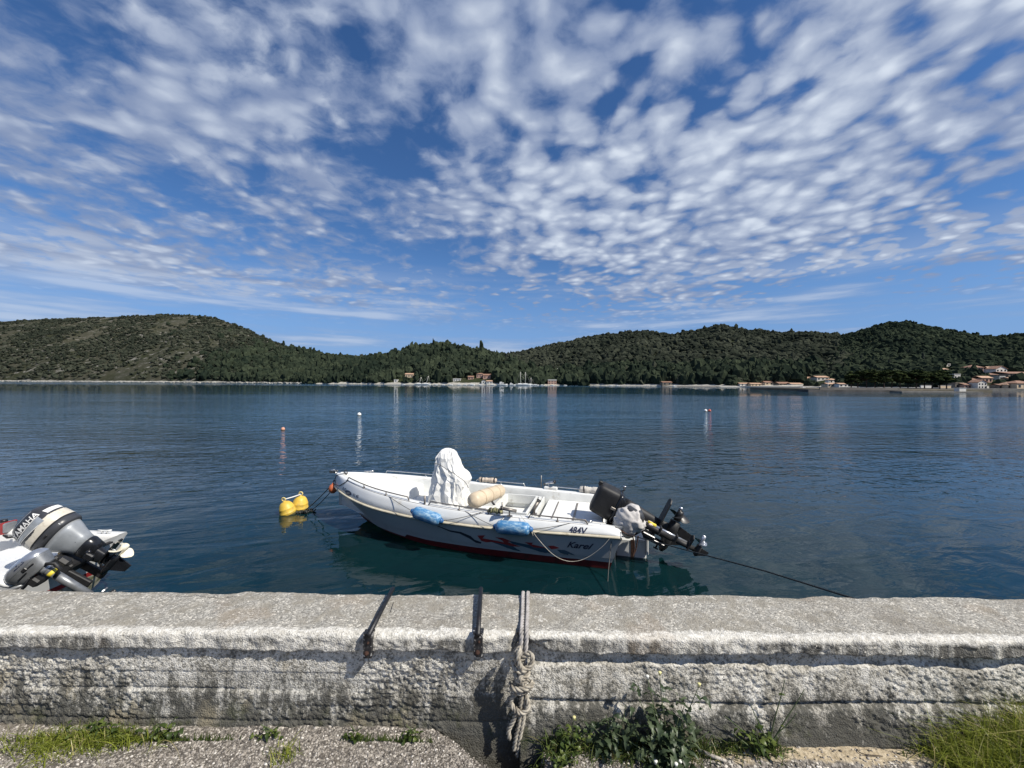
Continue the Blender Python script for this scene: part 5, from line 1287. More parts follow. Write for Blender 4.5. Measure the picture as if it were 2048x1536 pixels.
fc, fd = fender(990, 1053, 1062, 1059, 0.955, 'worn blue cylindrical fender nearer the stern, below the rod holders', 0.090)
def lines(name, label, paths, mat, r=0.0045, cat='rope'):
    p0 = Vector(paths[0][0]); t_ = boat_thing(name, label, cat, p0); m = MB()
    for p in paths: m.tube([Vector(q) - p0 for q in p], r, 6)
    m.build('line', MATS[mat], t_); return t_
g = lambda s, side=1, dz=0.0: Vector((s, side * (b_gun(s) + 0.003), z_gun(s) + dz))
lines('fender_line', 'thin line holding the fender nearer the bow', [sag(g(3.28), fa, 0.01), sag(fb, g(1.66, 1, 0.03), 0.015)], 'thin_line')
lines('fender_line', 'thin line holding the fender nearer the stern', [sag(g(1.95), fc, 0.01), sag(fc, g(1.35), 0.0), sag(fd, g(0.42), 0.01)], 'thin_line')
def hp(px, py, y=0.93):
    o = BOAT_I @ Vector((0, 0, CAM_Z)); d = BOAT_I.to_3x3() @ ray(px, py); return o + d * ((y - o.y) / d.y)
lines('slack_line', 'slack pale line looping down the white side by the painted name', [catmull([hp(1041, 1031, 0.80), hp(1056, 1050, 0.90), hp(1078, 1080, 0.92), (hp(1105, 1108, 0.90)), hp(1130, 1121, 0.88), hp(1155, 1122, 0.87), hp(1180, 1112, 0.86), hp(1205, 1093, 0.87), hp(1220, 1076, 0.86)], 6)], 'pale_line', 0.0032)
lines('toggle_line', 'short pale line with a toggle hanging beside the stern fender', [[hp(1062, 1058), hp(1066, 1072)]], 'pale_line', 0.006)
lines('mooring_line', 'wet line hanging from the stern corner straight down into the water', [[hp(1224, 1066, 0.80), hp(1221, 1100, 0.86), hp(1217, 1140, 0.95), bl(1214, 1172, 4.72) - Vector((0, 0, 0.12))]], 'thin_line', 0.005)
e0 = hp(1200, 1050, 0.74); e1 = hp(1236, 1064, 0.72)
lines('stern_line', 'long dark mooring line from the stern running down to the quay at right', [sag(e0, e1, 0) , sag(e1, bl(1530, 1142, 3.05), -0.0) + sag(bl(1530, 1142, 3.05), BOAT_I @ Vector((2.02, 2.05, 1.30)), 0.0)[1:]], 'wet_line', 0.0062)
# rolled cloths on the far rail
pbr('rolled_cloth', (0.52, 0.44, 0.36), 0.8, var=0.15, scale=14, bump=0.4, bscale=60, dirt=(0.25, 0.17, 0.12), dscale=14)
pbr('grey_cloth', (0.55, 0.52, 0.47), 0.8, var=0.15, scale=14, bump=0.4, bscale=50, dirt=(0.22, 0.20, 0.18), dscale=12)
def roll(s0, s1, side, label, mat, r, seed):
    g_ = np.random.default_rng(seed); a = Vector((s0, side * (b_gun(s0) - 0.015), z_gun(s0) + 0.06)); b = Vector((s1, side * (b_gun(s1) - 0.015), z_gun(s1) + 0.055)); t_ = boat_thing('rolled_cloth', label, 'cloth', (a + b) / 2); m = MB(); n = 18
    m.tube([a.lerp(b, k / n) - (a + b) / 2 + Vector((0, 0, g_.normal(0, 0.006))) for k in range(n + 1)], [r * (0.55 if k in (0, n) else 1) * g_.uniform(0.85, 1.15) for k in range(n + 1)], 12); m.build('cloth', MATS[mat], t_)
    for q in (0.12, 0.8):
        e = MB(); c = a.lerp(b, q) - (a + b) / 2; d = (b - a).normalized(); e.tube([c - d * 0.012, c + d * 0.012], r * 1.12, 12); e.build('tie', MATS['black_plastic'], t_)
roll(1.93, 2.28, -1, 'beige cloth rolled round the far rail behind the bolster', 'rolled_cloth', 0.042, 1)
roll(-0.02, 0.42, -1, 'grey white cloth rolled round the far rail beside the black engine', 'grey_cloth', 0.055, 2)
pbr('olive_cloth', (0.24, 0.23, 0.12), 0.8, var=0.25, scale=20, bump=0.4, bscale=60)
roll(1.40, 1.60, 1, 'small olive cloth bundle on the near gunwale beside the rod holders', 'olive_cloth', 0.035, 3)
# orange pick-up float at the bow
pbr('orange_float', (0.50, 0.13, 0.05), 0.5, var=0.15, scale=8, dirt=(0.28, 0.08, 0.04), dscale=10)
of = bl(666, 977, 7.02); t_ = boat_thing('pickup_float', 'small orange float hanging under the bow of the white boat', 'float', of)
MB().lathe([(0, -0.088), (0.03, -0.082), (0.062, -0.055), (0.076, -0.01), (0.070, 0.035), (0.045, 0.07), (0.018, 0.085), (0.016, 0.105), (0, 0.107)], 20).build('body', MATS['orange_float'], t_)
MB().tube([(0, 0, 0.10), (-0.01, 0.0, 0.15), bl(672, 962, 6.98) - of], 0.008, 6).build('lanyard', MATS['wet_line'], t_)
b0 = Vector((4.82, 0.0, 0.66)); 
w1_ = BOAT_I @ PZ(606, 1024, 0.0); w2_ = BOAT_I @ PZ(622, 1021, 0.0)
lines('bow_line', 'dark bow line running down to the yellow buoys, left of the other', [sag(b0, w1_, 0.03)], 'wet_line', 0.0085)
lines('bow_line', 'paler bow line under the orange float, right of the other', [sag(b0 + Vector((-0.03, 0, -0.06)), w2_, 0.04)], 'thin_line', 0.0085)
lines('bow_lashing', 'dark line lashed over the foredeck from bow cleat to bow eye', [catmull([(4.52, 0.07, 0.85), (4.60, 0.10, 0.84), (4.70, 0.10, 0.80), (4.77, 0.05, 0.70), (4.80, 0.0, 0.655)], 5), catmull([(4.28, 0.32, 0.80), (4.42, 0.30, 0.72), (4.55, 0.22, 0.66), (4.74, 0.06, 0.64)], 5), catmull([(4.50, 0.05, 0.85), (4.56, 0.02, 0.90), (4.62, 0.0, 0.84)], 4)], 'wet_line', 0.007)
for q, (px, py) in enumerate([(606, 1024), (622, 1021)]):
    w = PZ(px, py, 0.02); k_ = thing('weed_clump', ('larger' if q == 0 else 'smaller') + ' dark weed clump where a bow line enters the water', 'weed', w); V, F = blobs(np.random.default_rng(q).normal(0, 0.035, (14, 3)) * [1.4, 1.2, 0.5], np.full(14, 0.03), ICO1, 0.5, q)
    mesh_np('weed', V * (1.0 if q == 0 else 0.7), F, MATS['wet_line'], k_, smooth=False)

# ---------------------------------------------------------------- buoys
pbr('yellow_buoy', (0.64, 0.43, 0.06), 0.5, var=0.10, scale=6, dirt=(0.38, 0.29, 0.10), dscale=8, dlo=0.50, dhi=0.72)
pbr('buoy_ring', (0.62, 0.50, 0.20), 0.5)
pbr('algae', (0.05, 0.045, 0.015), 0.8, var=0.3, scale=20)
def big_buoy(px, py, label, tilt, k):
    w = PZ(px, py, 0.0); root = thing('mooring_buoy', label, 'buoy', w, 'yellow mooring buoys'); M = Rm(R(tilt[0]), 'X') @ Rm(R(tilt[1]), 'Y') @ Matrix.Scale(k, 4)
    MB().lathe([(0, -0.14), (0.07, -0.135), (0.125, -0.09), (0.148, -0.02), (0.150, 0.03), (0.153, 0.035), (0.153, 0.045), (0.149, 0.05), (0.143, 0.12), (0.144, 0.126), (0.139, 0.134), (0.115, 0.20), (0.085, 0.238), (0.05, 0.258), (0.026, 0.264), (0.024, 0.285), (0, 0.286)], 28, M).build('float', MATS['yellow_buoy'], root)
    MB().tube([M @ Vector((0.036 * math.cos(a), 0, 0.312 + 0.036 * math.sin(a))) for a in np.linspace(0, 2 * PI, 14, endpoint=False)], 0.012 * k, 8, closed=True).build('eye', MATS['buoy_ring'], root)
    MB().lathe([(0.151, -0.03), (0.1535, -0.012), (0.152, 0.008)], 28, M, cap=False).build('algae_band', MATS['algae'], root)
    return M, w
M1, W1 = big_buoy(577, 1027, 'front yellow mooring buoy, lower left of the pair, leaning left', (8, -14), 0.93)
M2, W2 = big_buoy(599.5, 1017.5, 'back yellow mooring buoy, taller right one of the pair', (4, 6), 0.98)
s0_, s1_ = W1 + M1 @ Vector((0, 0, 0.31)), W2 + M2 @ Vector((0, 0, 0.30))
st = thing('buoy_strap', 'white strap joining the eyes of the two yellow buoys', 'strap', s0_); MB().tube([(0, 0, 0), (s1_ - s0_) * 0.5 + Vector((0, 0, -0.005)), s1_ - s0_], 0.018, 8, flat=0.5).build('webbing', MATS['tarp'], st)
pbr('white_buoy', (0.78, 0.78, 0.75), 0.45, var=0.05, dirt=(0.5, 0.48, 0.42), dscale=6)
pbr('red_buoy', (0.45, 0.09, 0.06), 0.45, var=0.1); pbr('pink_buoy', (0.62, 0.30, 0.20), 0.5, var=0.1)
def small_buoy(px, py, r, mat, label):
    w = PZ(px, py, 0.0); root = thing('marker_buoy', label, 'buoy', w, 'small marker buoys out on the bay')
    MB().lathe([(0, -0.6 * r), (0.6 * r, -0.45 * r), (0.95 * r, 0.05 * r), (r, 0.5 * r), (0.88 * r, 1.0 * r), (0.5 * r, 1.35 * r), (0.16 * r, 1.46 * r), (0.14 * r, 1.65 * r), (0, 1.66 * r)], 18).build('float', MATS[mat], root)
    MB().lathe([(1.0 * r, 0.0), (1.03 * r, 0.1 * r), (1.02 * r, 0.25 * r)], 18, cap=False).build('algae_band', MATS['algae'], root)
small_buoy(718.5, 831, 0.145, 'white_buoy', 'round white marker buoy alone left of centre on the bay')
small_buoy(566, 860, 0.095, 'pink_buoy', 'small pinkish marker buoy, nearest one on the left')
small_buoy(1411, 823, 0.14, 'white_buoy', 'white marker buoy of the close pair at right on the bay')
small_buoy(1419, 823, 0.14, 'red_buoy', 'red marker buoy of the close pair at right on the bay')
# ================================================================ outboard engines
def sring(hx, hy, z, cx=0.0, n=3.0, seg=32):
    e = 2.0 / n; out = []
    for k in range(seg):
        a = 2 * PI * k / seg; c, s = math.cos(a), math.sin(a)
        out.append((cx + hx * math.copysign(abs(c) ** e, c), hy * math.copysign(abs(s) ** e, s), z))
    return out
def body(rings, n=3.0, cap0=True, cap1=True):
    return MB().loft([sring(hx, hy, z, cx, n) for z, hx, hy, cx in sorted(rings)], True, cap0, cap1)
def propeller(root, M, r, mat, nb=3, rot=0.3, hub=0.3):
    """Hub and blades about the local x axis."""
    Q = M @ Rm(PI / 2, 'Y')
    MB().lathe([(r * hub * 0.9, -0.05), (r * hub, -0.03), (r * hub * 0.95, 0.05), (r * hub * 0.85, 0.10), (r * hub * 0.55, 0.10), (r * hub * 0.5, 0.06), (0, 0.06)], 16, Q).build('propeller_hub', mat, root)
    for b in range(nb):
        a0 = rot + 2 * PI * b / nb; m = MB(); nu, nv = 7, 7; top = []; bot = []
        for i in range(nu):
            f = i / (nu - 1); rad = r * (hub * 0.85 + (1 - hub * 0.85) * f); w = 0.62 * math.sin(PI * min(0.98, 0.22 + 0.74 * f)) ** 0.75 * r * 0.95; pitch = R(62 - 32 * f)
            for j in range(nv):
                q = (j / (nv - 1) - 0.5) * 2 * w; th = a0 + q * math.cos(pitch) / max(rad, r * 0.3); x = q * math.sin(pitch) * 0.62 + 0.015
                thick = 0.006 * (1 - (2 * j / (nv - 1) - 1) ** 2) * (1 - 0.6 * f) + 0.0006
                for lst, sg in ((top, 1), (bot, -1)): lst.append(Vector((x + sg * thick, rad * math.cos(th), rad * math.sin(th))))
        fs = [(i * nv + j, i * nv + j + 1, (i + 1) * nv + j + 1, (i + 1) * nv + j) for i in range(nu - 1) for j in range(nv - 1)]
        m.add(top, fs, True, M); m.add(bot, [tuple(reversed(f)) for f in fs], True, M)
        ed = [j for j in range(nv)] + [i * nv + nv - 1 for i in range(1, nu)] + [(nu - 1) * nv + j for j in range(nv - 2, -1, -1)] + [i * nv for i in range(nu - 2, 0, -1)]
        n = len(ed); m.add([top[e] for e in ed] + [bot[e] for e in ed], [(k, (k + 1) % n, n + (k + 1) % n, n + k) for k in range(n)], True, M)
        m.build('propeller_blade', mat, root)
def tilted(anchor, base_rot, tilt, roll=0.0):
    """Upright engine frame (z up, x aft) with the powerhead tipped forward; anchor is the cowling top."""
    return Matrix.Translation(anchor) @ base_rot @ Rm(roll, 'Z') @ Rm(-tilt, 'Y')
pbr('engine_black', (0.012, 0.012, 0.013), 0.6, var=0.3, scale=9, dirt=(0.04, 0.04, 0.04), dscale=7, bump=0.12, bscale=120)
pbr('engine_black_gloss', (0.013, 0.014, 0.017), 0.25, var=0.2, scale=9)
pbr('prop_black', (0.016, 0.016, 0.017), 0.4, var=0.2)
pbr('engine_grey', (0.30, 0.32, 0.34), 0.38, 0.2, var=0.10, scale=7, dirt=(0.03, 0.03, 0.035), dscale=6.5, dlo=0.64, dhi=0.67)
pbr('engine_charcoal', (0.045, 0.047, 0.052), 0.36, var=0.15, scale=8)
pbr('sticker_white', (0.74, 0.74, 0.72), 0.5, var=0.05, scale=20)
pbr('silver_print', (0.40, 0.43, 0.46), 0.35, 0.4, var=0.1, scale=20)
pbr('prop_cream', (0.70, 0.66, 0.54), 0.4, var=0.06, scale=10, dirt=(0.50, 0.44, 0.30), dscale=14)
pbr('alloy_silver', (0.50, 0.52, 0.55), 0.28, 0.75, var=0.06, scale=10)
pbr('alloy_grey', (0.22, 0.23, 0.24), 0.4, 0.5, var=0.15, scale=14)
pbr('label_yellow', (0.72, 0.58, 0.06), 0.5, var=0.05)
def lower_unit(root, sc, z_leg0, z_plate, z_gear, z_skeg, mat, prop_mat, prop_r, nb=3, rot=0.3, w=1.0):
    L = MB(); rings = []
    for f in np.linspace(0, 1, 8):
        z = z_leg0 + (z_plate - z_leg0) * f; rings.append((z, (0.115 - 0.035 * f) * sc, (0.070 - 0.030 * f) * sc * w, 0.015 * sc))
    body(rings, 2.6).build('leg', mat, root)
    p = MB(); p.prism([(-0.07 * sc, -0.035 * sc), (0.02 * sc, -0.085 * sc), (0.30 * sc, -0.075 * sc), (0.33 * sc, -0.04 * sc), (0.33 * sc, 0.04 * sc), (0.30 * sc, 0.075 * sc), (0.02 * sc, 0.085 * sc), (-0.07 * sc, 0.035 * sc)], z_plate - 0.008, z_plate + 0.008); p.build('cavitation_plate', mat, root)
    g = MB(); g.loft([sring(hx * sc, 0.026 * sc + 0.008 * (i == 0), z_plate + (z_gear - z_plate) * i / 3, 0.02 * sc, 2.0, 16) for i, hx in enumerate((0.085, 0.08, 0.085, 0.10))][::-1], True, True, True)
    g.lathe([(0, -0.19 * sc), (0.018 * sc, -0.185 * sc), (0.040 * sc, -0.14 * sc), (0.052 * sc, -0.05 * sc), (0.055 * sc, 0.06 * sc), (0.050 * sc, 0.15 * sc), (0, 0.152 * sc)], 18, Tm(0, 0, z_gear) @ Rm(PI / 2, 'Y'))
    g.build('gearcase', mat, root)
    k = MB(); k.prism([(-0.10 * sc, 0), (0.13 * sc, 0), (0.10 * sc, z_skeg - z_gear), (-0.01 * sc, (z_skeg - z_gear) * 0.92)], -0.008, 0.008, Tm(0, 0, z_gear - 0.03 * sc) @ Rm(PI / 2, 'X')); k.build('skeg', mat, root)
    propeller(root, Tm(0.20 * sc, 0, z_gear), prop_r, prop_mat, nb, rot)

# --- big black outboard on the white boat
def black_outboard():
    aft = Matrix.Rotation(HEAD + PI, 4, 'Z')
    M = tilted(P(1189, 990, 5.84), aft, R(65))
    root = thing('outboard_motor', 'large old black outboard motor tilted up on the transom of the white boat', 'outboard motor', matrix=M)
    body([(-0.005, 0.195, 0.155, 0.01), (-0.02, 0.215, 0.175, 0.01), (-0.06, 0.222, 0.182, 0.01), (-0.30, 0.228, 0.188, 0.01), (-0.315, 0.22, 0.182, 0.01)], 6.0).build('cowling', MATS['engine_black'], root)
    body([(-0.322, 0.222, 0.184, 0.01), (-0.36, 0.226, 0.186, 0.01), (-0.40, 0.19, 0.15, 0.0), (-0.47, 0.14, 0.11, 0.0)], 5.0).build('lower_cowling', MATS['engine_black_gloss'], root)
    MB().box((0.0, -0.188, -0.30), (0.04, 0.02, 0.07), bev=0.004).box((0.01, 0.192, -0.31), (0.04, 0.02, 0.07), bev=0.004).build('latch', MATS['dull_steel'], root)
    MB().box((0.22, -0.06, -0.0), (0.07, 0.05, 0.06), bev=0.01).build('carry_grip', MATS['engine_black'], root)
    MB().tube([(0.235, 0.05, -0.33), (0.275, 0.06, -0.36), (0.30, 0.03, -0.34)], 0.014, 8).tube([(0.30, 0.03, -0.34), (0.335, 0.03, -0.335)], 0.022, 10).build('throttle_link', MATS['steel'], root)
    MB().tube([(-0.235, 0.10, -0.30), (-0.30, 0.14, -0.27)], 0.018, 8).build('fuel_plug', MATS['black_plastic'], root)
    m = MB(); m.box((-0.16, 0.0, -0.50), (0.08, 0.26, 0.20), bev=0.012); m.box((-0.20, 0.11, -0.58), (0.06, 0.03, 0.32), bev=0.006); m.box((-0.20, -0.11, -0.58), (0.06, 0.03, 0.32), bev=0.006); m.build('clamp_bracket', MATS['engine_black'], root)
    lower_unit(root, 1.45, -0.44, -0.98, -1.17, -1.42, MATS['engine_black'], MATS['prop_black'], 0.170, 3, 0.7, 1.1)
    MB().lathe([(0, 0.10), (0.03, 0.10), (0.022, 0.14), (0, 0.15)], 12, Tm(0.30, 0, -1.15) @ Rm(PI / 2, 'Y')).build('prop_nut', MATS['alloy_silver'], root)
black_outboard()
def aux_outboard():
    aft = Matrix.Rotation(HEAD + PI, 4, 'Z')
    M = tilted(P(1247, 1027, 5.40), aft, R(66)) @ Matrix.Scale(1.12, 4)
    root = thing('auxiliary_outboard', 'slim small outboard with long grey leg beside the black one', 'outboard motor', matrix=M)
    body([(0.0, 0.09, 0.07, 0), (-0.03, 0.13, 0.10, 0), (-0.18, 0.14, 0.11, 0), (-0.24, 0.08, 0.07, 0)], 3).build('cowling', MATS['engine_charcoal'], root)
    m = MB(); m.tube([(0, 0, -0.22), (0, 0, -0.62)], [0.042, 0.036], 14); m.build('leg', MATS['engine_black'], root)
    MB().tube([(0.034, 0.012, -0.34), (0.034, 0.012, -0.80)], [0.020, 0.018], 12).build('exhaust_tube', MATS['alloy_silver'], root)
    MB().tube([(0.040, 0.014, -0.30), (0.040, 0.014, -0.40)], 0.024, 12).build('label_band', MATS['label_yellow'], root)
    for z in (-0.46, -0.66, -0.82): MB().box((0.02, 0.0, z), (0.105, 0.085, 0.022), bev=0.006).build('collar', MATS['engine_black'], root)
    MB().tube([(0.0, 0, -0.60), (0.01, 0, -0.92)], [0.036, 0.030], 12).build('lower_leg', MATS['engine_black'], root)
    p = MB(); p.prism([(-0.04, -0.03), (0.13, -0.06), (0.16, 0), (0.13, 0.06), (-0.04, 0.03)], -0.83, -0.82); p.build('cavitation_plate', MATS['engine_black'], root)
    g = MB(); g.lathe([(0, -0.08), (0.025, -0.06), (0.034, 0.0), (0.03, 0.07), (0, 0.075)], 14, Tm(0.01, 0, -0.93) @ Rm(PI / 2, 'Y')); g.prism([(-0.05, 0), (0.06, 0), (0.05, -0.10), (0.0, -0.09)], -0.006, 0.006, Tm(0, 0, -0.95) @ Rm(PI / 2, 'X')); g.build('gearcase', MATS['engine_black'], root)
    propeller(root, Tm(0.11, 0, -0.93), 0.095, MATS['alloy_silver'], 3, 1.2, 0.24)
    k = MB(); k.box((-0.09, 0, -0.36), (0.05, 0.15, 0.16), bev=0.01); k.box((-0.12, 0.05, -0.44), (0.04, 0.03, 0.26), bev=0.006); k.box((-0.12, -0.05, -0.44), (0.04, 0.03, 0.26), bev=0.006); k.tube([(-0.14, 0.05, -0.52), (-0.22, 0.05, -0.52)], 0.012, 8); k.tube([(-0.22, 0.05, -0.55), (-0.22, 0.05, -0.49)], 0.010, 6); k.build('clamp_bracket', MATS['engine_black_gloss'], root)
    MB().tube([(0.05, 0.13, -0.10), (0.02, 0.15, -0.20), (-0.02, 0.15, -0.27)], [0.022, 0.02, 0.012], 8).build('tiller_handle', MATS['black_plastic'], root)
    # grey bag pulled over the powerhead
    c = P(1262, 1041, 5.38); bag = thing('engine_bag', 'grumpled pale grey bag tied over the small outboard head'.replace('grumpled', 'crumpled'), 'bag', c, matrix=Matrix.Translation(c) @ aft)
    V0, F0 = ico(5); n = V0 / np.linalg.norm(V0, axis=1)[:, None]
    th = np.arctan2(n[:, 1], n[:, 0]); w = 1.0 + 0.35 * (fbm(n[:, 0] * 1.6 + 4, n[:, 2] * 1.6 + n[:, 1] * 1.2, 2, 4)) + (0.12 - np.abs(fbm(n[:, 0] * 1.9 + n[:, 1] * 1.3, n[:, 2] * 2.8 - n[:, 1], 3, 9, 0.4))) * 0.32
    Vb = n * w[:, None] * np.array([0.215, 0.18, 0.225]); Vb[:, 0] += Vb[:, 2] * 0.15; neck = np.clip((n[:, 0] - 0.35) / 0.6, 0, 1); Vb[:, 1:] *= (1 - 0.55 * neck)[:, None]; Vb[:, 2] -= neck * 0.06
    pbr('bag_cloth', (0.50, 0.48, 0.46), 0.7, var=0.08, scale=6, dirt=(0.30, 0.27, 0.25), dscale=6, bump=0.25, bscale=70)
    mesh_np('cloth', Vb, F0, MATS['bag_cloth'], bag, smooth=True)
    V1, F1 = ico(3); n1 = V1; Vk = n1 * (1 + 0.6 * fbm(n1[:, 0] * 4, n1[:, 1] * 4 + n1[:, 2] * 3, 3, 2))[:, None] * np.array([0.075, 0.06, 0.055]) + np.array([0.235, 0.02, -0.05])
    pbr('bag_knot', (0.55, 0.46, 0.43), 0.7, var=0.1, scale=10, dirt=(0.45, 0.16, 0.13), dscale=14, dlo=0.58, dhi=0.66); mesh_np('tied_neck', Vk, F1, MATS['bag_knot'], bag, smooth=True)
aux_outboard()
stn = boat_thing('tail_rope', 'rusty brown rope coil draped under the grey engine bag', 'rope', (-0.45, 0.40, 0.42)); mm = MB()
mm.tube(catmull([(0.28, 0.30, 0.14), (0.10, 0.22, 0.02), (0.0, 0.10, 0.0), (-0.10, 0.05, 0.08)], 5), 0.012, 6); mm.tube(catmull([(0.05, 0.16, 0.02), (0.02, 0.14, -0.18), (0.05, 0.15, -0.30), (0.0, 0.12, -0.20), (-0.03, 0.10, -0.02)], 5), 0.009, 6); mm.build('line', MATS['rust'], stn)

# ================================================================ boat at the left edge, stern to the right
def left_boat():
    root = thing('motor_boat', 'white boat with red stripe at the left edge, stern towards the right', 'boat', (-4.9, 3.95, 0))
    O = Vector((-4.9, 3.95, 0)); yc = 3.95
    xs = [-4.86, -5.4, -6.2, -7.2, -8.2, -9.0, -9.6]; hb_ = [0.74, 0.80, 0.84, 0.82, 0.66, 0.40, 0.06]; zg_ = [0.66, 0.66, 0.67, 0.70, 0.76, 0.82, 0.86]; zk_ = [-0.12, -0.14, -0.14, -0.12, -0.05, 0.15, 0.5]
    def sec(i, out=1.0):
        h, g, k = hb_[i], zg_[i], zk_[i]; return [(h * 0.0, k), (h * 0.55, k + 0.06), (h * 0.86, k + 0.20), (h * 0.96, 0.40), (h * 1.0, g - 0.06), (h * 1.02, g - 0.03), (h * 0.99, g), (h * 0.86, g + 0.004), (h * 0.84, g - 0.04), (h * 0.80, 0.30)]
    m = MB()
    for side in (1, -1):
        rings = [[(x + (max(0, z) - 0.25) * (0.42 if i == 0 else 0.0) - O.x, side * y + yc - O.y, z) for y, z in sec(i)] for i, x in enumerate(xs)]
        m.loft(rings, closed=False)
    pts = [(y, z) for y, z in sec(0)[:7]]
    tx = lambda z: xs[0] + (max(0, z) - 0.25) * 0.42 - O.x
    # transom with a cut-out for the engine
    half = pts + [(0.36, 0.66), (0.30, 0.50), (0.0, 0.50)]
    m.add([(tx(z), y, z) for y, z in half] + [(tx(z), -y, z) for y, z in reversed(half)], [tuple(range(2 * len(half)))])
    mat_, t, out = new_mat('left_hull_paint'); o = nd(t, 'ShaderNodeTexCoord').outputs['Object']; z = nd(t, 'ShaderNodeSeparateXYZ', {0: o}).outputs[2]
    c = MIX(t, RAMP(t, NOISE(t, o, 4, 5), 0.5, 0.75), (0.72, 0.72, 0.70), (0.60, 0.58, 0.54))
    c = MIX(t, MA(t, 'MULTIPLY', RAMP(t, z, 0.315, 0.311, False), RAMP(t, z, 0.248, 0.252, False)), c, (0.36, 0.03, 0.03))
    low_ = MIX(t, RAMP(t, NOISE(t, o, 12, 5, 0.65), 0.4, 0.6), (0.50, 0.47, 0.38), (0.16, 0.17, 0.09)); c = MIX(t, RAMP(t, z, 0.250, 0.246, False), c, low_)
    p = nd(t, 'ShaderNodeBsdfPrincipled', {'Base Color': c, 'Roughness': 0.35}); t.links.new(p.outputs[0], out.inputs[0])
    m.build('hull', mat_, root)
    d = MB(); 
    for i in range(len(xs) - 1):
        a0, a1 = hb_[i] * 0.80, hb_[i + 1] * 0.80
        d.add([(xs[i] - O.x, -a0, 0.32), (xs[i + 1] - O.x, -a1, 0.32), (xs[i + 1] - O.x, a1, 0.32), (xs[i] - O.x, a0, 0.32)], [(0, 1, 2, 3)])
    d.build('floor', MATS['nonskid_deck'], root)
    MB().box((-0.62, 0.0, 0.42), (0.75, 1.26, 0.22), bev=0.02).build('stern_bench', MATS['gelcoat'], root)
    MB().box((-1.95, 0, 0.50), (0.7, 1.32, 0.06), bev=0.02).build('thwart', MATS['gelcoat'], root)
    c_ = MB(); cleat(c_, (0.02, 0.66, 0.67), (1, 0, 0), 0.16); c_.build('cleat', MATS['gelcoat'], root)
    MB().box((0.10, 0.30, 0.60), (0.045, 0.34, 0.14), bev=0.004).build('engine_pad', MATS['wood_pad'], root)
    k = MB(); k.tube([(0.16, 0.62, 0.60), (0.22, 0.60, 0.40), (0.24, 0.55, 0.30)], 0.012, 8); k.tube([(0.16, 0.45, 0.58), (0.24, 0.42, 0.36)], 0.012, 8); k.tube([(0.20, 0.62, 0.48), (0.20, 0.42, 0.46)], 0.010, 8); k.box((0.14, 0.50, 0.61), (0.20, 0.10, 0.02), bev=0.004); k.build('boarding_ladder', MATS['black_plastic'], root)
pbr('wood_pad', (0.36, 0.25, 0.11), 0.6, var=0.2, scale=12)
left_boat()
fb_ = P(8, 1054, 4.45); fx = thing('fuel_tank', 'small grey fuel tank with red strap on the far gunwale of the left boat', 'fuel tank', fb_)
MB().box((0, 0, 0), (0.17, 0.13, 0.12), bev=0.015).build('tank', MATS['engine_grey_plain'] if 'engine_grey_plain' in MATS else MATS['alloy_grey'], fx)
MB().box((0.055, -0.003, 0.0), (0.025, 0.139, 0.129)).build('strap', MATS['flash_red'], fx); MB().lathe([(0, 0.06), (0.03, 0.06), (0.03, 0.085), (0, 0.09)], 12).build('cap', MATS['black_plastic'], fx)
lc_ = thing('white_pouch', 'white padded pouch beside the grey fuel tank', 'pouch', P(33, 1058, 4.5)); MB().box((0, 0, -0.03), (0.16, 0.14, 0.09), bev=0.03, smooth=True).build('pouch', MATS['tarp'], lc_)
MB().tube([(-0.07, -0.06, -0.05), (0.0, -0.08, -0.07), (0.09, -0.06, -0.06)], 0.012, 6).build('cord', MATS['black_plastic'], lc_)

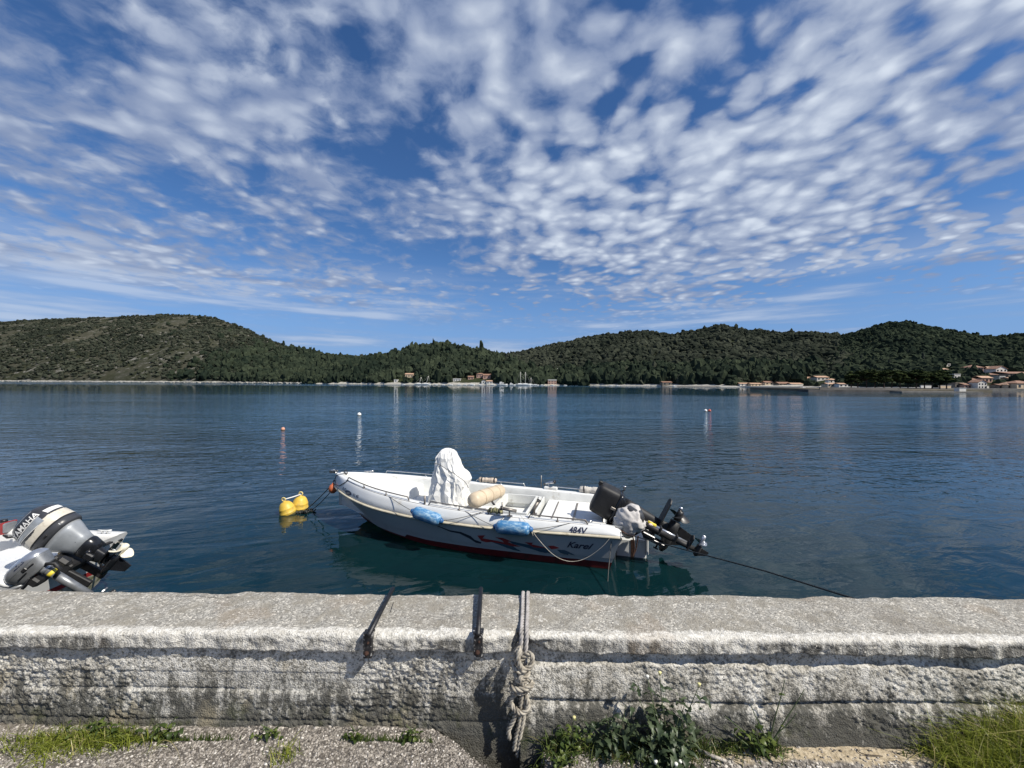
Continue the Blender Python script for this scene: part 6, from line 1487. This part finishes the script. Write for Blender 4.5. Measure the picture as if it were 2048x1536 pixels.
def big_left_outboard():
    M = tilted(P(54, 1035, 3.95), Matrix.Rotation(R(13), 4, 'Z'), R(53)) @ Matrix.Scale(0.80, 4)
    root = thing('outboard_motor', 'large charcoal outboard with white maker lettering and peeling cream band, tilted up at left', 'outboard motor', matrix=M)
    prof = [(0.0, 0.10, 0.07, 0.01), (-0.012, 0.16, 0.115, 0.01), (-0.04, 0.205, 0.15, 0.01), (-0.09, 0.238, 0.175, 0.01), (-0.16, 0.258, 0.190, 0.012), (-0.24, 0.268, 0.198, 0.012), (-0.33, 0.272, 0.202, 0.012), (-0.345, 0.268, 0.199, 0.012)]
    N = 2.7
    mt_, t, out = new_mat('left_cowling'); o = nd(t, 'ShaderNodeTexCoord').outputs['Object']; s = nd(t, 'ShaderNodeSeparateXYZ', {0: o}); z = s.outputs[2]
    jag = MA(t, 'MULTIPLY', MA(t, 'SUBTRACT', NOISE(t, o, 22, 5, 0.6), 0.5), 0.055); side = MA(t, 'MULTIPLY', RAMP(t, s.outputs[0], -0.05, 0.22), 0.045)
    c = MIX(t, RAMP(t, NOISE(t, o, 6, 4), 0.4, 0.7), (0.030, 0.032, 0.037), (0.048, 0.050, 0.056))
    cr = MIX(t, RAMP(t, NOISE(t, o, 30, 4), 0.5, 0.75), (0.62, 0.58, 0.49), (0.50, 0.45, 0.36))
    lo_ = RAMP(t, MA(t, 'ADD', z, MA(t, 'ADD', jag, MA(t, 'MULTIPLY', side, -1.0))), -0.262, -0.266, False)
    c = MIX(t, MA(t, 'MULTIPLY', lo_, RAMP(t, z, -0.336, -0.333, False)), c, cr)
    p = nd(t, 'ShaderNodeBsdfPrincipled', {'Base Color': c, 'Roughness': 0.34, 'Coat Weight': 0.15}); t.links.new(p.outputs[0], out.inputs[0])
    body(prof, N).build('cowling', mt_, root)
    body([(-0.347, 0.262, 0.194, 0.012), (-0.36, 0.272, 0.203, 0.012), (-0.42, 0.268, 0.200, 0.012), (-0.445, 0.25, 0.185, 0.01)], N).build('lower_cowling', MATS['engine_charcoal'], root)
    body([(-0.44, 0.235, 0.172, 0.015), (-0.50, 0.215, 0.155, 0.02), (-0.58, 0.178, 0.128, 0.03), (-0.66, 0.150, 0.108, 0.035), (-0.745, 0.130, 0.094, 0.04)], 2.5).build('apron', MATS['engine_grey'], root)
    body([(-0.735, 0.138, 0.100, 0.04), (-0.76, 0.142, 0.104, 0.04), (-0.90, 0.125, 0.085, 0.035)], 2.5).build('exhaust_housing', MATS['engine_black_gloss'], root)
    lower_unit(root, 0.92, -0.86, -1.02, -1.12, -1.31, MATS['engine_black_gloss'], MATS['prop_cream'], 0.150, 3, 0.55, 1.3)
    MB().lathe([(0.0, 0), (0.03, 0.0), (0.036, 0.012), (0.025, 0.03), (0, 0.034)], 12, Tm(0.06, -0.10, -0.86) @ Rm(PI / 2, 'X')).box((0.02, -0.115, -0.90), (0.09, 0.05, 0.11), bev=0.015).build('trim_tab_knob', MATS['engine_black_gloss'], root)
    k = MB(); k.box((-0.22, 0, -0.72), (0.16, 0.30, 0.26), bev=0.02); k.box((-0.26, 0.12, -0.92), (0.10, 0.05, 0.42), bev=0.01); k.box((-0.26, -0.12, -0.92), (0.10, 0.05, 0.42), bev=0.01); k.build('clamp_bracket', MATS['engine_black'], root)
    def hx(z): return float(np.interp(-z, [-q[0] for q in prof], [q[1] for q in prof]))
    def hy(z): return float(np.interp(-z, [-q[0] for q in prof], [q[2] for q in prof]))
    def near(x, z, off): return -(hy(z) * max(0.0, 1 - min(0.999, abs((x - 0.012) / hx(z))) ** N) ** (1 / N)) - off
    def patch(name, x0, x1, zt, zb, mat, off=0.003, n=14, curve=0.0):
        m = MB(); vs = []
        for i in range(n + 1):
            x = x0 + (x1 - x0) * i / n; f = i / n
            for q in range(3):
                a, b = zt(f), zb(f); z = a + (b - a) * q / 2; vs.append((x, near(x, z, off), z))
        m.add(vs, [(i * 3 + q, i * 3 + 3 + q, i * 3 + 4 + q, i * 3 + 1 + q) for i in range(n) for q in range(2)], True); m.build(name, mat, root)
    vs, fs = text_verts('YAMAHA', 0.098, 0.0, 0.0012, 0.92); w = max(v[0] for v in vs); m = MB()
    m.add([(x - w / 2 + 0.022, near(x - w / 2 + 0.022, -0.155 + y, 0.004), -0.155 + y) for x, y in vs], fs); m.build('maker_lettering', MATS['sticker_white'], root)
    patch('pinstripe', -0.235, 0.20, lambda f: -0.172 + 0.022 * f, lambda f: -0.180 + 0.022 * f, MATS['sticker_white'])
    patch('silver_graphic', -0.20, 0.185, lambda f: -0.186 + 0.024 * f, lambda f: -0.205 - 0.045 * f, MATS['silver_print'], 0.0025)
    patch('pinstripe', -0.235, 0.12, lambda f: -0.212 - 0.028 * f, lambda f: -0.219 - 0.028 * f, MATS['sticker_white'], 0.0045)
    patch('top_groove', -0.16, 0.17, lambda f: -0.044, lambda f: -0.050, MATS['silver_print'], 0.002)
    # sticker on the aft face of the cowling
    st = MB(); vs = []
    for i in range(9):
        y = -0.12 + 0.20 * i / 8
        for z in (-0.135, -0.165, -0.195): vs.append((0.012 + hx(z) * max(0.0, 1 - abs(y / hy(z)) ** N) ** (1 / N) + 0.003, y, z))
    st.add(vs, [(i * 3 + q, i * 3 + 1 + q, i * 3 + 4 + q, i * 3 + 3 + q) for i in range(8) for q in range(2)], True); st.build('sticker', MATS['sticker_white'], root)
    MB().box((0.18, -0.155, -0.40), (0.10, 0.02, 0.035), bev=0.006).build('latch', MATS['alloy_grey'], root)
    MB().box((0.05, -0.207, -0.395), (0.05, 0.012, 0.022), bev=0.004).box((-0.13, -0.195, -0.40), (0.035, 0.012, 0.02), bev=0.004).build('slot', MATS['engine_black'], root)
    gm = MB(); M_ = Tm(0.14, -0.024, -1.055) @ Rm(PI / 2, 'X'); gm.lathe([(0.026, 0), (0.044, 0.0), (0.044, 0.003), (0.026, 0.003)], 20, M_); gm.build('anode_ring', MATS['silver_print'], root)
big_left_outboard()
def little_outboard():
    M = tilted(P(42, 1123, 3.38), Matrix.Rotation(R(18), 4, 'Z'), R(47)) @ Matrix.Scale(0.80, 4)
    root = thing('auxiliary_outboard', 'small silver outboard with ribbed lower cowl and yellow label band, at the left edge', 'outboard motor', matrix=M)
    prof = [(0.012, 0.09, 0.05, 0), (0.0, 0.15, 0.085, 0), (-0.02, 0.185, 0.108, 0), (-0.05, 0.205, 0.122, 0), (-0.085, 0.212, 0.128, 0), (-0.09, 0.209, 0.125, 0)]
    body(prof, 2.6).build('cowling', MATS['alloy_silver'], root)
    m = MB(); rings = []
    for i in range(25):
        z = -0.092 - 0.0046 * i; g = 0.0035 * (i % 2); f = i / 24; rings.append(sring((0.210 - 0.045 * f) - g, (0.126 - 0.022 * f) - g, z, 0.0, 2.6))
    m.loft(rings[::-1], True, True, True); m.build('ribbed_cowl', MATS['alloy_grey'], root)
    def near(x, z, off): 
        hx = float(np.interp(-z, [-q[0] for q in prof], [q[1] for q in prof])); hy = float(np.interp(-z, [-q[0] for q in prof], [q[2] for q in prof])); return -(hy * max(0, 1 - min(0.99, abs(x / hx)) ** 2.6) ** (1 / 2.6)) - off
    vs, fs = text_verts('2.3', 0.085, 0.25, 0.002, 1.25); m = MB(); m.add([(x - 0.03, near(x - 0.03, -0.055 + y * 0.75, 0.002) , -0.060 + y * 0.75) for x, y in vs], fs); m.build('power_lettering', MATS['lettering_navy'], root)
    p = MB(); q = []
    for i in range(11):
        x = -0.09 + 0.20 * i / 10
        for y in (-0.055, -0.02): q.append((x, y, 0.0125 - 0.012 * abs(y) / 0.055 + 0.004 * (1 - abs(x) / 0.15)))
    p.add(q, [(2 * i, 2 * i + 2, 2 * i + 3, 2 * i + 1) for i in range(10)]); p.build('dark_window', MATS['black_plastic'], root)
    MB().box((0.03, -0.117, -0.115), (0.05, 0.02, 0.035), bev=0.006).box((0.07, -0.112, -0.125), (0.10, 0.012, 0.012)).box((-0.03, -0.118, -0.150), (0.10, 0.010, 0.010)).build('latch', MATS['black_plastic'], root)
    MB().lathe([(0.0, 0.0), (0.05, 0.0), (0.085, 0.02), (0.09, 0.05), (0, 0.05)], 16, Tm(-0.18, 0, -0.06) @ Rm(-PI / 2, 'Y')).build('recoil_cover', MATS['gelcoat'], root)
    MB().tube([(0.06, 0, -0.20), (0.06, 0, -0.75)], [0.044, 0.040], 16).build('leg', MATS['alloy_grey'], root)
    MB().tube([(0.06, 0, -0.285), (0.06, 0, -0.325)], 0.0452, 16).build('label_band', MATS['label_yellow'], root)
    MB().tube([(0.06, 0, -0.21), (0.06, 0, -0.25)], 0.052, 16).build('collar', MATS['alloy_silver'], root)
    k = MB(); k.box((-0.06, 0, -0.26), (0.09, 0.17, 0.10), bev=0.02); k.tube([(0.14, -0.06, -0.20), (0.19, -0.06, -0.26), (0.17, -0.06, -0.34), (0.08, -0.06, -0.36)], 0.018, 8); k.box((0.15, 0.10, -0.28), (0.07, 0.10, 0.14), bev=0.03); k.build('swivel_bracket', MATS['engine_black'], root)
    MB().tube([(-0.10, -0.05, -0.22), (-0.22, -0.08, -0.16), (-0.42, -0.10, -0.02)], [0.022, 0.022, 0.028], 10).build('tiller_handle', MATS['alloy_grey'], root)
    h = MB()
    for a in (0.0, 0.02, -0.03): h.tube(catmull([(-0.02, -0.06 + a, -0.20), (-0.14, -0.10 + a, -0.24), (-0.24, -0.06 - a, -0.20), (-0.40, -0.05 + a, -0.12)], 5), 0.008, 6)
    h.build('cable', MATS['black_plastic'], root)
    lower_unit(root, 0.6, -0.70, -0.82, -0.90, -1.02, MATS['alloy_grey'], MATS['prop_black'], 0.09, 3, 0.2)
little_outboard()
# ================================================================ weeds and grass along the wall foot
def blade_material(name, dark, light, dry):
    m, t, out = new_mat(name); at = nd(t, 'ShaderNodeAttribute', attribute_name='tint').outputs['Fac']
    c = MIX(t, RAMP(t, at, 0.0, 0.75, False), dark, light); c = MIX(t, RAMP(t, at, 0.80, 0.9), c, dry)
    d = nd(t, 'ShaderNodeBsdfDiffuse', {'Color': c}); tl = nd(t, 'ShaderNodeBsdfTranslucent', {'Color': c}); mx = nd(t, 'ShaderNodeMixShader', {0: 0.42, 1: d.outputs[0], 2: tl.outputs[0]})
    gl = nd(t, 'ShaderNodeBsdfGlossy', {'Color': (1, 1, 1, 1), 'Roughness': 0.4}); m2 = nd(t, 'ShaderNodeMixShader', {0: 0.018, 1: mx.outputs[0], 2: gl.outputs[0]})
    t.links.new(m2.outputs[0], out.inputs[0]); MATS[name] = m
blade_material('bright_grass', (0.085, 0.120, 0.014), (0.33, 0.37, 0.065), (0.55, 0.48, 0.22))
blade_material('weed_green', (0.032, 0.060, 0.016), (0.135, 0.175, 0.045), (0.26, 0.23, 0.10))
blade_material('thistle_leaf', (0.040, 0.066, 0.032), (0.155, 0.195, 0.112), (0.28, 0.28, 0.14))
def blades(n, base, h, lean, width, seed, droop=0.5, segs=4):
    """n grass blades; base(g, n) gives root points."""
    g = np.random.default_rng(seed); B = base(g, n); H = h(B, g) if callable(h) else g.uniform(h[0], h[1], n)
    az = g.uniform(0, 2 * PI, n); L = np.abs(g.normal(0, lean, n)) + 0.05; W = width * g.uniform(0.6, 1.4, n)
    t = np.linspace(0, 1, segs + 1)
    out = np.zeros((n, segs + 1, 2, 3)); side = np.stack([-np.sin(az + g.normal(0, 0.6, n)), np.cos(az), 0 * az], -1)
    curl = g.normal(0, 0.5, n)
    for i, q in enumerate(t):
        r_ = H * L * q ** 1.7; a2 = az + curl * q
        c = B + np.stack([np.cos(a2) * r_, np.sin(a2) * r_, H * (q - droop * L * 0.55 * q ** 2.4)], -1)
        w = (W * (1 - q) ** 0.7 * 0.5 + 0.0002)[:, None]
        out[:, i, 0] = c - side * w; out[:, i, 1] = c + side * w
    V = out.reshape(-1, 3); m = (segs + 1) * 2; f = np.array([[2 * i, 2 * i + 1, 2 * i + 3, 2 * i + 2] for i in range(segs)])
    F = (f[None] + (np.arange(n) * m)[:, None, None]).reshape(-1, 4)
    V[:, 1] = np.minimum(V[:, 1], 1.655 - 0.06 * np.clip((1.30 - V[:, 2]) / 0.3, 0, 1))
    return V, F, np.repeat(np.clip(g.beta(1.3, 1.5, n) + 0.25 * (g.random(n) > 0.88), 0, 1), m)
def gz(x, y): return ground_h(np.asarray(x), np.asarray(y))
def tuft(name, label, n, base, h, lean, width, seed, mat, kind='stuff', droop=0.5):
    V, F, T = blades(n, base, h, lean, width, seed, droop); o = mesh_np(name, V, F, MATS[mat], smooth=True, tint=T); return tag(o, label, None, None, kind)
# the big yellow-green bank of grass in the right corner
def base_right(g, n):
    x = 1.66 + 1.5 * g.random(n) ** 0.9; y = g.uniform(1.36, 1.60, n); x = np.where(x < 1.70 + (1.60 - y) * 0.9 * 0.4, x + 0.12, x); return np.stack([x, y, gz(x, y) + 0.0], -1)
tuft('grass', None, 9500, base_right, lambda B, g: (0.045 + 0.25 * np.clip((B[:, 0] - 1.62) / 0.55, 0, 1)) * g.uniform(0.45, 1.15, len(B)), 0.95, 0.0034, 1, 'bright_grass')
def base_right2(g, n):
    x = g.uniform(1.66, 2.3, n); y = g.uniform(1.40, 1.58, n); return np.stack([x, y, gz(x, y)], -1)
tuft('grass', None, 320, base_right2, (0.10, 0.28), 0.8, 0.0022, 2, 'bright_grass', droop=0.8)
# left patch
def base_left(g, n):
    x = g.normal(-1.72, 0.13, n); y = 1.632 - np.abs(g.normal(0, 0.030, n)); return np.stack([x, y, gz(x, y)], -1)
tuft('grass', None, 1500, base_left, (0.012, 0.085), 1.0, 0.0034, 3, 'bright_grass')
def base_left2(g, n):
    x = g.normal(-1.86, 0.11, n); y = 1.60 - np.abs(g.normal(0, 0.045, n)); return np.stack([x, y, gz(x, y)], -1)
tuft('grass', None, 420, base_left2, (0.03, 0.09), 1.2, 0.0026, 4, 'bright_grass', droop=0.9)
def base_strip(g, n):
    x = np.where(g.random(n) < 0.65, g.uniform(-2.4, -0.32, n), g.uniform(0.10, 1.9, n)); c = fbm(x * 2.2, x * 0 + 6, 3, 44) + g.normal(0, 0.05, n) > -0.02
    x = x[c]; y = np.where(x < 0, 1.645, 1.575) - np.abs(g.normal(0, 0.012, len(x))); return np.stack([x, y, gz(x, y)], -1)
def stuff_strip():
    g = np.random.default_rng(6); B = base_strip(g, 1500)
    V, F, T = blades(len(B), lambda g_, n: B, (0.010, 0.040), 0.7, 0.005, 6); tag(mesh_np('grass', V, F, MATS['weed_green'], smooth=True, tint=T * 0.8), kind='stuff')
stuff_strip()
def base_mound(g, n):
    x = g.uniform(0.08, 1.12, n); x = np.where((x > 0.80) & (g.random(n) < 0.5), x - 0.4, x); y = 1.585 - np.abs(g.normal(0, 0.030, n)); return np.stack([x, y, gz(x, y)], -1)
tuft('grass', None, 1500, base_mound, lambda B, g: g.uniform(0.015, 0.085, len(B)), 0.9, 0.0036, 21, 'weed_green', droop=0.7)
def base_sprig(g, n):
    x = g.normal(-0.90, 0.035, n); y = 1.53 + g.normal(0, 0.02, n); return np.stack([x, y, gz(x, y)], -1)
tuft('grass', None, 90, base_sprig, (0.02, 0.07), 0.8, 0.003, 7, 'bright_grass')
def base_blade(g, n):
    x = 1.02 + g.normal(0, 0.05, n); y = 1.545 + g.normal(0, 0.012, n); return np.stack([x, y, gz(x, y)], -1)

# broad leaved weeds: every leaf is a part of its plant
def leaf_mesh(name, L, W, lobes, mat, seed, fold=0.25):
    g = np.random.default_rng(seed); n = 7; vs = []
    for i in range(n):
        t = i / (n - 1); w = W * math.sin(PI * (0.06 + 0.90 * t) ** 0.8) * (1.0 if not lobes or i % 2 else 0.50) * g.uniform(0.9, 1.1); x = L * t; z = 0.22 * L * math.sin(t * 2.2) - 0.30 * L * t * t
        vs += [(x + (0.10 * L if lobes and i % 2 == 0 else 0), -w, z + w * fold), (x, 0, z), (x + (0.10 * L if lobes and i % 2 == 0 else 0), w, z + w * fold)]
    fs = []
    for i in range(n - 1):
        a = 3 * i; fs += [(a, a + 3, a + 4, a + 1), (a + 1, a + 4, a + 5, a + 2)]
    me = bpy.data.meshes.new(name); me.from_pydata(vs, [], fs); me.polygons.foreach_set('use_smooth', [True] * len(fs)); me.update()
    tint = me.attributes.new('tint', 'FLOAT', 'POINT'); v = g.random(); tint.data.foreach_set('value', [min(0.78, max(0, v * 0.7 + 0.12 * (k % 3 == 1))) for k in range(len(vs))])
    me.materials.append(mat); return me
THISTLE = [leaf_mesh('leaf', L, W, True, MATS['thistle_leaf'], s) for s, (L, W) in enumerate([(0.062, 0.018), (0.075, 0.021), (0.050, 0.016), (0.085, 0.022), (0.068, 0.024), (0.055, 0.020)])]
ROUND = [leaf_mesh('leaf', L, W, False, MATS['weed_green'], 20 + s) for s, (L, W) in enumerate([(0.022, 0.009), (0.028, 0.010), (0.018, 0.008), (0.032, 0.0075)])]
pbr('weed_stem', (0.075, 0.10, 0.04), 0.7, var=0.25, scale=30)
pbr('flower_yellow', (0.60, 0.56, 0.26), 0.7, var=0.15, scale=60); pbr('flower_white', (0.72, 0.71, 0.64), 0.7, var=0.1, scale=60)
def add_leaf(root, me, p, az, pitch, s=1.0):
    o = link_mesh('leaf', me, root); o.location = p; o.rotation_euler = (random.uniform(-0.5, 0.5), -pitch, az); o.scale = (s, s, s); return o
def weed(x, y, label, stems, leaves, meshes, seed, spread, flower=None, group='weeds at the wall foot', low=0.5, smin=0.8, smax=1.25):
    random.seed(seed); base = Vector((x, y, float(gz([x], [y])[0]) - 0.004)); root = thing('weed', label, 'weed', base, group); paths = []
    for (tx, ty, h) in stems:
        p = catmull([(0, 0, 0), (tx * 0.35 + random.uniform(-.01, .01), ty * 0.35, h * 0.40), (tx * 0.75, ty * 0.75, h * 0.75), (tx, ty, h)], 5); paths.append(p)
        MB().tube(p, [0.0030 - 0.0018 * k / (len(p) - 1) for k in range(len(p))], 6).build('stem', MATS['weed_stem'], root)
        if flower and h > low * max(s[2] for s in stems):
            mb = MB(); mb.lathe([(0, -0.006), (0.004, -0.004), (0.0055, 0.003), (0.0075, 0.008), (0.004, 0.0095), (0, 0.010)], 9, Tm(*p[-1])); mb.build('flower', MATS[random.choice(flower)], root)
    for k in range(leaves):
        p = random.choice(paths); f = random.random() ** 0.9 * 0.86; q = p[int(f * (len(p) - 1))]; s = random.uniform(smin, smax) * (1.1 - 0.55 * f)
        jit = Vector((random.gauss(0, spread), random.gauss(0, spread * 0.55), random.gauss(0, spread * 0.4))); c = q + jit; c.z = max(0.004, c.z); c.y = min(c.y, 1.60 - y)
        add_leaf(root, random.choice(meshes), c, random.uniform(0, 2 * PI), random.uniform(-0.7, 0.7), s)
        if jit.length > 0.012 and k % 2 == 0: pass
    return root
weed(0.625, 1.535, 'big leafy thistle-like weed with tall flower stalks at the wall foot', [(-0.07, 0.02, 0.330), (-0.02, 0.02, 0.345), (0.13, 0.0, 0.315), (-0.11, 0.0, 0.26), (0.04, -0.02, 0.20), (0.12, -0.02, 0.17), (-0.04, -0.05, 0.12), (0.02, -0.04, 0.06), (0.17, 0.0, 0.13), (-0.15, 0.02, 0.15), (-0.20, 0.0, 0.12), (0.08, 0.01, 0.24), (-0.06, 0.0, 0.24)], 230, THISTLE, 5, 0.034, ['flower_yellow', 'flower_white'], low=0.9, smin=0.6, smax=1.05)
weed(0.60, 1.475, 'low leafy weed in front of the big thistle-like weed', [(0.03, -0.02, 0.07), (-0.04, 0.0, 0.06), (0.06, 0.01, 0.05)], 26, THISTLE, 6, 0.022, ['flower_white'], low=0.5, smax=0.95)
weed(0.44, 1.565, 'dark leafy weed just left of the big thistle-like weed', [(-0.05, 0, 0.16), (0.03, 0, 0.20), (-0.10, 0, 0.11), (0.08, 0, 0.13)], 60, THISTLE, 7, 0.030, smax=0.9)
weed(0.24, 1.560, 'small bushy weed between the rope and the leafy weeds', [(-0.04, -0.01, 0.12), (0.02, 0, 0.14), (0.07, 0, 0.10), (-0.08, -0.02, 0.07)], 80, ROUND, 8, 0.026, ['flower_yellow'], low=0.95, smax=1.5)
weed(0.12, 1.535, 'tiny weed at the lower end of the knotted rope', [(0.0, -0.02, 0.07), (0.03, -0.01, 0.06), (-0.03, -0.01, 0.05)], 36, ROUND, 9, 0.014, smax=1.2)
weed(0.20, 1.505, 'small low weed on the gravel right of the rope end', [(0.02, -0.01, 0.045), (-0.03, 0.0, 0.05), (0.06, 0.0, 0.03)], 40, ROUND, 10, 0.022, smax=1.3)
weed(1.00, 1.560, 'narrow leaved weed at the wall foot above the sandy strip', [(-0.03, -0.01, 0.10), (0.03, -0.02, 0.09), (0.0, 0.0, 0.12), (0.08, -0.01, 0.08), (-0.10, 0.0, 0.09)], 60, ROUND, 11, 0.03, smax=1.7)
t_ = weed(1.06, 1.575, 'tall bare twiggy weed with thin stalks above the sandy strip', [(0.06, -0.01, 0.30), (0.14, -0.01, 0.26), (-0.08, -0.01, 0.20), (0.10, -0.02, 0.17), (-0.18, 0.0, 0.14)], 10, ROUND, 12, 0.012)
weed(-1.70, 1.615, 'low round leaved weed in the left grass patch', [(-0.06, -0.01, 0.075), (0.02, -0.02, 0.085), (0.09, -0.01, 0.07), (-0.12, -0.02, 0.06), (0.14, 0, 0.05)], 150, ROUND, 13, 0.032, smax=1.4)
weed(-1.46, 1.625, 'small weed at the right end of the left grass patch', [(-0.03, -0.01, 0.06), (0.04, -0.01, 0.075)], 55, ROUND, 14, 0.024, smax=1.3)
weed(-0.42, 1.635, 'little weed at the wall foot beside the broken pavement edge', [(-0.02, -0.01, 0.05), (0.03, -0.01, 0.045)], 34, ROUND, 15, 0.014, smax=1.0)
weed(-0.66, 1.640, 'little weed under the slanting iron strap', [(-0.02, -0.01, 0.04), (0.03, -0.01, 0.03)], 24, ROUND, 16, 0.016, smax=0.9)
weed(-1.02, 1.640, 'little weed midway between the grass patch and the slanting strap', [(-0.04, -0.01, 0.035), (0.05, -0.01, 0.04)], 34, ROUND, 17, 0.022, smax=0.9)
pbr('dry_leaf', (0.22, 0.11, 0.045), 0.8, var=0.3, scale=40); pbr('dead_wood', (0.34, 0.31, 0.27), 0.9, var=0.25, scale=30)
def dry_leaf(px, py, label, s, rz):
    p = PZ(px, py, GROUND_Z + 0.012); p.z = float(gz([p.x], [p.y])[0]) + 0.006; r_ = thing('dry_leaf', label, 'leaf', p, 'dry leaves'); me = leaf_mesh('blade', 0.05 * s, 0.017 * s, False, MATS['dry_leaf'], 60 + int(px)); o = link_mesh('blade', me, r_); o.rotation_euler = (0.6, -0.3, rz)
dry_leaf(1300, 1494, 'curled brown dead leaf left under the big weed', 1.2, 1.0); dry_leaf(1318, 1506, 'second brown dead leaf, lower right under the big weed', 1.0, -0.6); dry_leaf(318, 1474, 'brown dead leaf at the edge of the left grass patch', 0.8, 0.3)
tw = PZ(1425, 1510, GROUND_Z + 0.015); tw.z = float(gz([tw.x], [tw.y])[0]) + 0.010; tt_ = thing('stick', 'pale dead stick lying on the pavement at the left end of the sandy strip', 'stick', tw)
MB().tube([(-0.045, 0.022, 0.006), (0.0, 0.0, 0.002), (0.045, -0.018, 0.0)], [0.006, 0.007, 0.005], 7).build('wood', MATS['dead_wood'], tt_)
tw = PZ(1738, 1503, GROUND_Z + 0.015); tw.z = float(gz([tw.x], [tw.y])[0]) + 0.006; tt_ = thing('twig', 'thin curved twig lying on the sandy strip near the right grass', 'twig', tw)
MB().tube(catmull([(-0.03, 0.02, 0.0), (-0.035, 0.005, 0.002), (-0.02, -0.006, 0.003), (0.02, -0.008, 0.001), (0.045, -0.010, 0.0)], 4), 0.0018, 5).build('wood', MATS['far_bark'], tt_)
